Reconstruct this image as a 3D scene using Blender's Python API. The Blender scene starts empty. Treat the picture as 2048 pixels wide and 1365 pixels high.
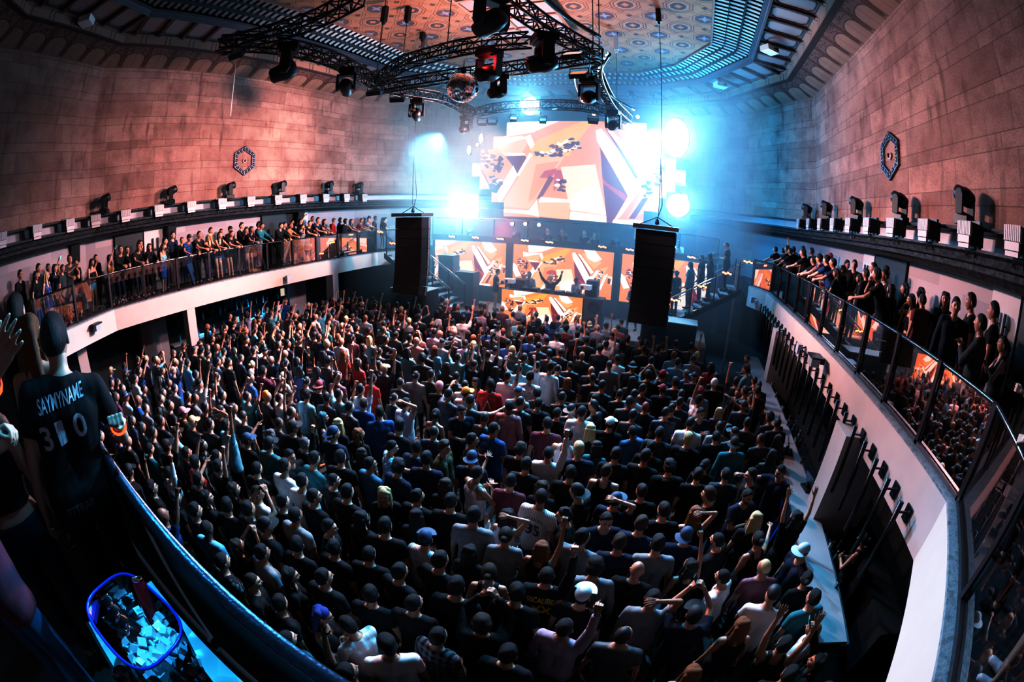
import bpy, bmesh, math, random
import numpy as np
from mathutils import Vector, Matrix, Euler
random.seed(7); np.random.seed(7)
PI = math.pi
SC = bpy.context.scene
COL = SC.collection
V = Vector

# ---------------------------------------------------------------- camera (15 mm full-frame fisheye)
CAM_Z = 5.1
_p, _r, _yaw, FPX = math.radians(16.90369), math.radians(2.21738), math.radians(21.97097), 879.52
_up = V((math.sin(_r)*math.cos(_p), math.cos(_r)*math.cos(_p), math.sin(_p)))
_fw = V((0, 0, -1.)); _e3 = (_fw - _up*_fw.dot(_up)).normalized(); _r3 = _e3.cross(_up)
_yd = _e3*math.cos(_yaw) + _r3*math.sin(_yaw); _xd = _yd.cross(_up)
cd = bpy.data.cameras.new('camera'); cam = bpy.data.objects.new('camera', cd); COL.objects.link(cam)
cam.matrix_world = Matrix.Translation((0, 0, CAM_Z)) @ Matrix((_xd, _yd, _up)).to_4x4()
cd.type = 'PANO'; cd.panorama_type = 'FISHEYE_EQUISOLID'
cd.fisheye_lens = FPX/2048*36; cd.fisheye_fov = math.radians(200)
cd.sensor_width = 36; cd.sensor_height = 24; cd.sensor_fit = 'HORIZONTAL'
cd.clip_start = .02; cd.clip_end = 200
SC.camera = cam

# ---------------------------------------------------------------- object helpers
def tag(o, label=None, cat=None, group=None, kind=None):
    if label: o['label'] = label
    if cat: o['category'] = cat
    if group: o['group'] = group
    if kind: o['kind'] = kind
    return o
def empty(name, loc=(0, 0, 0), rz=0, label=None, cat=None, group=None):
    o = bpy.data.objects.new(name, None); COL.objects.link(o)
    o.location = loc; o.rotation_euler = (0, 0, rz); o.empty_display_size = .1
    return tag(o, label, cat, group)
def link_mesh(name, me, mats, parent=None, smooth=False):
    for m in (mats if isinstance(mats, (list, tuple)) else [mats]): me.materials.append(m)
    if smooth and len(me.polygons): me.polygons.foreach_set('use_smooth', [True]*len(me.polygons))
    o = bpy.data.objects.new(name, me); COL.objects.link(o)
    if parent is not None: o.parent = parent
    return o
def children(o): return [c for c in bpy.data.objects if c.parent == o]
def copy_tree(o, parent=None, kids=None):
    c = o.copy(); COL.objects.link(c)
    if parent is not None: c.parent = parent
    for ch in (kids(o) if kids else o.children): copy_tree(ch, c, kids)
    return c

class MB:
    """collects simple solids; build() links them as one mesh object"""
    def __init__(s): s.v, s.f, s.m, s.sm = [], [], [], []; s.mi = 0; s.smooth = False
    def add(s, vs, fs, smooth=None):
        o = len(s.v); s.v += [tuple(x) for x in vs]
        for f in fs: s.f.append([i+o for i in f]); s.m.append(s.mi); s.sm.append(s.smooth if smooth is None else smooth)
        return s
    def mat(s, i): s.mi = i; return s
    def box(s, c, d, M=None, bev=0):
        x, y, z = d[0]/2, d[1]/2, d[2]/2
        vs = [V((a*x, b*y, e*z)) for a in (-1, 1) for b in (-1, 1) for e in (-1, 1)]
        if M is not None: vs = [M @ q for q in vs]
        vs = [q+V(c) for q in vs]
        return s.add(vs, [(0,1,3,2),(4,6,7,5),(0,4,5,1),(2,3,7,6),(0,2,6,4),(1,5,7,3)], False)
    def quad(s, a, b, c, d): return s.add([a, b, c, d], [(0,1,2,3)])
    def poly(s, pts): return s.add(pts, [tuple(range(len(pts)))])
    def prism(s, pts, z0, z1):
        n = len(pts); vs = [(p[0], p[1], z0) for p in pts]+[(p[0], p[1], z1) for p in pts]
        return s.add(vs, [tuple(range(n))[::-1], tuple(range(n, 2*n))]+[(i, (i+1) % n, n+(i+1) % n, n+i) for i in range(n)], False)
    def extrude(s, pts, off):
        n = len(pts); off = V(off); vs = [V(p) for p in pts]+[V(p)+off for p in pts]
        return s.add(vs, [tuple(range(n))[::-1], tuple(range(n, 2*n))]+[(i, (i+1) % n, n+(i+1) % n, n+i) for i in range(n)], False)
    def bar(s, a, b, w, h=None):
        a, b = V(a), V(b); h = h or w; d = (b-a)
        if d.length < 1e-6: return s
        M = d.to_track_quat('Z', 'X').to_matrix()
        return s.box((a+b)/2, (w, h, d.length), M)
    def tube(s, path, r, n=8, closed=False, cap=True):
        P = [V(p) for p in path]; N = len(P); rs = r if isinstance(r, (list, tuple)) else [r]*N
        vs, fs, pm = [], [], None
        for i, p in enumerate(P):
            a = P[i-1] if (i or closed) else p; b = P[(i+1) % N] if (i < N-1 or closed) else p
            t = (b-a)
            t = t.normalized() if t.length > 1e-9 else V((0, 0, 1))
            if pm is None: x = t.orthogonal().normalized()
            else:
                x = pm - t*pm.dot(t); x = x.normalized() if x.length > 1e-6 else t.orthogonal().normalized()
            pm = x; y = t.cross(x)
            for k in range(n):
                q = 2*PI*k/n; vs.append(p+(x*math.cos(q)+y*math.sin(q))*rs[i])
        for i in range(N if closed else N-1):
            j = (i+1) % N
            for k in range(n): fs.append((i*n+k, i*n+(k+1) % n, j*n+(k+1) % n, j*n+k))
        if cap and not closed: fs += [tuple(range(n))[::-1], tuple((N-1)*n+k for k in range(n))]
        return s.add(vs, fs, n > 4)
    def lathe(s, prof, n=24, M=None, cap=True):
        vs, fs = [], []
        for r, z in prof:
            for k in range(n):
                q = 2*PI*k/n; vs.append(V((r*math.cos(q), r*math.sin(q), z)))
        if M is not None: vs = [M @ q for q in vs]
        for i in range(len(prof)-1):
            for k in range(n): fs.append((i*n+k, i*n+(k+1) % n, (i+1)*n+(k+1) % n, (i+1)*n+k))
        if cap: fs += [tuple(range(n))[::-1], tuple((len(prof)-1)*n+k for k in range(n))]
        return s.add(vs, fs, True)
    def ball(s, c, r, n=12, M=None):
        r = r if isinstance(r, (tuple, list)) else (r, r, r); vs, fs = [], []; m = n//2
        for i in range(m+1):
            for k in range(n):
                a, q = PI*i/m, 2*PI*k/n
                p = V((r[0]*math.sin(a)*math.cos(q), r[1]*math.sin(a)*math.sin(q), -r[2]*math.cos(a)))
                if M is not None: p = M @ p
                vs.append(p+V(c))
        for i in range(m):
            for k in range(n): fs.append((i*n+k, i*n+(k+1) % n, (i+1)*n+(k+1) % n, (i+1)*n+k))
        return s.add(vs, fs, True)
    def mesh(s, name):
        me = bpy.data.meshes.new(name); me.from_pydata(s.v, [], s.f); me.update()
        if len(s.f):
            me.polygons.foreach_set('material_index', s.m); me.polygons.foreach_set('use_smooth', s.sm)
        return me
    def build(s, name, mats, parent=None): return link_mesh(name, s.mesh(name), mats, parent)

def offset_ring(P, d):
    """inward offset of a closed counter-clockwise polygon"""
    n = len(P); out = []
    for i in range(n):
        a, b, c = V(P[i-1]).to_2d(), V(P[i]).to_2d(), V(P[(i+1) % n]).to_2d()
        e, f = (b-a).normalized(), (c-b).normalized()
        n1, n2 = V((-e.y, e.x)), V((-f.y, f.x)); m = (n1+n2).normalized()
        out.append(b+m*(d/max(.2, m.dot(n1))))
    return out

# ---------------------------------------------------------------- materials
class NT:
    def __init__(s, name):
        s.m = bpy.data.materials.new(name); s.m.use_nodes = True; s.t = s.m.node_tree; s.t.nodes.clear()
        s.out = s.n('ShaderNodeOutputMaterial')
    def n(s, t, **k):
        q = s.t.nodes.new(t)
        for a, b in k.items(): setattr(q, a, b)
        return q
    def l(s, a, b): s.t.links.new(a, b)
    def sock(s, v, inp):
        if isinstance(v, bpy.types.NodeSocket): s.l(v, inp)
        elif isinstance(v, bpy.types.Node): s.l(v.outputs[0], inp)
        else: inp.default_value = v
    def math(s, op, a, b=0., c=None):
        q = s.n('ShaderNodeMath', operation=op); s.sock(a, q.inputs[0])
        if op not in ('FLOOR', 'FRACT', 'ABSOLUTE', 'SINE', 'COSINE', 'SQRT'): s.sock(b, q.inputs[1])
        if c is not None: s.sock(c, q.inputs[2])
        return q.outputs[0]
    def mix(s, f, a, b):
        q = s.n('ShaderNodeMix', data_type='RGBA'); s.sock(f, q.inputs[0])
        for v, i in ((a, 6), (b, 7)): s.sock((*v, 1) if isinstance(v, tuple) and len(v) == 3 else v, q.inputs[i])
        return q.outputs[2]
    def ramp(s, f, stops, interp='LINEAR'):
        q = s.n('ShaderNodeValToRGB'); q.color_ramp.interpolation = interp; e = q.color_ramp.elements
        while len(e) > 1: e.remove(e[-1])
        for i, (p, c) in enumerate(stops):
            x = e[0] if i == 0 else e.new(p)
            x.position = p; x.color = (*c, 1) if len(c) == 3 else c
        s.sock(f, q.inputs[0]); return q.outputs[0]
    def noise(s, sc, det=3., vec=None, rough=.55):
        q = s.n('ShaderNodeTexNoise'); q.inputs['Scale'].default_value = sc; q.inputs['Detail'].default_value = det
        q.inputs['Roughness'].default_value = rough
        if vec is not None: s.l(vec, q.inputs['Vector'])
        return q.outputs['Fac']
    def bsdf(s, col, rough=.6, metal=0., bump=None, bs=.3, bd=.02, spec=.5, **kw):
        b = s.n('ShaderNodeBsdfPrincipled')
        s.sock((*col, 1) if isinstance(col, tuple) and len(col) == 3 else col, b.inputs['Base Color'])
        s.sock(rough, b.inputs['Roughness']); s.sock(metal, b.inputs['Metallic']); b.inputs['Specular IOR Level'].default_value = spec
        for k, v in kw.items():
            s.sock((*v, 1) if isinstance(v, tuple) and len(v) == 3 else v, b.inputs[k.replace('_', ' ')])
        if bump is not None:
            q = s.n('ShaderNodeBump'); q.inputs['Strength'].default_value = bs; q.inputs['Distance'].default_value = bd
            s.l(bump, q.inputs['Height']); s.l(q.outputs[0], b.inputs['Normal'])
        s.l(b.outputs[0], s.out.inputs[0]); return b
    def objco(s): return s.n('ShaderNodeTexCoord').outputs['Object']
    def uv(s): return s.n('ShaderNodeTexCoord').outputs['UV']
MATS = {}
def simple(name, col, rough=.6, metal=0., noise=.0, ns=20., spec=.5, bs=0.2):
    if name in MATS: return MATS[name]
    k = NT(name); c = k.objco(); f = k.noise(ns, 4, c)
    lo = tuple(x*(1-noise) for x in col); hi = tuple(min(1, x*(1+noise)) for x in col)
    k.bsdf(k.mix(f, lo, hi), rough, metal, f, bs, .01, spec)
    MATS[name] = k.m; return k.m
def glow(name, col, st):
    if name in MATS: return MATS[name]
    k = NT(name); e = k.n('ShaderNodeEmission'); e.inputs[0].default_value = (*col, 1); e.inputs[1].default_value = st
    k.l(e.outputs[0], k.out.inputs[0]); MATS[name] = k.m; return k.m

BLACK = simple('black_metal', (.012, .012, .014), .45, .3, .3)
BLACKP = simple('black_paint', (.008, .008, .009), .6, 0, .3)
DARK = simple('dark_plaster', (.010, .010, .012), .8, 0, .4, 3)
STEEL = simple('steel', (.35, .36, .38), .3, .9, .2)
CHROME = simple('chrome', (.75, .75, .78), .08, 1, .05)
WHITEP = simple('white_paint', (.62, .58, .57), .5, 0, .12)
PLASTER = simple('fascia_plaster', (.46, .36, .33), .75, 0, .10, 2.5, .3)
WOODF = simple('stage_wood', (.30, .17, .12), .55, 0, .35, 6)
CONCRETE = simple('floor_concrete', (.06, .055, .055), .35, 0, .4, 4)
CARPET = simple('carpet', (.03, .028, .03), .9, 0, .5, 8)
LEATHER = simple('dark_leather', (.02, .015, .015), .4, 0, .3)

def limestone():
    k = NT('limestone_blocks'); uv = k.uv(); sp = k.n('ShaderNodeSeparateXYZ'); k.l(uv, sp.inputs[0])
    u, v = sp.outputs[0], sp.outputs[1]
    P = .83
    vp = k.math('DIVIDE', v, P); kf = k.math('FLOOR', vp); w = k.math('MULTIPLY', k.math('FRACT', vp), P)
    isn = k.math('GREATER_THAN', w, .57)
    row = k.math('ADD', k.math('MULTIPLY', kf, 2.), isn)
    wn = k.n('ShaderNodeTexWhiteNoise', noise_dimensions='1D'); k.l(row, wn.inputs['W'])
    ln = k.math('SUBTRACT', 2.0, k.math('MULTIPLY', isn, .8))
    uu = k.math('DIVIDE', k.math('ADD', k.math('ADD', u, 50.), k.math('MULTIPLY', wn.outputs[0], 5.)), ln)
    b = k.math('FLOOR', uu); fx = k.math('MULTIPLY', k.math('FRACT', uu), ln)
    cb = k.n('ShaderNodeCombineXYZ'); k.l(b, cb.inputs[0]); k.l(row, cb.inputs[1])
    w2 = k.n('ShaderNodeTexWhiteNoise', noise_dimensions='2D'); k.l(cb.outputs[0], w2.inputs['Vector'])
    wl = k.math('MULTIPLY', isn, .57); rel = k.math('SUBTRACT', w, wl)
    j = k.math('MAXIMUM', k.math('LESS_THAN', fx, .016), k.math('LESS_THAN', rel, .018))
    big = k.noise(.55, 4, uv); st = k.noise(1.3, 5, uv, .65); fine = k.noise(26, 6, uv, .75)
    mp = k.n('ShaderNodeMapping'); mp.inputs['Scale'].default_value = (2.4, .35, 1); k.l(uv, mp.inputs[0])
    streak = k.noise(1.5, 4, mp.outputs[0])
    base = k.mix(w2.outputs[0], (.25, .14, .115), (.37, .225, .185))
    base = k.mix(k.ramp(st, [(.42, (0, 0, 0)), (.68, (.8, .8, .8))]), base, (.17, .085, .068))
    base = k.mix(k.ramp(streak, [(.58, (0, 0, 0)), (.70, (.75, .75, .75))]), base, (.11, .055, .045))
    base = k.mix(k.ramp(big, [(.5, (0, 0, 0)), (.8, (.4, .4, .4))]), base, (.52, .36, .29))
    base = k.mix(k.ramp(fine, [(.4, (0, 0, 0)), (.65, (.6, .6, .6))]), base, (.13, .068, .058))
    base = k.mix(k.math('MULTIPLY', j, .5), base, (.05, .03, .025))
    h = k.math('SUBTRACT', k.math('ADD', k.math('MULTIPLY', fine, .35), k.math('MULTIPLY', w2.outputs[0], .25)), j)
    k.bsdf(base, .85, 0, h, .5, .02, .2); return k.m
LIME = limestone()

def cove_mat():
    """painted frieze of round-headed arches between pointed pendants; u = metres, v = 0..1 up the cove"""
    k = NT('painted_arch_frieze'); uv = k.uv(); sp = k.n('ShaderNodeSeparateXYZ'); k.l(uv, sp.inputs[0])
    u, v = sp.outputs[0], sp.outputs[1]; P = .98
    a = k.math('ABSOLUTE', k.math('SUBTRACT', k.math('FRACT', k.math('DIVIDE', u, P)), .5))      # 0 mid arch .. .5 pendant
    # pendant: |a-.5| < .075, tip at v=.02
    pw = k.math('MINIMUM', k.math('MULTIPLY', k.math('SUBTRACT', v, .02), .5), .075)
    pend = k.math('GREATER_THAN', a, k.math('SUBTRACT', .5, pw))
    # arch head: ellipse centre v=.52
    dv = k.math('MAXIMUM', k.math('SUBTRACT', v, .5), 0.)
    r = k.math('SQRT', k.math('ADD', k.math('POWER', k.math('DIVIDE', a, .37), 2.), k.math('POWER', k.math('DIVIDE', dv, .2), 2.)))
    inside = k.math('LESS_THAN', r, 1.); ring = k.math('MULTIPLY', k.math('GREATER_THAN', r, 1.), k.math('LESS_THAN', r, 1.2))
    above = k.math('MULTIPLY', k.math('GREATER_THAN', r, 1.), k.math('GREATER_THAN', v, .45))
    ch = k.n('ShaderNodeTexVoronoi'); ch.inputs['Scale'].default_value = 9; k.l(uv, ch.inputs['Vector'])
    orn = k.math('LESS_THAN', ch.outputs['Distance'], .38)
    fine = k.noise(30, 4, uv); big = k.noise(1.2, 4, uv)
    base = k.mix(fine, (.30, .17, .125), (.21, .115, .085)); base = k.mix(k.math('MULTIPLY', big, .6), base, (.16, .08, .06))
    seam = k.math('LESS_THAN', a, .012)
    base = k.mix(k.math('MULTIPLY', seam, .5), base, (.07, .035, .03))
    og = k.mix(orn, (.12, .06, .05), (.045, .02, .022))
    base = k.mix(k.math('MULTIPLY', above, .85), base, og)
    base = k.mix(k.math('MULTIPLY', ring, .6), base, (.05, .025, .022))
    base = k.mix(pend, base, k.mix(fine, (.075, .032, .022), (.12, .05, .03)))
    edge = k.math('MULTIPLY', pend, k.math('LESS_THAN', a, k.math('ADD', k.math('SUBTRACT', .5, pw), .018)))
    base = k.mix(edge, base, (.02, .01, .012))
    k.bsdf(base, .85, 0, fine, .3, .01, .2); return k.m
COVE = cove_mat()

def band_mat():
    k = NT('painted_cornice_band'); uv = k.uv(); sp = k.n('ShaderNodeSeparateXYZ'); k.l(uv, sp.inputs[0])
    u, v = sp.outputs[0], sp.outputs[1]; fine = k.noise(40, 3, uv)
    f = k.math('ABSOLUTE', k.math('SUBTRACT', k.math('FRACT', k.math('DIVIDE', u, .98)), .5))
    o = k.math('MULTIPLY', k.math('LESS_THAN', f, .11), k.math('GREATER_THAN', f, .07))
    ln = k.math('GREATER_THAN', k.math('ABSOLUTE', k.math('SUBTRACT', v, .5)), .40)
    base = k.mix(fine, (.33, .19, .14), (.20, .11, .08)); base = k.mix(k.math('MAXIMUM', o, ln), base, (.05, .03, .03))
    k.bsdf(base, .8, 0, None); return k.m
BAND = band_mat()

def mesh_panel_mat():
    k = NT('perforated_light_panel'); uv = k.uv(); sp = k.n('ShaderNodeSeparateXYZ'); k.l(uv, sp.inputs[0])
    u, v = sp.outputs[0], sp.outputs[1]
    g = k.math('MULTIPLY', k.math('SINE', k.math('MULTIPLY', u, 190.)), k.math('SINE', k.math('MULTIPLY', v, 190.)))
    f = k.math('GREATER_THAN', g, .12); n = k.noise(1.5, 3, uv)
    c = k.mix(f, (.42, .33, .33), (.12, .085, .085)); c = k.mix(k.math('MULTIPLY', n, .6), c, (.25, .17, .17))
    k.bsdf(c, .5, .1, g, .4, .01); return k.m
MESHP = mesh_panel_mat()

def ceiling_mat():
    """painted ceiling: lattice of octagonal rosettes, diamonds and stars in turn, with interlaced straps"""
    k = NT('painted_rosette_ceiling'); sp = k.n('ShaderNodeSeparateXYZ'); k.l(k.objco(), sp.inputs[0])
    x, y = sp.outputs[0], sp.outputs[1]; L = 1.645
    def cell(ox, oy):
        a = k.math('ABSOLUTE', k.math('SUBTRACT', k.math('FRACT', k.math('ADD', k.math('DIVIDE', x, L), ox)), .5))
        b = k.math('ABSOLUTE', k.math('SUBTRACT', k.math('FRACT', k.math('ADD', k.math('DIVIDE', y, L), oy)), .5))
        m = k.math('MAXIMUM', k.math('MAXIMUM', a, b), k.math('MULTIPLY', k.math('ADD', a, b), .707))
        return a, b, m
    O1 = ((.5+8.41/L) % 1, (.5-11.0/L) % 1)
    a, b, m = cell(*O1); a2, b2, m2 = cell((O1[0]+.5) % 1, (O1[1]+.5) % 1)
    T, B, O, D = (.34, .155, .09), (.018, .026, .042), (.42, .15, .055), (.075, .03, .024)
    r1 = k.ramp(k.math('MULTIPLY', m, 2.), [(0, B), (.24, B), (.30, (.32, .2, .15)), (.36, T), (.42, D), (.46, T), (.53, D), (.57, T)], 'CONSTANT')
    dm = k.math('ADD', a, b)
    r1 = k.mix(k.math('LESS_THAN', dm, .085), r1, O); 
    r2 = k.ramp(k.math('MULTIPLY', m2, 2.), [(0, (.045, .04, .06)), (.34, D), (.38, T), (.46, D), (.49, T)], 'CONSTANT')
    st = k.math('MINIMUM', k.math('ADD', k.math('MULTIPLY', a2, .35), b2), k.math('ADD', a2, k.math('MULTIPLY', b2, .35)))
    r2 = k.mix(k.math('LESS_THAN', st, .05), r2, (.20, .22, .27))
    c = k.mix(k.math('LESS_THAN', m, m2), r2, r1)
    far = k.math('GREATER_THAN', k.math('MINIMUM', m, m2), .285)
    # small dark lozenges where four rosettes meet
    q = k.math('MINIMUM', k.math('ADD', k.math('ABSOLUTE', k.math('SUBTRACT', a, .5)), b), k.math('ADD', a, k.math('ABSOLUTE', k.math('SUBTRACT', b, .5))))
    c = k.mix(k.math('LESS_THAN', q, .07), c, (.02, .02, .025))
    # straps
    s1 = k.math('FRACT', k.math('MULTIPLY', k.math('ADD', x, y), 1/(L*.5))); s2 = k.math('FRACT', k.math('MULTIPLY', k.math('SUBTRACT', x, y), 1/(L*.5)))
    def edge(s): return k.math('MULTIPLY', k.math('LESS_THAN', k.math('ABSOLUTE', k.math('SUBTRACT', s, .5)), .10), k.math('GREATER_THAN', k.math('ABSOLUTE', k.math('SUBTRACT', s, .5)), .07))
    c = k.mix(k.math('MULTIPLY', far, k.math('MAXIMUM', edge(s1), edge(s2))), c, D)
    n = k.noise(9, 4, k.objco()); big = k.noise(.6, 3, k.objco())
    c = k.mix(k.math('MULTIPLY', n, .35), c, (.16, .08, .06)); c = k.mix(k.math('MULTIPLY', big, .35), c, (.3, .14, .1))
    k.bsdf(c, .75, 0, n, .2, .01, .2); return k.m
CEIL = ceiling_mat()

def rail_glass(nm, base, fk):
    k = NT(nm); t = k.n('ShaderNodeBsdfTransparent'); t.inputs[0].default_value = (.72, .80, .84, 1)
    g = k.n('ShaderNodeBsdfGlossy'); g.inputs['Roughness'].default_value = .015; g.inputs[0].default_value = (.85, .55, .5, 1)  # warm gloss tint makes the mirrored screens look redder
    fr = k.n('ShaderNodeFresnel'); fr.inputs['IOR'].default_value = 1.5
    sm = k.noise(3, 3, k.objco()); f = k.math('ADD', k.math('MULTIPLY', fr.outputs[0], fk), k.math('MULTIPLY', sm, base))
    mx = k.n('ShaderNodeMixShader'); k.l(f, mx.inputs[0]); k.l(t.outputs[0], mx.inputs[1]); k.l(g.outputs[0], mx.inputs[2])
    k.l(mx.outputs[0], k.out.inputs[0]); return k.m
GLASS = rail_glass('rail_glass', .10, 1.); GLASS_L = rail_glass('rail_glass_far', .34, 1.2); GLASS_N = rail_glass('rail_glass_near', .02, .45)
def clear_plastic(name, col, rough=.05, f0=.12):
    k = NT(name); t = k.n('ShaderNodeBsdfTransparent'); t.inputs[0].default_value = (*col, 1)
    g = k.n('ShaderNodeBsdfGlossy'); g.inputs['Roughness'].default_value = rough
    fr = k.n('ShaderNodeFresnel'); fr.inputs['IOR'].default_value = 1.5
    f = k.math('ADD', k.math('MULTIPLY', fr.outputs[0], 1.3), f0)
    mx = k.n('ShaderNodeMixShader'); k.l(f, mx.inputs[0]); k.l(t.outputs[0], mx.inputs[1]); k.l(g.outputs[0], mx.inputs[2])
    k.l(mx.outputs[0], k.out.inputs[0]); return k.m
ACRYL = clear_plastic('clear_acrylic', (.55, .75, .85))
CUPPL = clear_plastic('clear_cup_plastic', (.8, .88, .9))
def ornate():
    k = NT('black_ornate_moulding'); uv = k.uv(); v = k.n('ShaderNodeTexVoronoi'); v.inputs['Scale'].default_value = 9
    k.l(uv, v.inputs['Vector']); n = k.noise(25, 3, uv)
    c = k.mix(v.outputs['Distance'], (.010, .010, .012), (.035, .033, .037))
    k.bsdf(c, .6, .0, v.outputs['Distance'], .5, .03, .3); return k.m
ORNATE = ornate()
def patchy():
    k = NT('patched_plaster_wall'); uv = k.uv()
    b = k.n('ShaderNodeTexBrick'); b.inputs['Scale'].default_value = 1.; b.inputs['Mortar Size'].default_value = 0
    b.inputs['Color1'].default_value = (.36, .30, .31, 1); b.inputs['Color2'].default_value = (.24, .19, .205, 1)
    b.inputs['Brick Width'].default_value = 1.9; b.inputs['Row Height'].default_value = .62; k.l(uv, b.inputs['Vector'])
    n = k.noise(3, 4, uv); k.bsdf(k.mix(k.math('MULTIPLY', n, .5), b.outputs[0], (.30, .25, .255)), .8, 0, n, .2, .01); return k.m
PATCH = patchy()
def ledge():
    k = NT('worn_grey_ledge'); c = k.objco(); n = k.noise(6, 6, c, .7); n2 = k.noise(30, 3, c)
    k.bsdf(k.ramp(n, [(.3, (.05, .055, .06)), (.5, (.22, .23, .24)), (.62, (.10, .10, .105)), (.8, (.4, .36, .33))]), .5, 0, n2, .5, .01); return k.m
LEDGE = ledge()
# ---------------------------------------------------------------- the hall
FL, BF, ZB = 0., 3.15, 2.47            # main floor, balcony floor, underside of the balcony
HALL = [(5., 2.8), (5., 16.42), (2.62, 20.9), (-1., 23.6), (-9.06, 23.6), (-12.68, 20.9), (-15.06, 16.42), (-15.06, 2.8), (-12.68, -1.7), (-9.06, -4.4), (-1., -4.4), (2.62, -1.7)]
SIDE = ['right', 'far_right', 'back_right', 'back', 'back_left', 'far_left', 'left', 'near_left', 'front_left', 'front', 'front_right', 'near_right']

def strip(name, i, prof, mat, kind='structure', uvmode='m', parent=None, flip=False, P=HALL):
    """one side of the hall polygon swept through a profile of (inset, z); UV in metres (or v 0..1)"""
    n = len(P); vs, fs, uvs = [], [], []
    rings = [offset_ring(P, d) for d, z in prof]; L = [0.]
    for (d0, z0), (d1, z1) in zip(prof, prof[1:]): L.append(L[-1]+math.hypot(d1-d0, z1-z0))
    base = sum((V(P[k])-V(P[(k+1) % n])).length for k in range(i)); j = (i+1) % n
    tdir = (V(P[j])-V(P[i])).to_2d().normalized()
    for q, (d, z) in enumerate(prof):
        for p in (rings[q][i], rings[q][j]):
            vs.append((p.x, p.y, z)); u = base+(p-V(P[i]).to_2d()).dot(tdir)
            v = L[q]/L[-1] if uvmode == 'n' else (z if uvmode == 'z' else L[q])
            uvs.append((u, v))
    for q in range(len(prof)-1): fs.append((2*q, 2*q+2, 2*q+3, 2*q+1) if not flip else (2*q, 2*q+1, 2*q+3, 2*q+2))
    me = bpy.data.meshes.new(name); me.from_pydata(vs, [], fs); uvl = me.uv_layers.new()
    for lp in me.loops: uvl.data[lp.index].uv = uvs[lp.vertex_index]
    o = link_mesh(name, me, mat, parent)
    if kind and parent is None: o['kind'] = kind
    return o

ZL = 5.98                                # where the limestone starts
for i, s in enumerate(SIDE):
    strip('wall_'+s, i, [(0, ZL-.05), (0, 10.9)], LIME, uvmode='z')
    strip('wall_lower_'+s, i, [(-.35, BF-.05), (-.35, 5.5)], PATCH, uvmode='z')
    strip('trim_frieze_'+s, i, [(0, 10.9), (.30, 11.02), (.62, 11.18), (.92, 11.32)], COVE, uvmode='n')
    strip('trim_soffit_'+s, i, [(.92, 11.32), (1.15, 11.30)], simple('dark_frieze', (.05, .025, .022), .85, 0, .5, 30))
    strip('trim_band_'+s, i, [(1.15, 11.30), (1.12, 11.60), (1.30, 11.64)], BAND, uvmode='n')
    strip('trim_box_'+s, i, [(2.55, 11.62), (2.57, 11.84), (2.72, 11.84)], simple('louvre_box_metal', (.07, .07, .085), .6, .1, .4, 4))
    strip('trim_cornice_'+s, i, [(-.05, 5.24), (.10, 5.26), (.18, 5.33), (.34, 5.36), (.36, 5.44), (.48, 5.46), (.52, 5.56), (.60, 5.60), (.60, 5.64), (.30, 5.66)], ORNATE)
    strip('trim_light_shelf_'+s, i, [(.30, 5.66), (.05, 5.70), (.02, 5.93)], simple('pale_shelf', (.36, .33, .36), .6, 0, .2, 5))
    strip('trim_rail_'+s, i, [(.01, 5.93), (.34, 5.93), (.34, 5.99), (.01, 5.99)], ORNATE)

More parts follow.
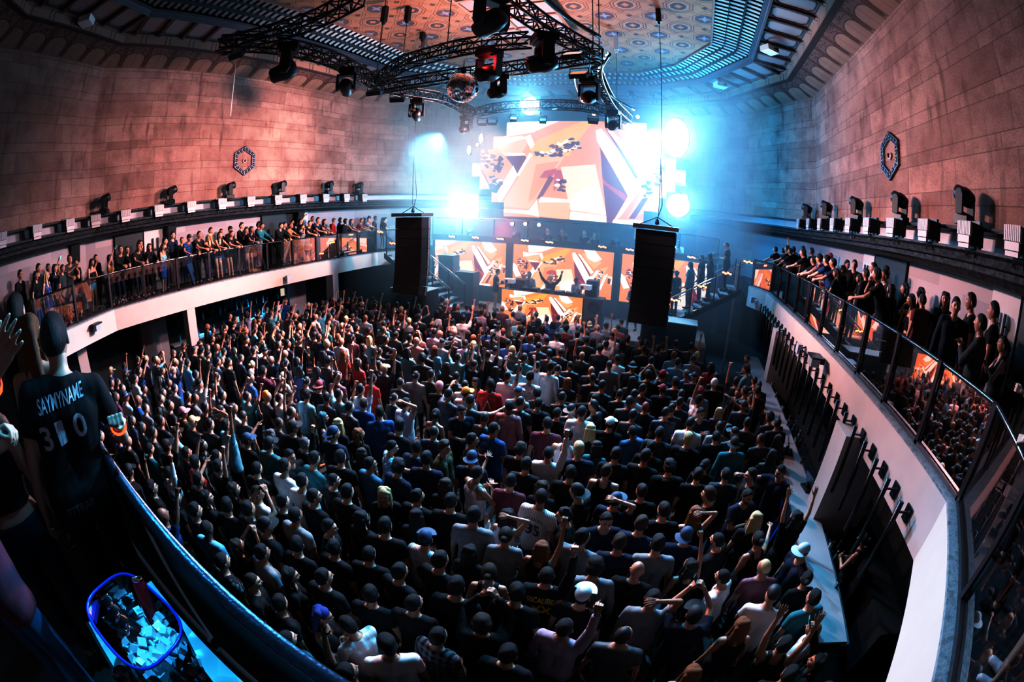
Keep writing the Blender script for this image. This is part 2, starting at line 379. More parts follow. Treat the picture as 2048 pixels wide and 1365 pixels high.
# row of perforated light panels between dark ribs
rib = simple('brown_rib', (.06, .03, .025), .6, 0, .4, 9)
for i, s in enumerate(SIDE):
    strip('trim_panel_row_'+s, i, [(1.18, 11.68), (2.58, 11.80)], MESHP)
    a0, b0 = offset_ring(HALL, 1.25)[i], offset_ring(HALL, 1.25)[(i+1) % 12]
    a1, b1 = offset_ring(HALL, 2.56)[i], offset_ring(HALL, 2.56)[(i+1) % 12]
    ln = (b1-a1).length; n = max(1, round(ln/.98)); t = (b1-a1)/ln; nn = V((-t.y, t.x))
    m = MB()
    for k in range(n+1):
        p1 = a1+t*(ln*k/n); p0 = p1-nn*1.31
        m.extrude([(p0.x-t.x*.05, p0.y-t.y*.05, 11.56), (p0.x+t.x*.05, p0.y+t.y*.05, 11.56), (p0.x+t.x*.05, p0.y+t.y*.05, 11.70), (p0.x-t.x*.05, p0.y-t.y*.05, 11.70)], (p1.x-p0.x, p1.y-p0.y, .14))
        if k < n:      # moulded inner frame with cut corners
            w = ln/n; q = []
            for du, dv in ((.10, .24), (.24, .10), (w-.24, .10), (w-.10, .24), (w-.10, 1.05), (w-.24, 1.19), (.24, 1.19), (.10, 1.05)):
                e = p0+t*du+nn*(dv); q.append((e.x, e.y, 11.66+dv*.086))
            m.tube(q+[q[0]], .022, 5, cap=False)
    o = m.build('trim_panel_ribs_'+s, rib); o['kind'] = 'structure'
    # three stepped rows of slatted louvres
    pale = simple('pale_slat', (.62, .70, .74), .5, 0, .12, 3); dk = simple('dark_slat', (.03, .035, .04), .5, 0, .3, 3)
    m = MB()
    for row, (d, z, dz) in enumerate([(2.70, 11.90, .10), (3.18, 12.00, .07), (3.64, 12.06, .06)]):
        R0, R1 = offset_ring(HALL, d), offset_ring(HALL, d+.46)
        a, b, c, e = R0[i], R0[(i+1) % 12], R1[i], R1[(i+1) % 12]; n = max(2, round((e-c).length/.26))
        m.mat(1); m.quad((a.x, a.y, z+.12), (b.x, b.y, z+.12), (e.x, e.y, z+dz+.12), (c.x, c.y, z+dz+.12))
        for k in range(n):
            f0, f1 = (k/n, (k+.52)/n) if e.y < c.y else ((k+.52)/n, k/n)
            p, q, r, s2 = a.lerp(b, f0), a.lerp(b, f1), c.lerp(e, f1), c.lerp(e, f0)
            m.mat(0); m.quad((p.x, p.y, z+.0), (q.x, q.y, z+.09), (r.x, r.y, z+dz+.09), (s2.x, s2.y, z+dz))
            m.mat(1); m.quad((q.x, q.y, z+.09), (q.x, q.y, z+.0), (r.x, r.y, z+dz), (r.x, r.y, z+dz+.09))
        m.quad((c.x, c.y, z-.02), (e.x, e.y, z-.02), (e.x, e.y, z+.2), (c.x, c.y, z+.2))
    o = m.build('trim_louvres_'+s, [pale, dk]); o['kind'] = 'structure'
R = offset_ring(HALL, 4.1)
MB().poly([(p.x, p.y, 12.13) for p in R][::-1]).build('ceiling', CEIL)['kind'] = 'structure'
o = MB()
for a, b in zip(R, R[1:]+R[:1]): o.bar((a.x, a.y, 12.11), (b.x, b.y, 12.11), .16, .07)
o.build('trim_ceiling_edge', simple('painted_brown', (.20, .10, .07), .7, 0, .3, 12))['kind'] = 'structure'
MB().poly([(p.x, p.y, 0) for p in offset_ring(HALL, -1.)]).build('floor', CONCRETE)['kind'] = 'structure'
# walls under the balcony (dark) set back
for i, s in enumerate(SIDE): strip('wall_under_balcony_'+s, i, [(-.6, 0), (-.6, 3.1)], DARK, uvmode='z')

# light grille hung under the middle of the ceiling
g = empty('ceiling_light_grille', (-5.3, 12.2, 11.85), 0, 'rectangular perforated light grille in brown frames at ceiling centre', 'ceiling light')
me = MB(); me.box((0, 0, .09), (2.66, 4.6, .03)); pm = me.mesh('diffuser'); uvl = pm.uv_layers.new()
for lp in pm.loops: uvl.data[lp.index].uv = pm.vertices[lp.vertex_index].co.to_2d()
link_mesh('diffuser', pm, MESHP, g)
m = MB()
for k in range(4): m.bar((-1.33+k*.887, -2.3, .05), (-1.33+k*.887, 2.3, .05), .07, .1)
for k in range(6): m.bar((-1.33, -2.3+k*.92, .05), (1.33, -2.3+k*.92, .05), .07, .1)
m.build('frame', simple('copper_frame', (.30, .14, .09), .45, .3, .2), g)

# ---------------------------------------------------------------- balcony round the pit
PIT_R = [(1.8, .42), (3.25, 3.15), (3.25, 15.9), (2.7, 16.93)]
PIT_L = [(-12.76, 16.93), (-13.31, 15.9), (-13.31, 3.15), (-11.86, .42)]
def off_line(P, d):                      # offset an open polyline away from the pit (to its right when walked)
    out = []
    for i, p in enumerate(P):
        a = V(P[i-1]) if i else None; b = V(P[i+1]) if i+1 < len(P) else None; p = V(p)
        ns = [V((e.y, -e.x)) for e in [(p-a).normalized() if a else None, (b-p).normalized() if b else None] if e is not None]
        n = sum(ns, V((0, 0))).normalized(); out.append(p+n*(d/max(.3, n.dot(ns[0]))))
    return out
def sweep_line(name, P, prof, mat, label=None):
    vs, fs, uvs = [], [], []
    for d, z in prof:
        u = 0; prev = None
        for p in off_line(P, d):
            u += (p-prev).length if prev is not None else 0; prev = p; vs.append((p.x, p.y, z)); uvs.append((u, z))
    n = len(P)
    for k in range(len(prof)-1):
        for i in range(n-1): fs.append((k*n+i, k*n+i+1, (k+1)*n+i+1, (k+1)*n+i))
    me = bpy.data.meshes.new(name); me.from_pydata(vs, [], fs); uvl = me.uv_layers.new()
    for lp in me.loops: uvl.data[lp.index].uv = uvs[lp.vertex_index]
    o = link_mesh(name, me, mat); o['kind'] = 'structure'; return o
REAR = [(-11.86, .42), (1.8, .42)]
for nm, P in (('right', PIT_R), ('left', PIT_L), ('front', REAR)):
    zb = 2.40 if nm == 'right' else 2.55
    sweep_line('trim_balcony_fascia_'+nm, P, [(1.2, zb), (0, zb), (0, BF)], PLASTER)
    sweep_line('trim_balcony_ledge_'+nm, P, [(0, BF), (0, BF+.03), (.13, BF+.03), (.13, BF-.02)], LEDGE)
# balcony floor and its dark underside, as one slab ring in three pieces
OUT = [V(p) for p in offset_ring(HALL, -.4)]
def slab(nm, pts):
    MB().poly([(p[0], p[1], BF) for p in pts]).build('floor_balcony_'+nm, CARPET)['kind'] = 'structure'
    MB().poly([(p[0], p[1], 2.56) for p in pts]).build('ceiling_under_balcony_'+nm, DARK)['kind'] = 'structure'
q = lambda P, d: [tuple(x) for x in off_line(P, d)]
slab('right', q(PIT_R, .13)[:1]+q(PIT_R, .13)[1:]+[tuple(OUT[2]), tuple(OUT[1]), tuple(OUT[0]), tuple(OUT[11])])
slab('left', q(PIT_L, .13)+[tuple(OUT[8]), tuple(OUT[7]), tuple(OUT[6]), tuple(OUT[5])])
slab('front', [(-11.86, .30), (1.8, .30), tuple(OUT[11]), tuple(OUT[10]), tuple(OUT[9]), tuple(OUT[8])])

# glass balustrades: bottom channel, posts, panes and top rail
RAILM = simple('rail_metal', (.10, .085, .09), .22, .85, .2); POSTM = simple('rail_post', (.035, .02, .022), .35, .4, .2)
def balustrade(P, d, nposts, label, end_posts=True):
    L = off_line(P, d); root = empty('glass_balustrade', (L[0].x, L[0].y, BF), 0, label, 'balustrade'); O = V((L[0].x, L[0].y, BF))
    rail, ch = MB(), MB()
    top = [V((p.x, p.y, BF+1.04))-O for p in L]; rail.tube(top, .028, 8)
    for a, b in zip(L, L[1:]): ch.bar(V((a.x, a.y, BF+.05))-O, V((b.x, b.y, BF+.05))-O, .06, .09)
    rail.build('top_rail', RAILM, root); ch.build('bottom_channel', RAILM, root)
    for (a, b), n in zip(zip(L, L[1:]), nposts):
        t = (b-a).normalized()
        for k in range(n+1):
            if k == n and (a, b) != (L[-2], L[-1]): continue
            p = a.lerp(b, k/n); nrm = V((t.y, -t.x))
            m = MB(); c = V((p.x, p.y, BF+.53))-O-V((nrm.x, nrm.y, 0))*.03
            m.box(c, (.075, .03, 1.06), Matrix.Rotation(math.atan2(t.y, t.x), 3, 'Z')); m.build('post', POSTM, root)
        for k in range(n):
            p0, p1 = a.lerp(b, (k+.03)/n), a.lerp(b, (k+.97)/n); m = MB()
            m.quad(V((p0.x, p0.y, BF+.09))-O, V((p1.x, p1.y, BF+.09))-O, V((p1.x, p1.y, BF+1.02))-O, V((p0.x, p0.y, BF+1.02))-O)
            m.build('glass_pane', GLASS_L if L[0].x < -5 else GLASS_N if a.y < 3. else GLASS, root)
    return root
balustrade(PIT_R, .17, (2, 10, 1), 'glass balustrade with dark posts along the balcony over the bar with hanging tubes')
balustrade(PIT_L, .17, (1, 10, 2), 'glass balustrade with dark posts reflecting the orange screens, along the far balcony opposite')
b = balustrade(REAR, .18, (8,), 'dark balustrade along the near balcony, beside the table with the ice bucket')
for c in b.children:
    if c.name.startswith('glass_pane'): c.data.materials[0] = BLACKP; c.name = 'solid_panel'
for c in [q for q in bpy.data.objects if q.name.startswith('trim_balcony_') and q.name.endswith('front')]: c.data.materials[0] = BLACKP
for c in b.children:
    if c.name.startswith('bottom_channel'): c.data.materials[0] = BLACKP
for c in b.children:
    if c.name.startswith('top_rail'): c.data.materials[0] = simple('blue_black_rail', (.05, .06, .09), .3, .7, .6, 60)

# doors on the balcony: slabs coloured black as shaded openings and pale leaves with H-shaped pulls
def balcony_door(nm, x, y0, y1, leaf0, leaf1, s):
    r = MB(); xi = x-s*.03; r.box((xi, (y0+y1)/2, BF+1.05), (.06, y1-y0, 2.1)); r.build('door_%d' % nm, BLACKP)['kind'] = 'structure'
    o = empty('door_%d' % (nm+1), (x, (leaf0+leaf1)/2, BF)); o['kind'] = 'structure'
    m = MB(); m.box((-s*.05, 0, 1.06), (.05, leaf1-leaf0, 2.12)); m.build('door_leaf', simple('pale_door', (.42, .38, .39), .6, 0, .1, 2), o)
    m = MB(); w = (leaf1-leaf0)
    for dy in (-.10, .10): m.box((-s*.13, dy, 1.35), (.035, .05, .85))
    m.box((-s*.12, 0, 1.38), (.03, .2, .05))
    for dy in (-.10, .10):
        for z in (1.1, 1.6): m.box((-s*.1, dy, z), (.07, .025, .025))
    m.build('pull_handle', BLACK, o)
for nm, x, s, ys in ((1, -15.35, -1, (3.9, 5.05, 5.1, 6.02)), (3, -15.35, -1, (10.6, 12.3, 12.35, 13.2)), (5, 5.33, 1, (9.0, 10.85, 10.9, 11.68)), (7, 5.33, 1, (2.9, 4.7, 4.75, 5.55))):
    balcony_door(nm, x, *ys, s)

# pit columns and bar piers
def column(nm, x0, x1, y0, y1, mat=PLASTER):
    MB().box(((x0+x1)/2, (y0+y1)/2, 1.3), (x1-x0, y1-y0, 2.6)).build('column_%d' % nm, mat)['kind'] = 'structure'
column(1, -13.75, -13.32, 5.84, 6.16); column(2, -13.75, -13.32, 12.86, 13.20); column(3, -13.75, -13.32, 1.6, 1.95)
column(4, 2.93, 3.9, 5.68, 6.25); column(5, 2.95, 3.9, 12.1, 12.6)
# ---------------------------------------------------------------- figures
def rcone(m, a, b, ra, rb, n=12):
    """closed round cone"""
    a, b = V(a), V(b); d = b-a
    if d.length < 1e-5: d = V((0, 0, 1e-4)); b = a+d
    t = d.normalized(); path, rad = [], []
    for q in (80, 60, 35, 12): path.append(a-t*ra*math.sin(math.radians(q))); rad.append(ra*math.cos(math.radians(q)))
    for q in (12, 35, 60, 80): path.append(b+t*rb*math.sin(math.radians(q))); rad.append(rb*math.cos(math.radians(q)))
    m.tube(path, rad, n)
def remesh(m, voxel, it=2):
    me = m.mesh('tmp'); o = bpy.data.objects.new('tmp', me); COL.objects.link(o)
    md = o.modifiers.new('r', 'REMESH'); md.mode = 'VOXEL'; md.voxel_size = voxel
    dg = bpy.context.evaluated_depsgraph_get(); ev = o.evaluated_get(dg); r = ev.to_mesh()
    v = np.empty(len(r.vertices)*3); r.vertices.foreach_get('co', v); v = v.reshape(-1, 3)
    q = np.empty(len(r.loops), int); r.loops.foreach_get('vertex_index', q); f = q.reshape(-1, 4)
    ev.to_mesh_clear(); bpy.data.objects.remove(o); bpy.data.meshes.remove(me)
    return relax(v, f, it), f
def relax(v, f, it, k=.5):
    e = np.concatenate([f[:, [i, (i+1) % f.shape[1]]] for i in range(f.shape[1])]); e = np.concatenate([e, e[:, ::-1]])
    cnt = np.bincount(e[:, 0], minlength=len(v))[:, None].clip(1)
    for _ in range(it):
        s = np.zeros_like(v); np.add.at(s, e[:, 0], v[e[:, 1]]); v = v*(1-k)+s/cnt*k
    return v
def normals(v, f):
    n = np.cross(v[f[:, 2]]-v[f[:, 0]], v[f[:, -1]]-v[f[:, 1]]); o = np.zeros_like(v)
    for i in range(f.shape[1]): np.add.at(o, f[:, i], n)
    return o/np.linalg.norm(o, axis=1, keepdims=True).clip(1e-9)
def npmesh(name, v, f, mi=None):
    me = bpy.data.meshes.new(name); me.from_pydata(v.tolist(), [], [x.tolist() if hasattr(x, 'tolist') else x for x in f]); 
    me.polygons.foreach_set('use_smooth', [True]*len(me.polygons))
    if mi is not None: me.polygons.foreach_set('material_index', np.asarray(mi, int))
    me.update(); return me
def wob(v, s, seed=0):
    r = np.random.RandomState(seed); o = np.zeros(len(v))
    for k in range(6):
        d = r.normal(size=3); d /= np.linalg.norm(d); o += np.sin(v@d*s*r.uniform(.6, 1.7)+r.uniform(0, 6))
    return o/6
def submesh(v, f, keep):
    f = f[keep]; u, inv = np.unique(f, return_inverse=True); return v[u], inv.reshape(f.shape), u
def smooth_border(v, f, it=8):
    k = f.shape[1]; e = np.concatenate([f[:, [i, (i+1) % k]] for i in range(k)]); es = np.sort(e, axis=1)
    u, c = np.unique(es, axis=0, return_counts=True); b = u[c == 1]
    if not len(b): return v
    b = np.concatenate([b, b[:, ::-1]]); cnt = np.bincount(b[:, 0], minlength=len(v))[:, None]; msk = cnt[:, 0] > 0
    for _ in range(it):
        s = np.zeros_like(v); np.add.at(s, b[:, 0], v[b[:, 1]]); v = v.copy(); v[msk] = v[msk]*.4+(s[msk]/cnt[msk])*.6
    return v

# hands (canonical right hand: wrist at 0, fingers +Z, palm +Y, thumb -X)
def make_hand(curls, voxel=.0048, thumb=0., spread=1.):
    m = MB(); A = math.radians
    for k, (x, ln, sp) in enumerate(((-.030, .072, -9), (-.010, .080, -2), (.011, .074, 5), (.030, .058, 12))):
        rcone(m, (x*.55, 0, .012), (x, 0, .088), .0155, .0125, 10)
        c = curls[k] if isinstance(curls[0], tuple) else curls; p = V((x, .001, .090)); ang = 0.; side = A(sp)*spread
        for j, fr in enumerate((.45, .31, .24)):
            ang += A(c[j]); d = V((math.sin(side)*math.cos(ang), math.sin(ang), math.cos(ang)*math.cos(side)))
            q = p+d*ln*fr; rcone(m, p, q, (.0098, .0088, .0078)[j], (.0090, .0080, .0066)[j], 8); p = q
    rcone(m, (-.012, .004, .012), (-.040, .016, .048), .016, .0125, 8)
    t2 = V((-.058+.03*thumb, .024+.02*thumb, .078)); rcone(m, (-.040, .016, .048), t2, .0115, .0095, 8)
    rcone(m, t2, t2+V((-.006+.03*thumb, .006+.008*thumb, .028)), .0095, .0075, 8)
    rcone(m, (0, 0, -.03), (0, 0, .02), .025, .026, 10)
    return remesh(m, voxel, 1)
O_, R_, F_, G_ = (6, 8, 6), (24, 30, 20), (82, 92, 60), (48, 52, 30)
HANDS = {'open': make_hand(O_), 'relax': make_hand(R_, thumb=.2), 'fist': make_hand(F_, thumb=1.), 'grip': make_hand(G_, thumb=.5),
         'point': make_hand((O_, F_, F_, F_), thumb=1.)}
HANDL = {k: make_hand({'open': O_, 'relax': R_, 'fist': F_, 'grip': G_, 'point': (O_, F_, F_, F_)}[k], .011, .5) for k in ('open', 'fist', 'relax')}
HANDL['grip'] = HANDL['fist']; HANDL['point'] = HANDL['open']

# head (origin at its centre, face +Y)
def ico(sub):
    b = bmesh.new(); bmesh.ops.create_icosphere(b, subdivisions=sub, radius=1); 
    v = np.array([q.co[:] for q in b.verts]); f = np.array([[q.index for q in p.verts] for p in b.faces]); b.free(); return v, f
def make_head(sex, sub=5):
    d, f = ico(sub); x, y, z = d.T
    v = d*np.array([.074, .094, .116])
    v[:, 1] -= .004*np.clip(-y, 0, 1); lo = np.clip(-z, 0, 1)
    v[:, 0] *= 1-(.30 if sex == 'f' else .22)*lo**1.6; v[:, 1] = np.where(y < 0, v[:, 1]*(1-.42*lo**1.3), v[:, 1]*(1-.10*lo))
    v[:, 0] *= 1+.05*np.exp(-((z-.35)/.35)**2)
    def bump(c, s, h, ax=1):
        c = np.array(c); w = np.exp(-(((v-c)/np.array(s))**2).sum(1)); v[:, ax] += h*w
    bump((0, .092, .030), (.05, .05, .010), .007)                     # brow
    for sx in (-1, 1):
        bump((sx*.030, .088, .010), (.017, .05, .012), -.013)         # sockets
        bump((sx*.038, .075, -.020), (.018, .05, .018), .005)         # cheeks
    bump((0, .095, -.002), (.008, .05, .022), .010); bump((0, .095, -.020), (.0125, .05, .011), .021)  # nose
    bump((0, .09, -.052), (.020, .05, .006), .008); bump((0, .09, -.063), (.018, .05, .006), .008); bump((0, .09, -.0575), (.022, .05, .0025), -.004)
    bump((0, .085, -.098), (.022, .05, .016), .010 if sex == 'm' else .006)
    X, Y, Z = v.T; fc = v[f].mean(1); mi = np.zeros(len(f), int)
    fx, fy, fz = np.abs(fc[:, 0]), fc[:, 1], fc[:, 2]
    mi[(fy > .03) & (fz < -.040) & (fz > -.125) & ~((fx < .024) & (fz > -.070) & (fz < -.045))] = 3
    mi[(fy > .05) & (((fx-.030)/.015)**2+((fz-.008)/.0065)**2 < 1)] = 1
    mi[(fy > .05) & (fx > .012) & (fx < .050) & (np.abs(fz-.030+.10*(fx-.03)**2*10) < .0045)] = 1
    mi[(fy > .06) & (((fx)/.024)**2+((fz+.0575)/.010)**2 < 1)] = 2
    # ears
    m = MB()
    for sx in (-1, 1): rcone(m, (sx*.074, -.006, .012), (sx*.077, -.012, -.022), .0135, .010, 8)
    ev = np.array(m.v); ef = [tuple(p) for p in m.f]
    return v, f, mi, ev, ef
HEADS = {s: make_head(s) for s in 'mf'}; HEADSL = {s: make_head(s, 3) for s in 'mf'}

def hairline(v):
    x, y, z = v.T
    zl = np.interp(y, [-.12, -.06, -.02, .02, .045, .06, .1], [-.060, -.055, -.020, .022, .040, .060, .064]); return z-zl
def cap_shell(head, thick, fn=hairline, noise=(0, 0), seed=1, top=0.):
    v, f = head[0], head[1]; n = normals(v, f); h = fn(v); keep = (h[f] > -.002).all(1)
    t = thick*np.clip(h/.03, .12, 1)+top*np.clip((v[:, 2]-.04)/.07, 0, 1)
    if noise[0]: t = t+noise[0]*wob(v, noise[1], seed)*np.clip(h/.03, 0, 1)
    sv, sf, u = submesh(v+n*t[:, None], f, keep); return smooth_border(sv, sf, 5), sf
def join(parts):
    vs, fs, o = [], [], 0
    for v, f in parts:
        vs.append(np.asarray(v)); fs += [[int(i)+o for i in p] for p in f]; o += len(v)
    return np.concatenate(vs), fs
def prim_mesh(build, voxel=.009, it=1, noise=(0, 0)):
    m = MB(); build(m); v, f = remesh(m, voxel, it)
    if noise[0]: v = v+normals(v, f)*(noise[0]*wob(v, noise[1], 3))[:, None]
    return v, f
def hair_set(sub):
    H = {}; hm, hf = (HEADS['m'], HEADS['f']) if sub > 3 else (HEADSL['m'], HEADSL['f']); vx = .010 if sub > 3 else .02
    H['s'] = cap_shell(hm, .009, lambda v: hairline(v)-.012, noise=(.007, 75), top=.017)                           # short
    H['u'] = cap_shell(hm, .0045, top=.004)                                            # buzz
    H['c'] = cap_shell(hm, .022, noise=(.014, 95), top=.016, seed=5)                   # curly
    H['q'] = cap_shell(hm, .008, noise=(.006, 70), top=.034, seed=8)                   # high quiff
    def long(m):
        for x in (-.062, -.022, .022, .062): rcone(m, (x, -.07, .05), (x*1.35, -.115-.02*(abs(x) < .03), -.30), .036, .026)
        for s in (-1, 1): rcone(m, (s*.076, -.01, .03), (s*.092, -.005, -.24), .022, .020)
        rcone(m, (-.04, -.03, .085), (.04, -.03, .085), .05, .05)
    H['L'] = join([cap_shell(hf, .016, noise=(.003, 50)), prim_mesh(long, vx, 2, (.004, 55))])
    def bun(m): rcone(m, (0, -.105, .05), (0, -.115, .055), .042, .04)
    H['B'] = join([cap_shell(hf, .010, noise=(.002, 50)), prim_mesh(bun, vx, 1, (.003, 80))])
    def tail(m): rcone(m, (0, -.10, .05), (0, -.15, .0), .03, .035); rcone(m, (0, -.15, .0), (0, -.13, -.22), .034, .018)
    H['P'] = join([cap_shell(hf, .009), prim_mesh(tail, vx, 1, (.003, 60))])
    capline = lambda v: v[:, 2]-np.interp(v[:, 1], [-.1, .1], [.018, .045])
    dome = cap_shell(hm, .014, capline, top=.012)
    m = MB(); n = 16
    for k in range(n+1):
        a = -1.15+2.3*k/n
        for r, dz in ((.088, .044), (.165*math.cos(a*.55)+.012, .030)):
            m.v.append((math.sin(a)*r*.92, math.cos(a)*r*1.06, dz)); 
    m.f = [[2*k, 2*k+1, 2*k+3, 2*k+2] for k in range(n)]
    brim = (np.array(m.v), m.f); low = cap_shell(hm, .005)
    H['C'] = join([dome, brim]); rot = np.array([-1, -1, 1]); H['R'] = join([dome, (brim[0]*rot, brim[1])])
    H['low'] = low
    beanl = lambda v: v[:, 2]-np.interp(v[:, 1], [-.1, .1], [-.01, .04])
    H['N'] = cap_shell(hm, .016, beanl, top=.012, noise=(.002, 40))
    b = MB(); b.lathe([(.098, .034), (.10, .036), (.096, .05), (.094, .10), (.085, .115), (.0, .116)], 20); b.lathe([(.15, .030), (.152, .033), (.095, .040)], 20, cap=False)
    bv = np.array(b.v)*np.array([.9, 1.08, 1.]); H['H'] = join([(bv, b.f)])
    hood = lambda v: np.maximum(v[:, 2]-.055, -(v[:, 1]-.035))
    H['O'] = cap_shell(hm, .024, hood, noise=(.003, 30), top=.01)
    return H
HAIR = hair_set(5); HAIRL = hair_set(3)

def ik(s, t, hint, l1, l2):
    s, t = V(s), V(t); d = t-s; L = min(d.length, (l1+l2)*.995); u = d.normalized(); a = (l1*l1-l2*l2+L*L)/(2*L)
    h = math.sqrt(max(0, l1*l1-a*a)); w = V(hint); w = w-u*w.dot(u); w = w.normalized() if w.length > 1e-4 else u.orthogonal()
    return s+u*a+w*h, s+u*L
DN = ((.285, .03, .86), (.5, -1, 0), (-1, .2, 0), 'relax')          # target, elbow hint, palm, hand
UP = ((.24, .10, 2.0), (1, -.3, 0), (-.2, 1, 0), 'fist'); UPO = UP[:3]+('open',)
UB = ((.30, .22, 1.84), (1, -.4, -.3), (-.2, 1, 0), 'fist'); UPP = ((.20, .26, 1.93), (1, -.2, 0), (-.2, 1, 0), 'point')
CL = ((.045, .27, 1.14), (.8, -.3, -1), (-1, .1, .2), 'grip'); CH = ((.05, .27, 1.31), (1, -.2, -1), (-1, .3, 0), 'open')
PH = ((.08, .34, 1.72), (1, .2, -1), (-1, .4, 0), 'grip'); PU = ((.17, .30, 1.88), (1, 0, -.6), (-.3, 1, 0), 'grip')
MO = ((.05, .20, 1.50), (1, .1, -1), (-.6, -.6, 0), 'grip'); HD = ((.06, -.06, 1.73), (1, .3, .5), (-.8, .1, -.6), 'relax')
OU = ((.55, .42, 1.44), (.2, -.4, -1), (0, .2, -1), 'relax'); PO = ((.30, .52, 1.62), (.8, 0, -1), (-.2, 0, -1), 'point')
LR = ((.13, .47, 1.13), (1, -.2, -.6), (-.8, 0, -.5), 'relax'); RL = ((.20, .40, 1.10), (1, -.4, -.2), (0, 0, -1), 'grip')
XA = ((-.10, .20, 1.20), (1, .2, -.7), (0, -1, 0), 'relax'); WV = ((.46, .06, 1.86), (1, -.3, -.4), (0, 1, 0), 'open')
CN = ((.03, .22, 1.44), (1, .1, -1), (-.7, -.5, 0), 'fist')
POSE = {  # right arm, left arm, lean, head yaw, head pitch(+ up), legs, pelvis back
 'd': (DN, DN, .03, 0, 4, 's', 0), 'e': (DN, DN, .05, 28, 2, 's', 0), 'g': (DN, DN, .02, -26, 8, 's', 0), 'f': (CL, CL, .06, 8, -4, 's', 0), 'k': (CH, CH, .03, 0, 8, 's', 0),
 'r': (UP, DN, .02, 5, 12, 's', 0), 'l': (DN, UP, .02, -5, 12, 's', 0), 'a': (DN, UPO, .02, -5, 12, 's', 0), 'i': (UPP, DN, .03, 5, 12, 's', 0), 'b': (UB, UB, 0, 0, 14, 's', 0), 'B': (UPO, UPO, 0, 0, 12, 's', 0),
 'p': (PH, PH, .02, 0, 12, 's', 0), 'q': (PU, DN, .02, 5, 14, 's', 0), 'm': (MO, DN, .03, 8, -2, 's', 0), 'h': (HD, DN, .03, -10, 4, 's', 0),
 'o': (OU, DN, .08, -15, -2, 's', 0), 'n': (DN, PO, .06, -12, 4, 's', 0), 'L': (LR, LR, .42, 0, 18, 's', .16), 'M': (RL, RL, .26, 12, 8, 'c', .10), 'c': (CN, LR, .40, -18, 16, 's', .15), 'x': (XA, XA, 0, 0, 0, 'w', 0), 'w': (WV, WV, -.04, 0, 4, 'w', 0),
}
def figure(sex, pose, low=False):
    RA, LA, lean, hy, hp, legs, back = pose[:7]; fem = sex == 'f'
    sw, k = (.158, .82) if fem else (.188, 1.); P = []        # P: (label, a, b, ra, rb)
    pel = V((0, -back, .95)); ro = pose[7].get('roll', 0) if len(pose) > 7 else 0
    T = Matrix.Translation(pel) @ Matrix.Rotation(ro, 4, 'Y') @ Matrix.Rotation(-lean, 4, 'X') @ Matrix.Translation((0, 0, -.95))
    t = lambda x, y, z: T @ V((x, y, z))
    ex = pose[7] if len(pose) > 7 and isinstance(pose[7], dict) else {}
    hw = .122 if fem else .108
    for dz in (.0, .05): P.append(('pelvis', t(-.062, -.005, .93+dz), t(.062, -.005, .93+dz), hw, hw))
    bw = .045 if fem else .062
    for s in (-1, 1):
        P.append(('belly', t(s*bw*1.05, 0, .98), t(s*bw, .01, 1.14), .108, .098 if fem else .108))
        P.append(('chest', t(s*bw, .01, 1.14), t(s*.085*k**.5, .0, 1.32), .108, .112*k**.4))
        P.append(('shoulder', t(s*.02, -.015, 1.435), t(s*(sw-.03), -.01, 1.415), .062, .058*k**.6))
        if fem: P.append(('chest', t(s*.068, .085, 1.265), t(s*.07, .095, 1.25), .060, .055))
        if ex.get('big'): P.append(('belly', t(s*.06, .04, 1.0), t(s*.06, .05, 1.1), .13, .13))
    P.append(('chest', t(0, -.02, 1.34), t(0, -.008, 1.455), .10, .074)); P.append(('neck', t(0, -.008, 1.44), t(0, .02, 1.56), .060*k**.6, .055*k**.6))
    for s in (-1, 1): P.append(('shoulder', t(s*.05, -.02, 1.45), t(s*(sw-.06), -.012, 1.425), .052, .05*k**.6))
    hands = {}
    for s, A in ((1, RA), (-1, LA)):
        tg, hint, palm, hs = A; sh = t(s*sw, -.005, 1.415)
        el, wr = ik(sh, (tg[0]*s, tg[1], tg[2]), (hint[0]*s, hint[1], hint[2]), .285, .255); n = 'R' if s > 0 else 'L'
        P.append(('ua'+n, sh, el, .056*k**.8, .041*k**.7)); P.append(('fa'+n, el, wr, .041*k**.7, .027*k**.6))
        z = (wr-el).normalized(); y = V((palm[0]*s, palm[1], palm[2])); y = (y-z*y.dot(z)).normalized(); x = y.cross(z)
        M = Matrix((x, y, z)).transposed().to_4x4(); M.translation = wr; hands[n] = (M, hs, s)
    for s in (-1, 1):
        kn, an = V((s*.095, .025-back*.5, .50)), V((s*.10, -.02, .085))
        if legs == 'w': kn.x, an.x = s*.14, s*.19
        if legs == 'c' and s > 0: kn, an = V((.03, .05, .50)), V((-.10, .09, .09))
        hp_ = V((s*.085, -back, .92))
        P.append(('th', hp_, kn, .098 if fem else .09, .060)); P.append(('sh', kn, an, .058, .037))
        P.append(('ft'+'LR'[s > 0], an+V((0, -.03, -.04)), an+V((s*.02, .15, -.055)), .042, .030))
    HM = Matrix.Translation(t(0, .022, 1.538)) @ Matrix.Rotation(-lean*.4, 4, 'X') @ Matrix.Rotation(math.radians(hy), 4, 'Z') @ Matrix.Rotation(math.radians(hp), 4, 'X') @ Matrix.Translation((0, .018, .090))
    m = MB()
    for lb, a, b, ra, rb in P: rcone(m, a, b, ra, rb, 12)
    v, f = remesh(m, .032 if low else .0145, 1 if low else 3)
    # nearest primitive
    best = np.full(len(v), 1e9); lab = np.zeros(len(v), int); par = np.zeros(len(v))
    for i, (lb, a, b, ra, rb) in enumerate(P):
        a_, d = np.array(a), np.array(b-a); tt = ((v-a_)@d/(d@d)).clip(0, 1); ds = np.linalg.norm(v-a_-tt[:, None]*d, axis=1)-(ra+(rb-ra)*tt)
        q = ds < best; best[q] = ds[q]; lab[q] = i; par[q] = tt[q]
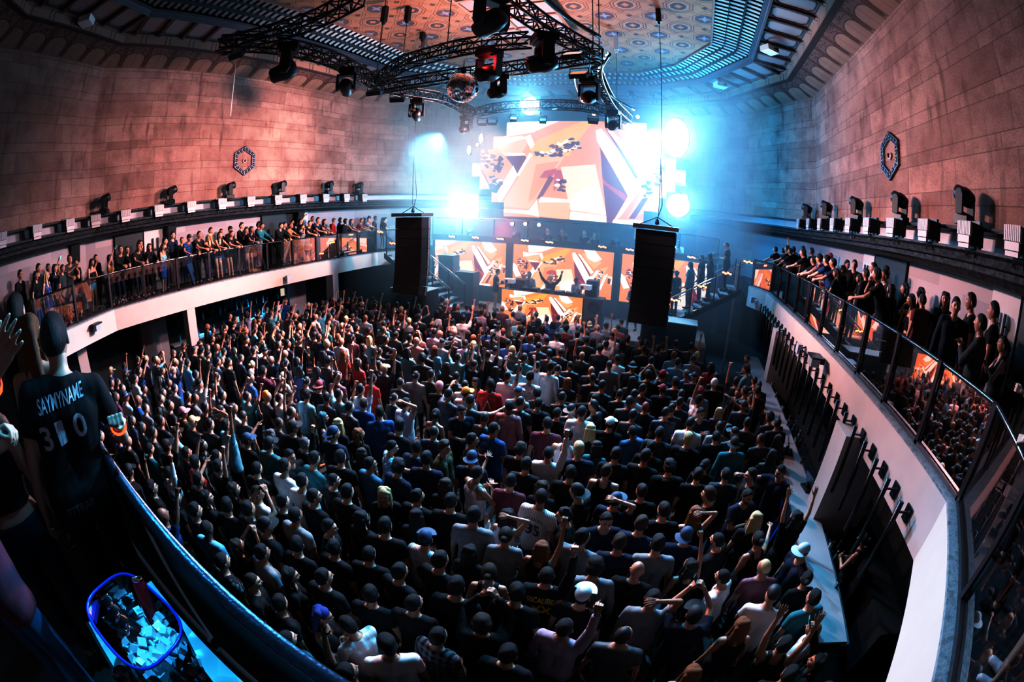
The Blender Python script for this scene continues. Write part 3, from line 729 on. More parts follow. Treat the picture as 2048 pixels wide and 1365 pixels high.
    names = np.array([p[0] for p in P]); L = names[lab]; Ti = np.array(T.inverted()); vt = v@Ti[:3, :3].T+Ti[:3, 3]
    return dict(v=v, f=f, L=L, t=par, vt=vt, HM=HM, hands=hands, sex=sex, T=T)

def zones(F, style):
    L, t, vt = F['L'], F['t'], F['vt']; x, y, z = vt.T
    tor = np.isin(L, ['pelvis', 'belly', 'chest', 'shoulder']) | ((L == 'th') & (z > .80)) | ((L == 'neck') & (z < 1.455))
    ua = np.isin(L, ['uaR', 'uaL']); fa = np.isin(L, ['faR', 'faL']); rad = np.hypot(x, y+.005)
    collar = (z > 1.49) | ((z > 1.44) & (rad < .075) & (y > 0))
    if style in ('t', 'k'): return tor & ~collar & (z > .80) | ua & (t < .60)
    if style in ('l', 'h', 'j'): return (tor & ~collar & (z > (.80 if style != 'h' else .84))) | ua | fa & (t < .95)
    if style == 'v': return tor & (z > .88) & ~((z > 1.40) & ((np.abs(x) < .055) | (np.abs(x) > .115))) & ~((z > 1.31) & (y > .03) & (np.abs(x) < .05)) & ~((z > 1.30) & (np.abs(x) > .15))
    if style == 'z': return tor & (z > 1.06) & (z < 1.33)                    # bandeau / crop
    if style == 'P': return (np.isin(L, ['pelvis']) & (z < 1.02)) | (L == 'th') | ((L == 'sh') & (t < .94)) | ((L == 'belly') & (z < 1.0))
    if style == 'S': return (np.isin(L, ['pelvis']) & (z < 1.02)) | ((L == 'th') & (t < .42)) | ((L == 'belly') & (z < 1.0))
    if style in 'FG': return (L == 'ft'+('R' if style == 'F' else 'L'))
def garment(F, style, seed=1):
    v, f = F['v'], F['f']; n = normals(v, f); w = zones(F, style); keep = (w[f]).sum(1) >= 3
    off = {'t': .012, 'k': .012, 'l': .012, 'h': .019, 'j': .019, 'v': .013, 'z': .010, 'P': .006, 'S': .009, 'F': .009, 'G': .009}[style]
    o = np.full(len(v), off); vt = F['vt']
    if style in 'tlhj' and F['sex'] == 'm':
        o += .014*np.clip((1.18-vt[:, 2])/.2, 0, 1)+.012*np.clip((.90-vt[:, 2])/.1, 0, 1); o += .008*np.isin(F['L'], ['uaR', 'uaL'])*F['t']
    amp = .0045 if style in 'tlhj' else .002
    vn = v*np.array([1, 1, .55]); o = o+amp*wob(vn, 42, seed)+amp*.7*wob(v*np.array([1, 1, .4]), 85, seed+3)
    sv, sf, u = submesh(v+n*o[:, None], f, keep); sv = smooth_border(sv, sf, 6)
    if style == 'h':                                                          # hood lying on the back
        m = MB(); T = F['T']
        for a, b, r in (((-.10, -.03, 1.47), (-.05, -.11, 1.46), .036), ((.10, -.03, 1.47), (.05, -.11, 1.46), .036), ((-.05, -.11, 1.46), (.05, -.11, 1.46), .04), ((0, -.12, 1.46), (0, -.135, 1.36), .045)):
            rcone(m, T @ V(a), T @ V(b), r, r*.9)
        hv, hf = remesh(m, .013, 2); sv, sf2 = join([(sv, sf), (hv, hf)]); return sv, sf2
    return sv, sf
BODY = {}
def body(sex, pk, extra=None):
    key = sex+pk
    if key in BODY: return BODY[key]
    pose = extra or POSE[pk]; F = figure(sex, pose); hv, hf, hm, ev, ef = HEADS[sex]; HM = np.array(F['HM'])
    parts, mi = [(F['v'], F['f']), (hv@HM[:3, :3].T+HM[:3, 3], hf), (ev@HM[:3, :3].T+HM[:3, 3], ef)], [0]*len(F['f'])+hm.tolist()+[0]*len(ef)
    for M, hs, s in F['hands'].values():
        v, f = HANDS[hs]; M = np.array(M); v = v*np.array([s, 1, 1]); f = f if s > 0 else f[:, ::-1]
        if sex == 'f': v = v*.88
        parts.append((v@M[:3, :3].T+M[:3, 3], f)); mi += [0]*len(f)
    v, f = join(parts); F['me'] = npmesh('person', v, f, mi)
    for _ in range(4): F['me'].materials.append(None)
    F['g'] = {}; BODY[key] = F; return F
GN = {'t': 'shirt', 'k': 'shirt', 'l': 'long_sleeved_shirt', 'h': 'hooded_sweatshirt', 'j': 'jacket', 'v': 'tank_top', 'z': 'crop_top', 'P': 'trousers', 'S': 'shorts', 'F': 'shoe', 'G': 'shoe'}
def gmesh(F, style):
    if style not in F['g']:
        v, f = garment(F, style, len(F['g'])+3); me = npmesh(GN[style], v, f); me.materials.append(None); F['g'][style] = me
    return F['g'][style]
HM_ = {}
def hmesh(k):
    if k not in HM_: v, f = HAIR[k]; me = npmesh('hair', np.asarray(v), f); me.materials.append(None); HM_[k] = me
    return HM_[k]
SKINC = [(.50, .27, .19), (.42, .21, .14), (.33, .155, .10), (.22, .10, .065), (.11, .052, .036)]
def skin(i):
    n = 'skin_tone_%d' % i
    if n in MATS: return MATS[n]
    k = NT(n); c = k.objco(); f = k.noise(35, 3, c); q = SKINC[i]
    k.bsdf(k.mix(f, tuple(x*.88 for x in q), tuple(x*1.1 for x in q)), .48, 0, f, .08, .005, .45, Subsurface_Weight=.0); MATS[n] = k.m; return k.m
EYES = simple('eyes_and_brows', (.012, .008, .007), .4, 0, .1)
LIPS = [simple('lips_%d' % i, (q[0]*.85, q[1]*.55, q[2]*.55), .4, 0, .1) for i, q in enumerate(SKINC)]
HAIRC = {'k': (.010, .008, .009), 'n': (.035, .018, .011), 'y': (.50, .36, .20), 'r': (.20, .065, .022), 'g': (.12, .10, .10), 'w': (.60, .60, .60), 'p': (.62, .28, .30), 'b': (.02, .05, .25), 't': (.03, .12, .14), 'm': (.22, .04, .05), 'd': (.28, .02, .025), 'o': (.75, .24, .04), 'l': (.35, .48, .55), 'a': (.03, .06, .12)}
CLC = {'k': (.008, .008, .010), 'w': (.62, .58, .60), 'g': (.20, .20, .22), 'n': (.012, .018, .04), 'b': (.02, .07, .20), 't': (.02, .13, .15), 'c': (.14, .34, .42), 'm': (.13, .03, .045), 'r': (.42, .03, .028), 'p': (.42, .17, .16), 'o': (.08, .07, .04), 'l': (.36, .27, .36), 'd': (.035, .04, .045), 'y': (.33, .17, .06), 'e': (.04, .10, .20)}
CLN = {'k': 'black', 'w': 'white', 'g': 'grey', 'n': 'navy', 'b': 'blue', 't': 'teal', 'c': 'light blue', 'm': 'maroon', 'r': 'red', 'p': 'pink', 'o': 'olive', 'l': 'lilac', 'd': 'charcoal', 'y': 'ochre', 'e': 'denim blue'}
HCN = {'k': 'black', 'n': 'brown', 'y': 'blond', 'r': 'auburn', 'g': 'grey', 'w': 'white', 'p': 'pink', 'b': 'blue', 't': 'teal', 'm': 'maroon', 'd': 'red', 'o': 'orange', 'l': 'pale blue', 'a': 'navy'}
def hairmat(c, cap=False):
    n = ('cap_' if cap else 'hair_')+HCN[c].replace(' ', '_')
    if n in MATS: return MATS[n]
    k = NT(n); q = HAIRC[c]
    if cap: f = k.noise(60, 3, k.objco()); k.bsdf(k.mix(f, tuple(x*.85 for x in q), q), .75, 0, f, .2, .004)
    else:
        mp = k.n('ShaderNodeMapping'); mp.inputs['Scale'].default_value = (60, 60, 6); k.l(k.objco(), mp.inputs[0]); f = k.noise(3, 5, mp.outputs[0], .7)
        k.bsdf(k.mix(f, tuple(x*.5 for x in q), tuple(x*1.5 for x in q)), .55, 0, f, .9, .012, .35)
    MATS[n] = k.m; return k.m
def cloth(c, pat=''):
    n = 'cloth_'+CLN[c].replace(' ', '_')+pat
    if n in MATS: return MATS[n]
    k = NT(n); co = k.objco(); q = CLC[c]; f = k.noise(8, 4, co); w = k.noise(140, 2, co); sp = k.n('ShaderNodeSeparateXYZ'); k.l(co, sp.inputs[0])
    base = k.mix(f, tuple(x*.8 for x in q), tuple(min(1, x*1.15) for x in q)); X, Y, Z = sp.outputs
    band = lambda a, s, t: k.math('LESS_THAN', k.math('FRACT', k.math('MULTIPLY', a, s)), t)
    if pat == 'pin': base = k.mix(band(k.math('ADD', X, k.math('MULTIPLY', Y, .35)), 42, .18), base, (.03, .03, .05))
    if pat == 'plaid':
        a, b = band(X, 13, .5), band(Z, 13, .5); base = k.mix(k.math('MULTIPLY', k.math('ADD', a, b), .5), base, (.006, .008, .012))
    if pat == 'check':
        a, b = band(k.math('ADD', X, Z), 11, .18), band(k.math('SUBTRACT', X, Z), 11, .18); base = k.mix(k.math('MAXIMUM', a, b), base, (.03, .14, .2))
    if pat == 'stripe': base = k.mix(band(Z, 14, .45), base, (.01, .012, .015))
    if pat == 'print':
        v = k.n('ShaderNodeTexVoronoi'); v.inputs['Scale'].default_value = 16; k.l(co, v.inputs['Vector'])
        base = k.mix(k.math('LESS_THAN', v.outputs['Distance'], .35), base, tuple(min(1, x*.3+.14) for x in q[::-1]))
    k.bsdf(base, .85, 0, w, .15, .003, .25); MATS[n] = k.m; return k.m
PATN = {'': '', 'pin': 'pinstriped', 'plaid': 'plaid', 'check': 'checked', 'stripe': 'striped', 'print': 'patterned'}
def setmat(o, i, m): o.material_slots[i].link = 'OBJECT'; o.material_slots[i].material = m
def child(name, me, par, mat, M=None):
    o = bpy.data.objects.new(name, me); COL.objects.link(o); o.parent = par; setmat(o, 0, mat)
    if M is not None: o.matrix_local = M
    return o
def person(loc, rz, sex, pk, top, tc, hair, hc, label, group, sk=1, pat='', bottom='P', bc='k', scale=1., beard=False, shoes=False, extra=None, cat='person'):
    F = body(sex, pk, extra); o = bpy.data.objects.new('person', F['me']); COL.objects.link(o)
    o.location = loc; o.rotation_euler = (0, 0, rz); s = scale*(.955 if sex == 'f' else 1.); o.scale = (s, s, s)
    tag(o, label, cat, group)
    S = skin(sk); setmat(o, 0, S); setmat(o, 1, EYES); setmat(o, 2, LIPS[sk]); setmat(o, 3, hairmat('n' if hc not in 'kgn' else hc) if beard else S)
    if hair in 'CRNHO':
        if hair in 'CRH': child('hair', hmesh('low'), o, hairmat('k'), F['HM'])
        child({'C': 'cap', 'R': 'cap', 'N': 'beanie', 'H': 'hat', 'O': 'hood'}[hair], hmesh(hair), o, hairmat(hc, True), F['HM'])
    elif hair != 'b': child('hair', hmesh(hair), o, hairmat(hc), F['HM'])
    child(GN[top], gmesh(F, top), o, cloth(tc, pat))
    if bottom == 'K':
        m = MB(); Ms = Matrix.Scale(.78, 4, (0, 1, 0)); m.lathe([(.150, 1.06), (.172, 1.0), (.205, .92), (.200, .78), (.185, .60), (.180, .52), (.172, .52)], 28, Ms, False)
        sk_ = m.build('skirt', cloth(bc), o)
    else: child(GN[bottom], gmesh(F, bottom), o, cloth(bc))
    if shoes:
        for q in 'FG': child('shoe', gmesh(F, q), o, cloth('k' if shoes is True else shoes))
    return o, F
def hand_world(o, F, side='R'):
    bpy.context.view_layer.update() if False else None
    M = Matrix.LocRotScale(o.location, o.rotation_euler, o.scale); return M @ F['hands'][side][0]
# ---------------------------------------------------------------- fixtures on the light shelf
LOUV = simple('pale_louvre', (.34, .29, .29), .5, .1, .08, 3)
def floodlight_proto():
    r = empty('floodlight'); m = MB()
    m.box((0, 0, 0), (.34, .30, .30)); m.box((0, .10, -.17), (.30, .06, .08)); m.build('housing', BLACK, r)
    m = MB()                                                    # louvred front with the lower lamp lip
    for k in range(9): m.box((-.17+.0425*k, -.165, .055), (.03, .05, .19))
    m.box((0, -.155, .055), (.36, .02, .20)); m.box((0, -.165, -.10), (.33, .05, .10)); m.box((0, -.16, -.19), (.30, .04, .06)); m.build('louvre_front', LOUV, r)
    for s in (-1, 1): MB().bar((s*.10, .02, -.14), (s*.13, .0, -.33), .025).build('bracket_arm', BLACK, r)
    MB().bar((-.2, .05, .17), (.2, .05, .17), .05).build('mounting_bar', BLACK, r); return r
def moving_head_proto(name='moving_head_light'):
    """floor base, U yoke and tilted lens barrel; lens is its own part"""
    r = empty(name); m = MB(); m.box((0, 0, .06), (.32, .30, .12)); m.box((0, 0, .13), (.24, .24, .04)); m.build('base', BLACK, r)
    m = MB()
    for s in (-1, 1):
        m.extrude([(s*.155, -.07, .14), (s*.155, .07, .14), (s*.155, .08, .42), (s*.155, .04, .50), (s*.155, -.04, .50), (s*.155, -.08, .42)], (s*.05, 0, 0))
    m.box((0, 0, .16), (.40, .14, .04)); m.build('yoke', BLACKP, r)
    T = Matrix.Translation((0, 0, .42)) @ Matrix.Rotation(math.radians(70), 4, 'X'); m = MB()
    m.lathe([(.06, -.17), (.115, -.15), (.14, -.06), (.145, .02), (.125, .10), (.118, .20), (.10, .21)], 18, T); h = m.build('lamp_head', BLACK, r)
    m = MB(); m.lathe([(.095, .205), (.09, .222), (.05, .232), (0, .235)], 16, T, False); m.build('lens', simple('lens_glass', (.05, .02, .02), .08, .6, .2, 40), h); return r
fp = floodlight_proto(); first = [True]
def place(proto, loc, rz, label, cat, group, used, sc=1., rx=0):
    o = proto if not used[0] else copy_tree(proto); used[0] = True
    o.location = loc; o.rotation_euler = (rx, 0, rz); o.scale = (sc, sc, sc); return tag(o, label, cat, group)
fu = [False]; ORD = ['first', 'second', 'third', 'fourth', 'fifth', 'sixth', 'seventh', 'eighth', 'ninth', 'tenth', 'eleventh', 'twelfth', 'thirteenth', 'fourteenth', 'fifteenth']
for k, y in enumerate([-.64, .59, 1.83, 2.95, 4.10, 5.41, 6.74, 8.08, 9.42, 10.78, 12.13, 13.49, 14.83, 16.1]):
    x = -14.52 if y > 2.6 else -15.06+.54+(2.8-y)*.53
    place(fp, (x, y, 5.82), math.radians(90) if y > 2.6 else math.radians(118), 'louvred floodlight on the far cornice shelf, %s from the nearest end' % ORD[k], 'floodlight', 'floodlights on the far cornice shelf', fu)
for k, y in enumerate([4.18, 5.42, 6.79, 8.2, 9.54, 10.8, 12.12, 13.43, 14.8, 16.2]):
    place(fp, (4.46, y, 5.84), math.radians(-90), 'louvred floodlight on the bar-side cornice shelf, %s from the near end' % ORD[k], 'floodlight', 'floodlights on the bar-side cornice shelf', fu)
mp_ = moving_head_proto(); mu = [False]
for k, y in enumerate([3.34, 6.01, 8.59, 11.15, 13.93, 16.0]):
    place(mp_, (-14.66, y, 5.98), math.radians(150+6*k), 'black moving head lamp on the far cornice, %s from the near corner' % ORD[k], 'stage light', 'moving heads along the far cornice', mu, 1.05)
for k, y in enumerate([5.83, 8.38, 11.0, 13.67, 16.1]):
    place(mp_, (4.62, y, 5.98), math.radians(-165+10*k), 'black moving head lamp on the bar-side cornice, %s from the near end' % ORD[k], 'stage light', 'moving heads along the bar-side cornice', mu, 1.05)
# hexagonal iron grilles on the stone walls
def hex_grille(loc, rz, label):
    r = empty('hexagonal_wall_grille', loc, rz, label, 'wall grille', 'iron hexagons on the stone walls'); iron = simple('wrought_iron', (.10, .10, .12), .5, .6, .4, 20)
    P = lambda s: [V((x*s, -.03, z*s)) for x, z in ((0, .57), (.49, .30), (.49, -.26), (0, -.57), (-.49, -.26), (-.49, .30))]
    a, b = P(1), P(.74); m = MB(); m.tube(a, .03, 6, True); m.tube(b, .022, 6, True); m.build('frame', iron, r); m = MB()
    for i in range(6):
        for f in (0, .33, .66): m.bar(a[i].lerp(a[(i+1) % 6], f), b[i].lerp(b[(i+1) % 6], f), .035)
        for f in (.16, .5, .83):
            q = a[i].lerp(a[(i+1) % 6], f).lerp(b[i].lerp(b[(i+1) % 6], f), .5); m.ball(q, .045, 8)
    m.build('scroll_lattice', iron, r); m = MB(); m.lathe([(0, 0), (.09, 0), (.085, .03), (.05, .05)], 16, Matrix.Rotation(PI/2, 4, 'X')); m.build('centre_ring', simple('pale_ring', (.6, .5, .45), .5, .2, .1), r)
    m = MB(); m.ball((0, -.05, 0), (.05, .05, .06), 10); m.build('centre_boss', BLACKP, r)
hex_grille((-15.04, 9.47, 7.45), math.radians(90), 'hexagonal iron grille on the stone wall above the far balcony')
hex_grille((4.98, 9.58, 7.58), math.radians(-90), 'hexagonal iron grille on the stone wall above the bar-side balcony')

# ---------------------------------------------------------------- truss ring
TZ = 8.9; TRM = simple('truss_black', (.018, .018, .022), .35, .7, .3)
def catmull(P, n=6):
    P = [V(p) for p in P]; Q = [P[0]*2-P[1]]+P+[P[-1]*2-P[-2]]; out = []
    for i in range(1, len(Q)-2):
        for k in range(n):
            t = k/n; a, b, c, d = Q[i-1:i+3]; out.append(.5*((2*b)+(c-a)*t+(2*a-5*b+4*c-d)*t*t+(3*b-a-3*c+d)*t**3))
    return out+[P[-1]]
def truss(P, label, w=.29, z=TZ):
    C = catmull([(p[0], p[1], z) for p in P]); L = [0]
    for a, b in zip(C, C[1:]): L.append(L[-1]+(b-a).length)
    n = max(3, round(L[-1]/.34)); S = []
    for k in range(n+1):
        d = L[-1]*k/n; i = min(len(C)-2, max(j for j in range(len(L)) if L[j] <= d+1e-6)); f = (d-L[i])/max(1e-6, L[i+1]-L[i]); p = C[i].lerp(C[i+1], f); t = (C[i+1]-C[i]).normalized(); S.append((p, V((-t.y, t.x, 0))))
    O = S[len(S)//2][0]; r = empty('lighting_truss', O, 0, label, 'truss', 'trusses of the lighting rig')
    ch = [[p-O+nn*(a*w/2)+V((0, 0, b*w/2)) for p, nn in S] for a in (-1, 1) for b in (-1, 1)]
    for c in ch: MB().tube(c, .029, 6).build('chord', TRM, r)
    m = MB()
    for k in range(n):
        for i, j in ((0, 1), (2, 3), (0, 2), (1, 3)):
            a, b = (ch[i], ch[j]) if k % 2 else (ch[j], ch[i]); m.bar(a[k], b[k+1], .023); m.bar(ch[i][k], ch[j][k], .02)
    m.build('lacing', TRM, r); return r
TR = dict(T1=[(-4.9, 4.9), (-5.97, 5.04), (-6.93, 4.84), (-8.25, 4.19)], T2=[(-8.07, 4.08), (-7.71, 4.91), (-7.54, 5.93), (-7.61, 7.31), (-8.24, 9.46)],
 T3=[(-8.24, 9.46), (-6.66, 8.49), (-5.5, 8.27), (-4.41, 8.16), (-3.19, 8.26)], T4=[(-2.87, 6.1), (-2.68, 7.42), (-2.38, 8.42), (-2.03, 9.31)],
 T5=[(-8.5, 9.86), (-6.9, 9.99), (-4.67, 10.04), (-3.25, 9.78), (-2.13, 9.37)], T6=[(-8.38, 9.63), (-8.05, 10.88), (-7.58, 12.18), (-7.82, 14.67)],
 T7=[(-7.86, 14.65), (-6.44, 14.01), (-4.7, 13.99), (-3.33, 14.4), (-2.27, 16.2)], T8=[(-2.03, 9.31), (-2.35, 10.86), (-2.5, 13.71), (-2.27, 16.2)])
TL = dict(T1='straight upper truss crossing toward the near corner of the rig', T2='curved truss nearest the far stone wall', T3='arched truss passing behind the big moving head', T4='truss running down from the ceiling grille', T5='long truss crossing behind the mirror ball',
 T6='curved truss from the left corner toward the screen', T7='arched truss directly in front of the big screen', T8='truss on the right side of the rig beside the curved pixel bars')
for k in TR: truss(TR[k], 'black box '+TL[k])
def pixel_mat(nm, col, st):
    k = NT(nm); sp = k.n('ShaderNodeSeparateXYZ'); k.l(k.objco(), sp.inputs[0]); f = k.math('GREATER_THAN', k.math('FRACT', k.math('MULTIPLY', k.math('ADD', sp.outputs[0], sp.outputs[1]), 7.)), .4)
    b = k.bsdf(k.mix(f, (.01, .01, .012), (.3, .34, .36)), .3); b.inputs['Emission Color'].default_value = (*col, 1); k.l(k.math('MULTIPLY', f, st), b.inputs['Emission Strength']); return k.m
PIX = pixel_mat('pixel_tape_glow', (.55, .9, 1.), 1.6)
def pixbar(P, label, lit=True):
    C = catmull([(p[0], p[1], TZ) for p in P]); O = C[0].copy(); C = [c-O for c in C]; r = empty('curved_pixel_bar', O, 0, label, 'light bar', 'curved pixel bars on the rig')
    MB().tube(C, .045, 6).build('bar', TRM, r); MB().tube([c+V((-.035, -.035, 0)) for c in C], .03, 6).build('pixel_tape', PIX if lit else pixel_mat('unlit_pixels', (0, 0, 0), 0.), r)
pixbar([(-1.73, 9.31), (-2.1, 10.26), (-2.27, 10.86), (-2.39, 11.86), (-2.33, 13.07), (-1.87, 14.57)], 'curved pixel bar, the outer of two arcs at the right of the rig')
pixbar([(-2.91, 10.93), (-3.11, 11.85), (-3.21, 12.7), (-3.14, 13.53), (-2.92, 14.04)], 'curved pixel bar, the shorter inner arc at the right of the rig')
pixbar([(-2.3, 6.1), (-2.1, 7.3), (-1.74, 8.3)], 'unlit curved pixel bar beside the ceiling grille', False)

def hung_head(sc_lens=None):
    r = moving_head_proto('moving_head_light'); return r
def hang(proto, p, rz, label, used, sc, tilt=0):
    o = proto if not used[0] else copy_tree(proto); used[0] = True
    o.location = (p[0], p[1], TZ-.15); o.rotation_euler = (PI, 0, rz); o.scale = (sc, sc, sc); tag(o, label, 'stage light', 'moving heads hung from the rig')
HH = moving_head_proto(); hu = [False]
for p, rz, l, sc in (((-7.15, 5.3), 2.4, 'under the curved truss by the far wall, the larger', 1.45), ((-7.5, 7.5), .6, 'with a bright lens under the curved truss', 1.2), ((-2.7, 7.75), 2.2, 'the big one hung below the ceiling grille', 1.5),
   ((-4.1, 8.25), 2.9, 'glowing red, hung above the mirror ball', 1.4), ((-4.67, 10.0), 2.6, 'hanging right of the mirror ball', 1.2), ((-2.5, 10.7), 3., 'hung inside the curved pixel bars', 1.3), ((-8.05, 11.3), .4, 'tilted sideways beside the cable of the far speaker column', 1.2),
   ((-7.9, 14.3), 2.8, 'hung at the corner before the screen, beside two square floods', 1.2), ((-2.5, 14.2), 3.1, 'hung in front of the upper right part of the screen', 1.25), ((-2.85, 5.74), 1.2, 'lying sideways at the very top of the rig', 1.4)):
    hang(HH, p, rz, 'black moving head lamp '+l, hu, sc)
REDG = glow('red_lamp_glow', (1., .12, .10), 16.)
r = empty('par_lamp', (-4.05, 8.2, 8.62), 0, 'red glowing par lamp clamped to the arched truss above the mirror ball', 'stage light'); m = MB(); m.lathe([(.10, .12), (.13, 0), (.13, -.06), (.10, -.06), (.10, 0)], 14, Matrix.Rotation(-.9, 4, 'X')); m.build('can', BLACK, r)
m = MB(); m.lathe([(.10, -.03), (.06, -.045), (0, -.05)], 14, Matrix.Rotation(-.9, 4, 'X'), False); m.build('lens', REDG, r)
def square_flood(p, z, rz, tilt, label, lit=None, s=1.):
    r = empty('square_flood_light', (p[0], p[1], z), rz, label, 'stage light', 'square flood lights on the rig'); M = Matrix.Rotation(tilt, 4, 'X'); m = MB()
    m.box((0, 0, -.12), (.42*s, .12, .26*s), M.to_3x3()); m.build('housing', BLACK, r); m = MB(); m.tube([(-.23*s, 0, -.12), (-.23*s, 0, .06), (.23*s, 0, .06), (.23*s, 0, -.12)], .016, 6); m.build('bracket', BLACK, r)
    c = V((0, 0, -.12))+M @ V((0, -.066, 0)); m = MB(); m.box(c, (.36*s, .012, .20*s), M.to_3x3()); m.build('front_glass', lit or simple('dim_flood_glass', (.30, .33, .36), .25, .1, .2), r)
WARM, ORG = glow('pinkish_flood', (1., .55, .5), .9), glow('orange_flood', (1., .35, .2), .9)
square_flood((-7.89, 9.04), TZ-.3, .3, -1.0, 'unlit square flood at the left corner of the rig'); square_flood((-7.93, 10.12), TZ-.3, .5, -1.1, 'pale square flood hanging below the left corner of the rig')
square_flood((-2.36, 8.6), TZ-.2, -.1, -1.0, 'square flood glowing pink at the right corner of the rig', WARM); square_flood((-2.54, 9.8), TZ-.25, -.1, -1.0, 'square flood glowing orange under the right corner of the rig', ORG)
for p, l, z in (((-7.4, 4.2), 'square flood nearest the far wall at the end of the rig', 0), ((-7.28, 14.36), 'square flood left of the big screen, outer of the pair', 0), ((-6.9, 14.4), 'square flood left of the big screen, inner of the pair', 0), ((-3.24, 14.5), 'square flood hanging over the upper right of the screen', 0), ((-2.55, 15.2), 'square flood at the right end of the arched truss', 0), ((-5.95, 14.1), 'small flood left of the white strobe', 0), ((-4.88, 14.1), 'small flood silhouetted below the white strobe', .1)):
    square_flood(p, TZ-.35-z, .3, -.7, 'black '+l, None, .8 if 'small' not in l else .55)

# mirror balls
def mirror_ball(loc, r_, label, zt):
    o = empty('mirror_ball', loc, 0, label, 'mirror ball'); m = MB(); n = 44; v, f = [], []
    for i in range(n//2+1):
        for k in range(n): a, q = PI*i/(n//2), 2*PI*k/n; v.append((r_*math.sin(a)*math.cos(q), r_*math.sin(a)*math.sin(q), r_*math.cos(a)))
    for i in range(n//2):
        for k in range(n): f.append((i*n+k, (i+1)*n+k, (i+1)*n+(k+1) % n, i*n+(k+1) % n))
    m.add(v, f, False); k = NT('mirror_facets_%d' % int(r_*100)); w = k.n('ShaderNodeTexWhiteNoise', noise_dimensions='3D'); g = k.n('ShaderNodeNewGeometry')
    nn = k.n('ShaderNodeVectorMath', operation='MULTIPLY_ADD'); k.l(g.outputs['True Normal'], w.inputs['Vector']); k.l(w.outputs['Color'], nn.inputs[0]); nn.inputs[1].default_value = (.10, .10, .10); k.l(g.outputs['True Normal'], nn.inputs[2])
    b = k.bsdf((.8, .78, .8), .05, 1.); k.l(nn.outputs[0], b.inputs['Normal']); m.build('mirror_tiles', k.m, o)
    m = MB(); m.lathe([(.05, r_-.01), (.07, r_+.02), (.07, r_+.16), (.03, r_+.18)], 12); m.build('motor', BLACK, o); MB().tube([(0, 0, r_+.1), (0, 0, zt-loc[2])], .012, 6).build('hanging_rod', BLACK, o)
mirror_ball((-5.3, 9.3, 8.25), .40, 'large mirror ball hanging in the middle of the rig', 9.0); mirror_ball((-8.1, 11.2, 8.3), .15, 'small mirror ball hanging on the cable of the far speaker column', 8.9)
# ceiling hoists and hanging lines
def hoist(p, z, L, label, mat=BLACK, to=TZ):
    r = empty('chain_hoist', (p[0], p[1], 12.1), 0, label, 'hoist', 'chain hoists under the ceiling'); m = MB(); m.box((0, 0, -z-L/2), (.16, .16, L)); m.box((0, 0, -z-L-.04), (.08, .08, .1)); m.build('motor_body', mat, r)
    m = MB(); m.tube([(.04, 0, 0), (.04, 0, -z)], .012, 5); m.tube([(0, 0, -z-L), (0, 0, to-12.1)], .010, 5); m.build('chain', BLACK, r)
hoist((-8.6, 9.9), .2, .6, 'black chain hoist over the left corner of the rig'); hoist((-8.3, 10.7), .0, .55, 'black chain hoist over the truss behind the mirror ball'); hoist((-9.3, 13.2), .1, .4, 'grey chain hoist high over the far end of the rig', STEEL)
hoist((-2.5, 14.8), .2, .6, 'white chain hoist with loose cables at the far right of the ceiling', simple('grey_box', (.4, .42, .45), .5, 0, .1)); hoist((-.83, 12.9), .0, .5, 'chain hoist carrying the bar-side speaker column', BLACK, 5.3); hoist((-9.2, 12.9), .0, .3, 'chain hoist carrying the far speaker column', BLACK, 5.3)
for i, (a, b) in enumerate((((-8.2, 9.4), 1), ((-2.1, 9.3), 2), ((-2.0, 9.5), 3), ((-5.2, 8.3), 4))):
    o = MB().tube([(a[0], a[1], 12.1), (a[0], a[1], TZ)], .012, 5).build('rigging_wire', BLACK); tag(o, 'thin rigging wire from ceiling to '+['the left corner of the rig', 'the right corner of the rig', 'just behind the right corner of the rig', 'the arched truss near the mirror ball'][i], 'wire', 'rigging wires')
o = MB().tube([(-12, 6.79, 10.5), (-11.95, 6.83, 9.4), (-12, 6.88, 8.4)], .012, 6).build('loose_line', simple('white_cord', (.8, .75, .75), .5)); tag(o, 'white cord hanging loose in front of the far stone wall', 'cord')
def projector(loc, rz, label):
    r = empty('ceiling_projector', loc, rz, label, 'projector', 'white projectors under the ceiling'); m = MB(); m.box((0, 0, 0), (.5, .42, .2)); m.box((0, .05, .13), (.2, .2, .06)); m.build('housing', WHITEP, r); m = MB(); m.lathe([(.07, 0), (.08, .06), (.06, .07)], 12, Matrix.Translation((.1, -.21, 0)) @ Matrix.Rotation(PI/2, 4, 'X')); m.build('lens', BLACK, r); m = MB(); m.bar((0, .05, .15), (0, .05, .4), .05); m.build('mount', BLACK, r)
projector((-12.6, 1.25, 11.45), -.6, 'white projector at the near corner of the ceiling panels'); projector((2.75, 13.6, 11.35), .6, 'white projector on the bar-side ceiling panels'); projector((1.35, 18.1, 11.3), .4, 'white projector in the blue haze at the far ceiling corner')
def fascia_lamp(loc, rz, label, s=1.):
    r = empty('wall_floodlight', loc, rz, label, 'floodlight'); m = MB(); m.box((0, -.18*s, .08), (.34*s, .24*s, .04)); m.box((0, -.05, 0), (.08, .1, .12)); m.build('hood', BLACK, r); m = MB(); m.box((0, -.2*s, -.02), (.2*s, .16*s, .16*s)); m.build('lamp_body', simple('grey_lamp', (.3, .33, .37), .4, .2, .1), r)
fascia_lamp((-12.85, 2.25, 2.95), math.radians(118), 'hooded floodlight on the fascia at the near corner of the far balcony'); fascia_lamp((3.22, 8.3, 2.95), math.radians(-90), 'hooded black floodlight on the fascia over the bar', 1.2)
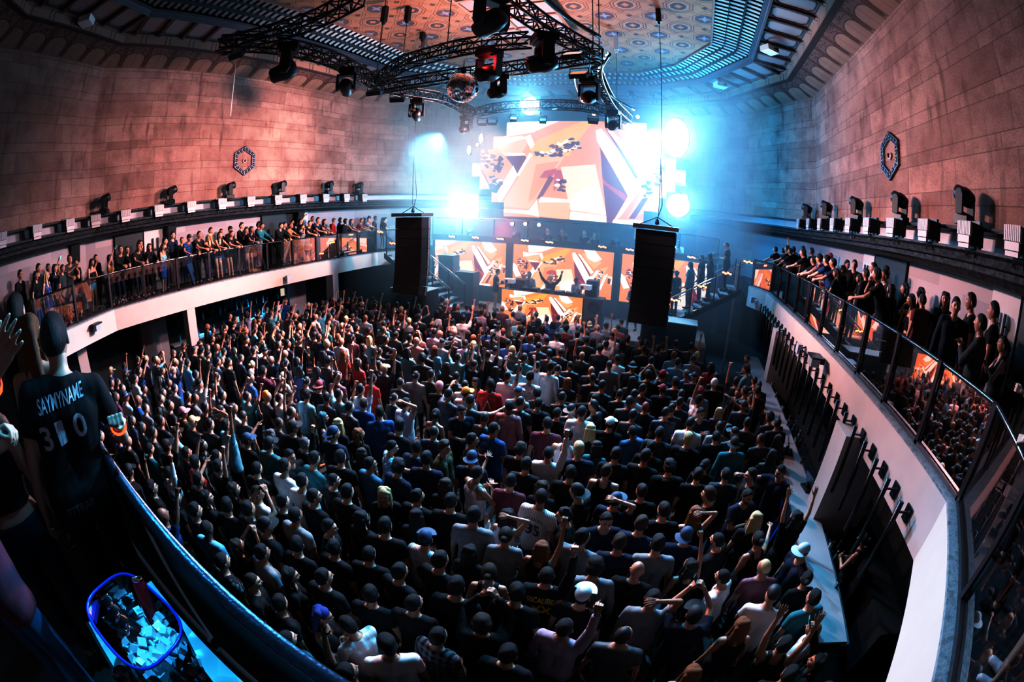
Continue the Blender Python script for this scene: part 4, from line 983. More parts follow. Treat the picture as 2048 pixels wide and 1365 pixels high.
def fascia_box(loc, rz, label):
    r = empty('wall_speaker', loc, rz, label, 'speaker'); m = MB(); m.box((0, -.16, 0), (.2, .12, .22)); m.build('cabinet', simple('pale_cabinet', (.36, .38, .45), .5, 0, .1), r); m = MB(); m.bar((-.06, 0, -.08), (0, -.1, 0), .03); m.bar((.06, 0, .08), (0, -.1, 0), .03); m.build('bracket', BLACK, r)
fascia_box((-13.31, 10.28, 2.80), math.radians(90), 'small pale square speaker on the far balcony fascia'); fascia_box((3.24, 9.9, 2.75), math.radians(-90), 'small pale speaker on the fascia between the hanging tubes'); fascia_box((-13.0, 16.4, 2.75), math.radians(75), 'small speaker at the far end of the far balcony fascia'); fascia_box((2.95, 16.4, 2.75), math.radians(-75), 'small dark speaker beside the stair at the end of the bar-side fascia')
def wall_speaker(loc, rz, label):
    r = empty('balcony_speaker', loc, rz, label, 'speaker', 'black speakers on the far balcony wall'); M = Matrix.Rotation(.3, 3, 'X'); m = MB(); m.box((0, -.25, 0), (.36, .3, .58), M); m.build('cabinet', BLACKP, r); m = MB(); m.box((0, -.40, -.05), (.32, .02, .5), M); m.build('grille', DARK, r); m = MB(); m.bar((0, 0, .1), (0, -.2, 0), .05); m.build('bracket', BLACK, r)
for y, l in ((2.23, 'nearest the corner'), (6.15, 'above the tall man in navy'), (12.5, 'above the door with H-shaped pulls')): wall_speaker((-15.35, y, 5.0), math.radians(90), 'black tilted speaker on the far balcony wall, '+l)

# ---------------------------------------------------------------- stage
SZ = .95
MB().prism([(-11.5, 15.2), (-9., 14.75), (-7., 14.5), (-3., 14.5), (-1.2, 14.75), (1.2, 15.2), (1.2, 23), (-11.5, 23)], 0, SZ).build('floor_stage', WOODF)['kind'] = 'structure'
MB().box((-5.03, 17.98, 2.31), (12.9, .3, 2.76)).build('wall_stage_back', BLACKP)['kind'] = 'structure'
MB().box((-5.03, 20.2, 2.64), (13.6, 4.2, .12)).build('floor_upper_stage', BLACKP)['kind'] = 'structure'
MB().box((-5.03, 22.9, 6.), (14, .1, 12)).build('wall_stage_drape', BLACKP)['kind'] = 'structure'
MB().box((-5.03, 17.68, 3.84), (12.8, .06, .24)).build('trim_upper_stage', BLACKP)['kind'] = 'structure'
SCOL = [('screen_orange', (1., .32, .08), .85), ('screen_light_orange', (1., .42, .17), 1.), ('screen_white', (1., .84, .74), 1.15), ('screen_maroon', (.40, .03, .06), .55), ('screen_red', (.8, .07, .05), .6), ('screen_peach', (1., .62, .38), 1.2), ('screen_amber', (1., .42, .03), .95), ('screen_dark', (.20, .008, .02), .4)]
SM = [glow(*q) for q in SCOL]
N_ = lambda L: [((x-107)/1818., 1-(y-105)/802.) for x, y in L]     # content drawn on a 0..1 canvas
ART = [(1, [(335, 320), (470, 235), (590, 240), (620, 290), (570, 370), (385, 370)]), (2, [(292, 228), (400, 240), (570, 225), (600, 250), (300, 320)]), (2, [(385, 370), (580, 373), (610, 400), (420, 396)]), (3, [(420, 400), (600, 395), (650, 470), (545, 565), (480, 470)]),
 (2, [(590, 235), (640, 215), (680, 300), (650, 350)]), (2, [(640, 370), (670, 390), (560, 580), (530, 560)]), (2, [(380, 100), (900, 100), (660, 200), (400, 235)]), (6, [(650, 350), (700, 270), (1100, 100), (1180, 100), (1060, 260), (980, 400), (690, 405)]),  # white polygon along the top edge is lamp glare painted into the display
 (2, [(107, 440), (180, 480), (300, 650), (172, 690), (107, 570)]), (4, [(180, 500), (210, 520), (290, 640), (270, 650)]), (7, [(270, 640), (390, 600), (420, 640), (360, 720), (290, 700)]), (2, [(495, 480), (540, 560), (385, 805), (350, 720)]),
 (1, [(650, 410), (940, 408), (700, 770), (650, 840), (400, 822), (545, 580)]), (0, [(700, 470), (900, 440), (690, 760), (640, 780)]), (2, [(390, 848), (650, 852), (720, 760), (745, 900), (660, 885), (385, 872)]),
 (0, [(1060, 260), (1180, 110), (1240, 300), (1310, 850), (1240, 640), (1190, 460), (990, 412)]), (4, [(735, 580), (775, 525), (880, 500), (850, 560), (820, 585)]), (3, [(820, 560), (862, 580), (760, 745), (715, 755)]), (4, [(862, 520), (905, 510), (960, 560), (860, 690)]),
 (5, [(915, 490), (1200, 458), (1240, 610), (1312, 852), (1010, 832)]), (2, [(1015, 720), (1090, 680), (1130, 645), (1240, 640), (1292, 850), (1012, 832)]), (1, [(735, 780), (1000, 772), (1000, 890), (980, 906), (745, 892)]), (2, [(752, 738), (1000, 748), (1000, 772), (735, 782)]), (2, [(1012, 840), (1312, 855), (1312, 920), (1005, 905)]),
 (3, [(1235, 320), (1475, 690), (1325, 965), (1262, 560)]), (4, [(1262, 560), (1300, 600), (1475, 690), (1450, 730), (1275, 610)]), (2, [(1195, 180), (1240, 165), (1575, 560), (1475, 690), (1208, 268)]), (3, [(1270, 160), (1296, 176), (1548, 535), (1530, 555)]), (2, [(1290, 180), (1342, 190), (1595, 470), (1550, 505)]),
 (1, [(1370, 170), (1600, 180), (1720, 300), (1600, 420), (1480, 320)]), (2, [(1400, 105), (1595, 105), (1722, 240), (1600, 300), (1480, 250)]), (2, [(1640, 430), (1705, 430), (1425, 850), (1365, 905), (1475, 690)]), (1, [(1705, 400), (1843, 350), (1640, 800), (1475, 862)]), (3, [(1590, 700), (1640, 690), (1540, 860), (1490, 862)]), (2, [(1368, 880), (1600, 866), (1600, 942), (1350, 935)]), (3, [(750, 900), (980, 910), (980, 938), (740, 925)]), (2, [(1780, 500), (1843, 470), (1740, 750), (1690, 790)]), (5, [(1840, 500), (1925, 510), (1925, 645), (1840, 645)]), (3, [(1845, 540), (1905, 550), (1890, 640), (1845, 640)])]
rr = random.Random(5)
def speck(cx, cy, w, h, n, ang):
    for _ in range(n):
        x, y = cx+rr.uniform(-w, w), cy+rr.uniform(-h, h); x, y = cx+(x-cx)*math.cos(ang)-(y-cy)*math.sin(ang), cy+(x-cx)*math.sin(ang)+(y-cy)*math.cos(ang); a, b = rr.uniform(14, 34), rr.uniform(7, 15); t = ang+rr.uniform(-.4, .4)
        ART.append((rr.choice((7, 7, 3, 2)), [(x+a*math.cos(t+q)*(1 if i % 2 else .8), y+b*math.sin(t+q)+a*.3*math.cos(q)*math.sin(t)) for i, q in enumerate((.3, 1.2, 2.3, 3.4, 4.5, 5.6))]))
speck(300, 440, 110, 70, 42, .5); speck(350, 610, 60, 40, 14, 0); speck(950, 320, 110, 50, 44, -.35); speck(800, 385, 110, 14, 20, 0); speck(925, 640, 35, 45, 16, 0); speck(1620, 640, 22, 70, 18, 0); speck(1720, 500, 26, 70, 16, .2); speck(1690, 620, 14, 60, 8, .3)
ART = [(c, N_(p)) for c, p in ART]
def clip(P, x0, x1, z0, z1):
    for ax, lim, sg in ((0, x0, 1), (0, x1, -1), (1, z0, 1), (1, z1, -1)):
        Q = []
        for i in range(len(P)):
            a, b = P[i-1], P[i]; ia, ib = sg*(a[ax]-lim) >= 0, sg*(b[ax]-lim) >= 0
            if ia != ib: t = (lim-a[ax])/(b[ax]-a[ax]); Q.append((a[0]+(b[0]-a[0])*t, a[1]+(b[1]-a[1])*t))
            if ib: Q.append(b)
        P = Q
        if len(P) < 3: return []
    return P
def led_screen(name, y, canvas, rects, label, group, depth=.12):
    X0, X1, Z0, Z1 = canvas; r = empty(name, ((X0+X1)/2, y, Z0), 0, label, 'LED screen', group); ox, oz = (X0+X1)/2, Z0; m, c = MB(), MB()
    for x0, x1, z0, z1 in rects:
        m.box(((x0+x1)/2-ox, depth/2+.02, (z0+z1)/2-oz), (x1-x0, depth, z1-z0)); c.mat(0); c.poly([(x0-ox, 0, z0-oz), (x1-ox, 0, z0-oz), (x1-ox, 0, z1-oz), (x0-ox, 0, z1-oz)])
        for k, (col, p) in enumerate(ART):
            q = clip([(X0+u*(X1-X0), Z0+v*(Z1-Z0)) for u, v in p], x0, x1, z0, z1)
            if len(q) >= 3: c.mat(col); c.poly([(x-ox, -.0004*(k+1), z-oz) for x, z in q])
    m.build('cabinet', BLACKP, r); c.build('display', SM, r); return r
CX = -5.03; ROWS = [(3.19, 4.88, 5.53), (3.84, 5.53, 6.15), (4.475, 6.15, 6.78), (4.905, 6.78, 7.43), (4.475, 7.43, 8.09), (3.845, 8.09, 8.72), (3.195, 8.72, 9.39)]
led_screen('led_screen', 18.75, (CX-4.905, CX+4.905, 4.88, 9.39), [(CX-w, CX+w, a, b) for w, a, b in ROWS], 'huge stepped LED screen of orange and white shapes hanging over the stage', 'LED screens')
led_screen('led_screen', 17.77, (-7.26, -2.85, 1.70, 3.68), [(-7.26, -2.85, 1.70, 3.68)], 'wide LED screen directly behind the man with raised arms', 'LED screens')
led_screen('led_screen', 17.77, (-11.95, -7.55, 1.70, 3.68), [(-11.3, -7.55, 1.70, 3.68)], 'LED screen left of the booth, behind the black cases and haze', 'LED screens')
led_screen('led_screen', 17.77, (-2.5, 1.9, 1.70, 3.68), [(-2.5, 1.07, 1.70, 3.68)], 'LED screen right of the booth, partly behind the speaker column and stair', 'LED screens')
led_screen('led_screen', 15.2, (-6.63, -3.45, 1.0, 2.13), [(-6.63, -3.45, 1.0, 2.13)], 'low LED screen forming the front of the booth', 'LED screens', .1)
for x in (-7.4, -2.68, -12., 1.6): MB().box((x, 17.72, 2.35), (.26, .3, 2.8)).build('trim_stage_post_%d' % int(abs(x*10)), BLACKP)['kind'] = 'structure'
# booth table and gear
r = empty('performer_booth', (-5.03, 15.75, SZ), 0, 'black booth table behind the low LED screen', 'table'); m = MB(); m.box((0, 0, 1.12), (3.3, .9, .05)); m.build('table_top', BLACKP, r)
for x in (-1.55, 1.55):
    for y in (-.38, .38): MB().box((x, y, .55), (.08, .08, 1.1)).build('leg', BLACK, r)
def deck(x, label):
    r = empty('media_player', (x, 15.75, SZ+1.145), 0, label, 'audio player', 'players on the booth'); m = MB(); m.box((0, 0, .05), (.32, .40, .10)); m.build('case', BLACK, r); MB().lathe([(.10, .10), (.10, .115), (.02, .118)], 20).build('jog_wheel', STEEL, r)
for x, l in ((-5.9, 'outer left'), (-5.5, 'inner left'), (-4.5, 'inner right'), (-4.1, 'outer right')): deck(x, 'black deck with jog wheel on the booth table, '+l)
r = empty('mixer', (-5.0, 15.75, SZ+1.145), 0, 'black mixer between the decks on the booth table', 'mixer'); MB().box((0, 0, .05), (.34, .40, .10)).build('case', BLACK, r); 
for i in range(4):
    for j in range(4): MB().lathe([(.013, .10), (.012, .125)], 8, Matrix.Translation((-.12+.08*i, -.12+.08*j, 0))).build('knob', STEEL, r)
def cab(loc, d, label, mat=BLACKP, cones=1, cat='speaker', name='speaker_cabinet', group=None, rz=0):
    r = empty(name, loc, rz, label, cat, group); MB().box((0, 0, d[2]/2), d).build('cabinet', mat, r)
    for k in range(cones):
        z = d[2]*(k+.5)/cones; q = min(d[0], d[2]/cones)*.38; MB().lathe([(q, 0), (q*.95, .012), (q*.5, -.03), (q*.2, -.02)], 20, Matrix.Translation((0, -d[1]/2-.004, z)) @ Matrix.Rotation(PI/2, 4, 'X')).build('cone', DARK, r)
    return r
GRYC = simple('scuffed_cabinet', (.05, .05, .058), .5, 0, .4, 4)
cab((-3.03, 15.42, SZ), (.66, .6, 1.22), 'tall black speaker standing right of the booth', GRYC, 2); cab((-3.22, 15.7, SZ+1.22), (.42, .45, .58), 'smaller speaker on top of the tall speaker right of the booth', GRYC, 1)
cab((-6.25, 16.05, SZ), (.6, .6, 1.35), 'dark red monitor cabinet left of the hooded person', simple('red_cabinet', (.10, .015, .02), .45, 0, .3), 1); cab((-6.2, 16.05, SZ+1.35), (.55, .5, .14), 'flat black case lying on the dark red monitor cabinet', BLACK, 0, 'case', 'equipment_case')
cab((-10.0, 16.9, SZ), (.75, .6, 2.15), 'tall black case in the haze at the left of the stage', GRYC, 0, 'case', 'equipment_case'); cab((-8.95, 16.7, SZ), (.9, .6, 1.5), 'lower black case in front of the left LED screen', GRYC, 0, 'case', 'equipment_case')
def proj2(loc, rz, label):
    r = empty('stage_projector', loc, rz, label, 'projector', 'white projectors on stands by the booth'); m = MB(); m.box((0, 0, 0), (.40, .3, .16)); m.build('housing', WHITEP, r); m = MB(); m.lathe([(.05, 0), (.055, .05), (.04, .06)], 12, Matrix.Translation((-.08, -.15, 0)) @ Matrix.Rotation(PI/2, 4, 'X')); m.build('lens', BLACK, r); MB().tube([(0, 0, -.08), (0, 0, SZ-loc[2])], .025, 6).build('stand_pole', BLACK, r)
proj2((-6.38, 15.35, 2.45), .1, 'white projector on a stand at the left end of the booth'); proj2((-3.38, 15.2, 2.55), -.1, 'white projector on a stand in front of the tall speaker')
# line arrays
def line_array(x, y, label):
    r = empty('line_array', (x, y, 5.0), 0, label, 'speaker column', 'hanging line array columns'); w = 1.15; m = MB(); m.box((0, -.05, -.05), (1.32, .75, .12)); m.build('fly_frame', simple('fly_frame_grey', (.10, .11, .12), .4, .5, .2), r)
    z, yb, ang = -.14, 0., 0.
    for k in range(8):
        h = .34 if k else .42; ang += (0, 0, .012, .02, .035, .05, .065, .085)[k]; M = Matrix.Rotation(-ang, 3, 'X'); c = V((0, yb, z))+M @ V((0, 0, -h/2)); m = MB()
        m.extrude([c+M @ V(q) for q in ((-w/2, -.28, h/2-.006), (-w/2, .28, h/2-.006), (-w/2, .28, -h/2+.006), (-w/2, -.28, -h/2+.006))], M @ V((w, 0, 0))); b = m.build('array_cabinet', BLACKP, r)
        m = MB(); m.box(c+M @ V((0, -.285, 0)), (w*.96, .012, h*.86), M); m.build('grille', simple('speaker_grille', (.02, .02, .023), .6, .3, .4, 90), b)
        for s in (-1, 1): MB().box(c+M @ V((s*(w/2+.012), .16, 0)), (.03, .10, h*.9), M).build('rigging_plate', STEEL, b)
        d = M @ V((0, 0, -h)); z += d.z; yb += d.y
    m = MB(); m.lathe([(.04, .02), (.07, .06), (.05, .16), (.02, .2)], 10); m.tube([(-.5, 0, 0), (0, 0, .25), (.5, 0, 0)], .014, 5); m.tube([(0, .02, .2), (.12, .03, .6), (.07, .0, 1.3), (.02, 0, 2.)], .012, 5); m.build('hoist_hook', BLACK, r); return r
line_array(-9.2, 12.95, 'black line array column hanging at the far end of the far balcony'); line_array(-.86, 12.95, 'black line array column hanging in front of the right LED screen')
for x0, l, s in ((-9.87, 'far side', 1), (-.19, 'bar side', -1)):
    r = empty('subwoofer_stack', (x0, 14.0, 0), 0, 'block of black subwoofers with a pale top standing before the stage, '+l, 'subwoofer'); MB().box((0, 0, 1.02), (1.75, .85, 2.04)).build('cabinet', BLACKP, r); MB().box((0, 0, 2.055), (1.78, .88, .03)).build('top_cover', simple('pale_wood_top', (.40, .36, .34), .5, 0, .12, 3), r)
    for i in (-.44, .44):
        for z in (.5, 1.5): MB().lathe([(.34, 0), (.32, .015), (.15, -.05)], 20, Matrix.Translation((i, -.43, z)) @ Matrix.Rotation(PI/2, 4, 'X')).build('cone', DARK, r)
# stairs between stage and balcony, mirrored on both sides
AMB = glow('amber_led', (1., .25, .08), 7.)
def led_bar(loc, rz, label, group, w=.34):
    r = empty('led_light_bar', loc, rz, label, 'light bar', group); MB().box((0, .03, 0), (w+.04, .06, .09)).build('housing', BLACK, r); m = MB()
    for k in range(4): m.box((-w/2+w*(k+.5)/4, -.004, .012*(-1)**k), (w/5, .01, .055))
    m.build('led_cells', AMB, r)
for k, x in enumerate((-10.28, -9.06, -7.84, -6.69, -5.59, -3.33, -2.2, .32)): led_bar((x, 17.6, 3.88), 0, 'amber LED bar on the upper stage edge, %s from the left' % ORD[k], 'amber LED bars on the upper stage edge')
def stair(s, side):
    X = lambda x: x if s > 0 else -10.06-x; x0, z0, x1, z1, ya, yb = -1.2, SZ, 2.0, 3.15, 15.0, 16.3; n = 11
    r = empty('stage_stair', (X(x0), ya, SZ), 0, 'steep stair with glass sides from the stage to the %s balcony' % side, 'stair'); O = V((X(x0), ya, SZ))
    m = MB()
    for k in range(n):
        f = (k+.5)/n; m.box(V((X(x0+(x1-x0)*f), (ya+yb)/2, z0+(z1-z0)*(k+1)/n))-O, (.30, yb-ya, .05))
    m.build('tread', simple('pale_tread', (.42, .30, .26), .6, 0, .15, 3), r)
    for y in (ya, yb):
        m = MB(); P = [V((X(x0-.1), y, z0-.15)), V((X(x1+.15), y, z1-.12)), V((X(x1+.15), y, z1+.10)), V((X(x0-.1), y, z0+.1))]; m.extrude([p-O for p in P], (0, .06, 0)); m.build('stringer', BLACK, r)
        m = MB(); m.tube([V((X(x0-.05), y, z0+1.02))-O, V((X(x1+.2), y, z1+1.0))-O], .028, 8); m.tube([V((X(x0-.05), y, z0+.92))-O, V((X(x1+.2), y, z1+.9))-O], .014, 6); m.build('handrail', CHROME, r)
        for k in range(5): f = k/4; p = V((X(x0+(x1-x0)*f), y, z0+(z1-z0)*f)); m = MB(); m.box(p-O+V((0, 0, .5)), (.05, .05, 1.)); m.build('post', BLACK, r)
        if y == ya:
            for k in range(4):
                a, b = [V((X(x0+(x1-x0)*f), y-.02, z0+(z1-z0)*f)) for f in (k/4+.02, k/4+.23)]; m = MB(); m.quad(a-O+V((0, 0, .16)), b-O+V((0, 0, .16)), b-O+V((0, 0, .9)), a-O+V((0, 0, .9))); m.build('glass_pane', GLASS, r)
    for k, x in enumerate((-.13, .74, 1.55, 2.25)):
        led_bar((X(x), 14.86, 2.55+(x+.13)*.69), 0, 'amber LED bar on the rail of the %s stair, %s from the bottom' % (side, ORD[k]), 'amber LED bars on the stair rails')
stair(1, 'bar-side'); stair(-1, 'far')
MB().box((2.0, 15.65, 2.0), (.08, .08, 4.)).build('column_6', WHITEP)['kind'] = 'structure'
# vip level: rail and low gear
o = MB(); o.tube([(-11.4, 17.7, 4.75), (1.4, 17.7, 4.75)], .02, 6)
for k in range(9): o.bar((-11.4+1.6*k, 17.7, 3.9), (-11.4+1.6*k, 17.7, 4.75), .03)
r = o.build('upper_stage_rail', BLACK); tag(r, 'thin dark rail along the edge of the upper stage', 'rail')
# ---------------------------------------------------------------- strobes and blinders (big lamp discs widened to stand in for their glare)
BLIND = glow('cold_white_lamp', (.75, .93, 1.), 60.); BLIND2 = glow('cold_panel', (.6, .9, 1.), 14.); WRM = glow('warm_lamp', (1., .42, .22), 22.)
def strobe(loc, s, label, mat=BLIND, rz=0., tall=1.):
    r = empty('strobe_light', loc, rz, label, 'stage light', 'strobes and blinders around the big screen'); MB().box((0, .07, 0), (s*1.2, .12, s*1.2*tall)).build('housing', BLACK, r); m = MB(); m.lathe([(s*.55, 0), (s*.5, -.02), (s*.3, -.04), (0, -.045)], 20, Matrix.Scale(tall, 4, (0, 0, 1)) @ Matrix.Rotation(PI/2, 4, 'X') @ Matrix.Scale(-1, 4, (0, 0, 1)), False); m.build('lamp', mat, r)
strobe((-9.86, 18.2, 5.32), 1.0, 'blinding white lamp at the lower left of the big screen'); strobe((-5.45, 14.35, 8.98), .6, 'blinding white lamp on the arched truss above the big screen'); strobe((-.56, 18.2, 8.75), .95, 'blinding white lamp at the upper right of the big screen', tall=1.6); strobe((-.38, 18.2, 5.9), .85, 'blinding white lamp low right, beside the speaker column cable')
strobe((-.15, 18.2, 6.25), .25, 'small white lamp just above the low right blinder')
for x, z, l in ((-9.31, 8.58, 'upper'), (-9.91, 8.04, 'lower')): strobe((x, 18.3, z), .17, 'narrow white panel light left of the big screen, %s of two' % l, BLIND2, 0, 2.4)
for x, y, z, l in ((-7.43, 17.9, 4.56, 'first of three under the big screen'), (-6.82, 17.9, 4.59, 'second of three under the big screen'), (-6.19, 17.9, 4.58, 'third of three under the big screen'), (-9.48, 18.3, 8.27, 'between the two panel lights'), (-3.0, 17.6, 9.45, 'above the upper right of the screen'), (-2.1, 17.6, 9.4, 'at the top right corner of the screen'), (-3.9, 17.6, 9.45, 'at the top of the screen near the arched truss')): strobe((x, y, z), .13, 'small warm lamp, '+l, WRM)
def upright_head(x, y, l):
    o = copy_tree(mp_); o.location = (x, y, 3.72); o.rotation_euler = (0, 0, 2.9); o.scale = (.9, .9, .9); tag(o, 'moving head lamp standing on the upper stage, '+l, 'stage light', 'moving heads on the upper stage')
for x, l in ((-7.3, 'left of the booth'), (-9.6, 'in the haze at the left'), (-2.9, 'right of the booth'), (1.3, 'above the bar-side stair')): upright_head(x, 18.1, l)
# ---------------------------------------------------------------- bars under the balcony
CNT = simple('pale_counter', (.34, .30, .30), .35, 0, .15, 3)
r = empty('bar_counter', (2.85, 9., 0), 0, 'long pale bar counter under the balcony with hanging tubes', 'bar counter'); m = MB()
m.prism([(-.30, -5.9), (.22, -5.9), (.22, 5.6), (-.30, 5.6)], 1.05, 1.10); m.build('counter_top', CNT, r); MB().box((0, -.15, .52), (.40, 11.3, 1.05)).build('front', simple('bar_front', (.08, .06, .07), .6, 0, .3, 3), r)
MB().box((.27, -.15, .96), (.14, 11.4, .05)).build('drip_rail', simple('drip_rail_steel', (.55, .6, .62), .25, .8, .15), r)
MB().box((4.0, 9, .5), (.5, 11.5, 1.)).build('bar_cabinet', BLACKP); o = bpy.data.objects['bar_cabinet']; tag(o, 'dark back bar against the wall under the bar-side balcony', 'bar cabinet')
BOT = [simple('bottle_green', (.03, .10, .05), .15, .1, .2), simple('bottle_clear', (.35, .45, .5), .12, .1, .2), simple('bottle_amber', (.22, .08, .02), .15, .1, .2), simple('bottle_blue', (.05, .3, .55), .12, .1, .2)]
def bottle(loc, mat, label, group, s=1.):
    m = MB(); m.lathe([(.0, 0), (.036, 0), (.038, .01), (.038, .17), (.030, .20), (.014, .23), (.014, .29), (.017, .29), (.017, .31), (0, .31)], 12); o = m.build('bottle', mat); o.location = loc; o.scale = (s, s, s); return tag(o, label, 'bottle', group)
cup = None
def cup_at(loc, label, group, mat=None):
    m = MB(); m.lathe([(0, 0), (.030, 0), (.042, .12), (.044, .12), (.040, .118), (.029, .006)], 14, None, False); o = m.build('plastic_cup', mat or CUPPL); o.location = loc; return tag(o, label, 'cup', group)
for k in range(10): cup_at((3.04+.05*(k % 2), 4.1+.86*k, 1.10), 'clear plastic cup on the bar counter edge, %s from the near end' % ORD[k], 'cups on the bar counter')
# speed rail of bottles beside the near pilaster
for k in range(26):
    bottle((3.28+.12*(k % 3), 5.1+.30*(k//3)*.9 + (3.0 if k > 12 else 0), .62), BOT[k % 4], 'bottle with pourer in the bartender well %s' % ('beside the near pier' if k <= 12 else 'between the two piers'), 'bottles in the near well' if k <= 12 else 'bottles in the far well')
for k, (y, l) in enumerate(((5.15, 'near pier'), (8.2, 'middle of the bar'))):
    m = MB(); m.box((3.45, y+1.1, .3), (.5, 3., .6)); o = m.build('bartender_well', BLACK); tag(o, 'black steel well behind the bar, '+l, 'bar cabinet')
TUB = simple('tube_black', (.015, .016, .02), .3, .5, .2)
tp = empty('hanging_tube'); MB().lathe([(0, 0), (.036, 0), (.036, 1.13), (0, 1.13)], 14).build('tube', TUB, tp); m = MB(); m.bar((0, 0, 1.0), (.15, 0, 1.0), .022); m.build('arm', TUB, tp); MB().box((.172, 0, .99), (.02, .13, .20)).build('wall_plate', TUB, tp)
tu = [False]
for k in range(25):
    y = 3.72+.494*k; w = (ORD+['sixteenth', 'seventeenth', 'eighteenth', 'nineteenth', 'twentieth', 'twenty-first', 'twenty-second', 'twenty-third', 'twenty-fourth', 'twenty-fifth'])[k]
    place(tp, (3.05, y, 1.64), 0, 'black tube hanging from a bracket on the bar-side fascia, %s from the near corner' % w, 'tube', 'hanging tubes along the bar', tu)
    bpy.context.view_layer.objects.active = None
for nm, loc, rz, l in (('register_screen', (2.75, 8.95, 1.10), 1.2, 'small dark till terminal on the counter by the dark-haired woman'), ('register_screen', (2.8, 7.9, 1.10), 1.4, 'till terminal with angled stand on the counter beside the leaning man'), ('register_screen', (3.0, 6.6, 1.10), 1.8, 'black till box on the counter at the near pier')):
    r = empty(nm, loc, rz, l, 'till', 'tills on the bar'); MB().box((0, 0, .02), (.26, .22, .04)).build('base', BLACK, r); m = MB(); m.box((0, .02, .18), (.30, .03, .22), Matrix.Rotation(-.35, 3, 'X')); m.build('screen', simple('till_screen', (.05, .09, .12), .15, .1, .2), r); MB().bar((0, .03, .03), (0, .04, .14), .05).build('stand', BLACK, r)
BAG = simple('bright_blue_cloth', (.01, .10, .55), .5, 0, .2, 20)
m = MB(); P = [(2.50, 5.9), (2.50, 6.75)]
for k in range(14):
    a, b = k/14, (k+1)/14; f = lambda t: 2.50-.03*math.sin(t*40); m.add([(f(a)-.02, 5.85+.8*a, 1.02), (f(b)-.02, 5.85+.8*b, 1.02), (f(b)-.16, 5.8+.9*b, .25), (f(a)-.16, 5.8+.9*a, .25)], [(0, 1, 2, 3)])
o = m.build('cloth_banner', BAG); tag(o, 'bright blue cloth hanging on the bar front by the leaning man', 'cloth')
# far bar: back counter, shelves, bottles, blue light
r = empty('bar_cabinet', (-15.4, 9.4, 0), 0, 'dark back bar with lit shelves under the far balcony', 'bar cabinet'); MB().box((0, 0, .5), (.5, 7., 1.0)).build('cabinet', BLACKP, r); MB().box((0, 0, 1.03), (.56, 7.1, .05)).build('counter_top', simple('far_counter', (.22, .24, .26), .3, .2, .2), r)
for z in (1.62, 2.12): MB().box((-.1, 0, z), (.3, 7., .03)).build('shelf', BLACKP, r)
MB().box((-.27, 0, 1.7), (.02, 7., 1.4)).build('back_panel', DARK, r)
BLUE = glow('blue_bar_light', (.05, .45, 1.), 5.)
MB().box((.05, .6, 1.10), (.05, 1.1, .05)).build('light_strip', BLUE, r); MB().box((.05, -2.0, 1.10), (.05, 1.0, .05)).build('light_strip', BLUE, r)
kk = 0
for z, n, lbl in ((1.055, 22, 'back counter'), (1.635, 16, 'middle shelf'), (2.135, 14, 'top shelf')):
    for k in range(n):
        if z < 1.1 and 9 <= k <= 11: continue
        bottle((-15.45+.12*((k*7) % 2), 6.3+6.0*k/n+.08*((k*5) % 3), z), BOT[3 if z < 1.1 and k < 14 else (k*3) % 4], 'bottle on the %s of the far bar' % lbl, 'bottles on the %s of the far bar' % lbl, .95)
TS = [glow('till_teal', (.35, .75, .75), .7), glow('till_pink', (1., .45, .5), .8), glow('till_mixed', (.8, .7, .5), .6)]
for (y, z), l, q in (((8.87, 1.05), 'teal', 0), ((11.2, 1.05), 'pink', 1)):
    r = empty('till_monitor', (-15.12, y, z), PI/2, 'till monitor with %s display on the far bar' % l, 'till', 'till monitors on the far bar'); MB().box((0, .02, .25), (.34, .03, .26)).build('frame', BLACK, r); MB().box((0, -.002, .25), (.30, .01, .22)).build('display', TS[q], r); MB().bar((0, .02, 0), (0, .02, .14), .06).build('stand', BLACK, r)
r = empty('menu_screen', (-15.2, 11.5, 1.75), PI/2, 'small bright upright menu screen on the far bar wall', 'screen'); MB().box((0, .02, .15), (.26, .03, .36)).build('frame', BLACK, r); MB().box((0, -.002, .15), (.22, .01, .32)).build('display', TS[2], r)
MB().box((-15.35, 12.3, 1.1), (.5, 1.0, 2.5)).build('column_7', simple('grey_pier', (.22, .19, .2), .8, 0, .15, 2))['kind'] = 'structure'; MB().box((-15.35, 5.1, 1.2), (.5, 1.1, 2.6)).build('column_8', simple('grey_pier', (.22, .19, .2)))['kind'] = 'structure'
# ---------------------------------------------------------------- near table with the ice bucket
TB = simple('table_edge', (.03, .035, .04), .3, .2, .3)
r = empty('bottle_service_table', (-.98, .0, BF), 0, 'low glossy faceted table at the near rail under the ice bucket', 'table'); m = MB(); m.box((0, -.08, .66), (1.16, .44, .05)); m.build('table_edge', TB, r)
k = NT('faceted_top'); v = k.n('ShaderNodeTexVoronoi'); v.inputs['Scale'].default_value = 9; k.l(k.objco(), v.inputs['Vector']); k.bsdf(k.mix(v.outputs['Distance'], (.10, .34, .42), (.30, .62, .70)), .3, 0., v.outputs['Distance'], .9, .04); m = MB(); m.box((0, -.08, .695), (1.10, .40, .02)); m.build('faceted_top', k.m, r)
for x in (-.5, .5): MB().box((x, -.08, .32), (.06, .3, .63)).build('leg', BLACK, r)
tz = BF+.707
def rsq(w, h, n=40, p=3.2):
    out = []
    for i in range(n): q = 2*PI*i/n; c, s = math.cos(q), math.sin(q); out.append((math.copysign(abs(c)**(2/p), c)*w, math.copysign(abs(s)**(2/p), s)*h))
    return out
bx, by = -1.12, -.06
r = empty('ice_bucket', (bx, by, tz), .15, 'big clear square ice bucket with a blue rim on the near table', 'ice bucket'); m = MB(); a, b = rsq(.155, .105), rsq(.205, .140); n = len(a)
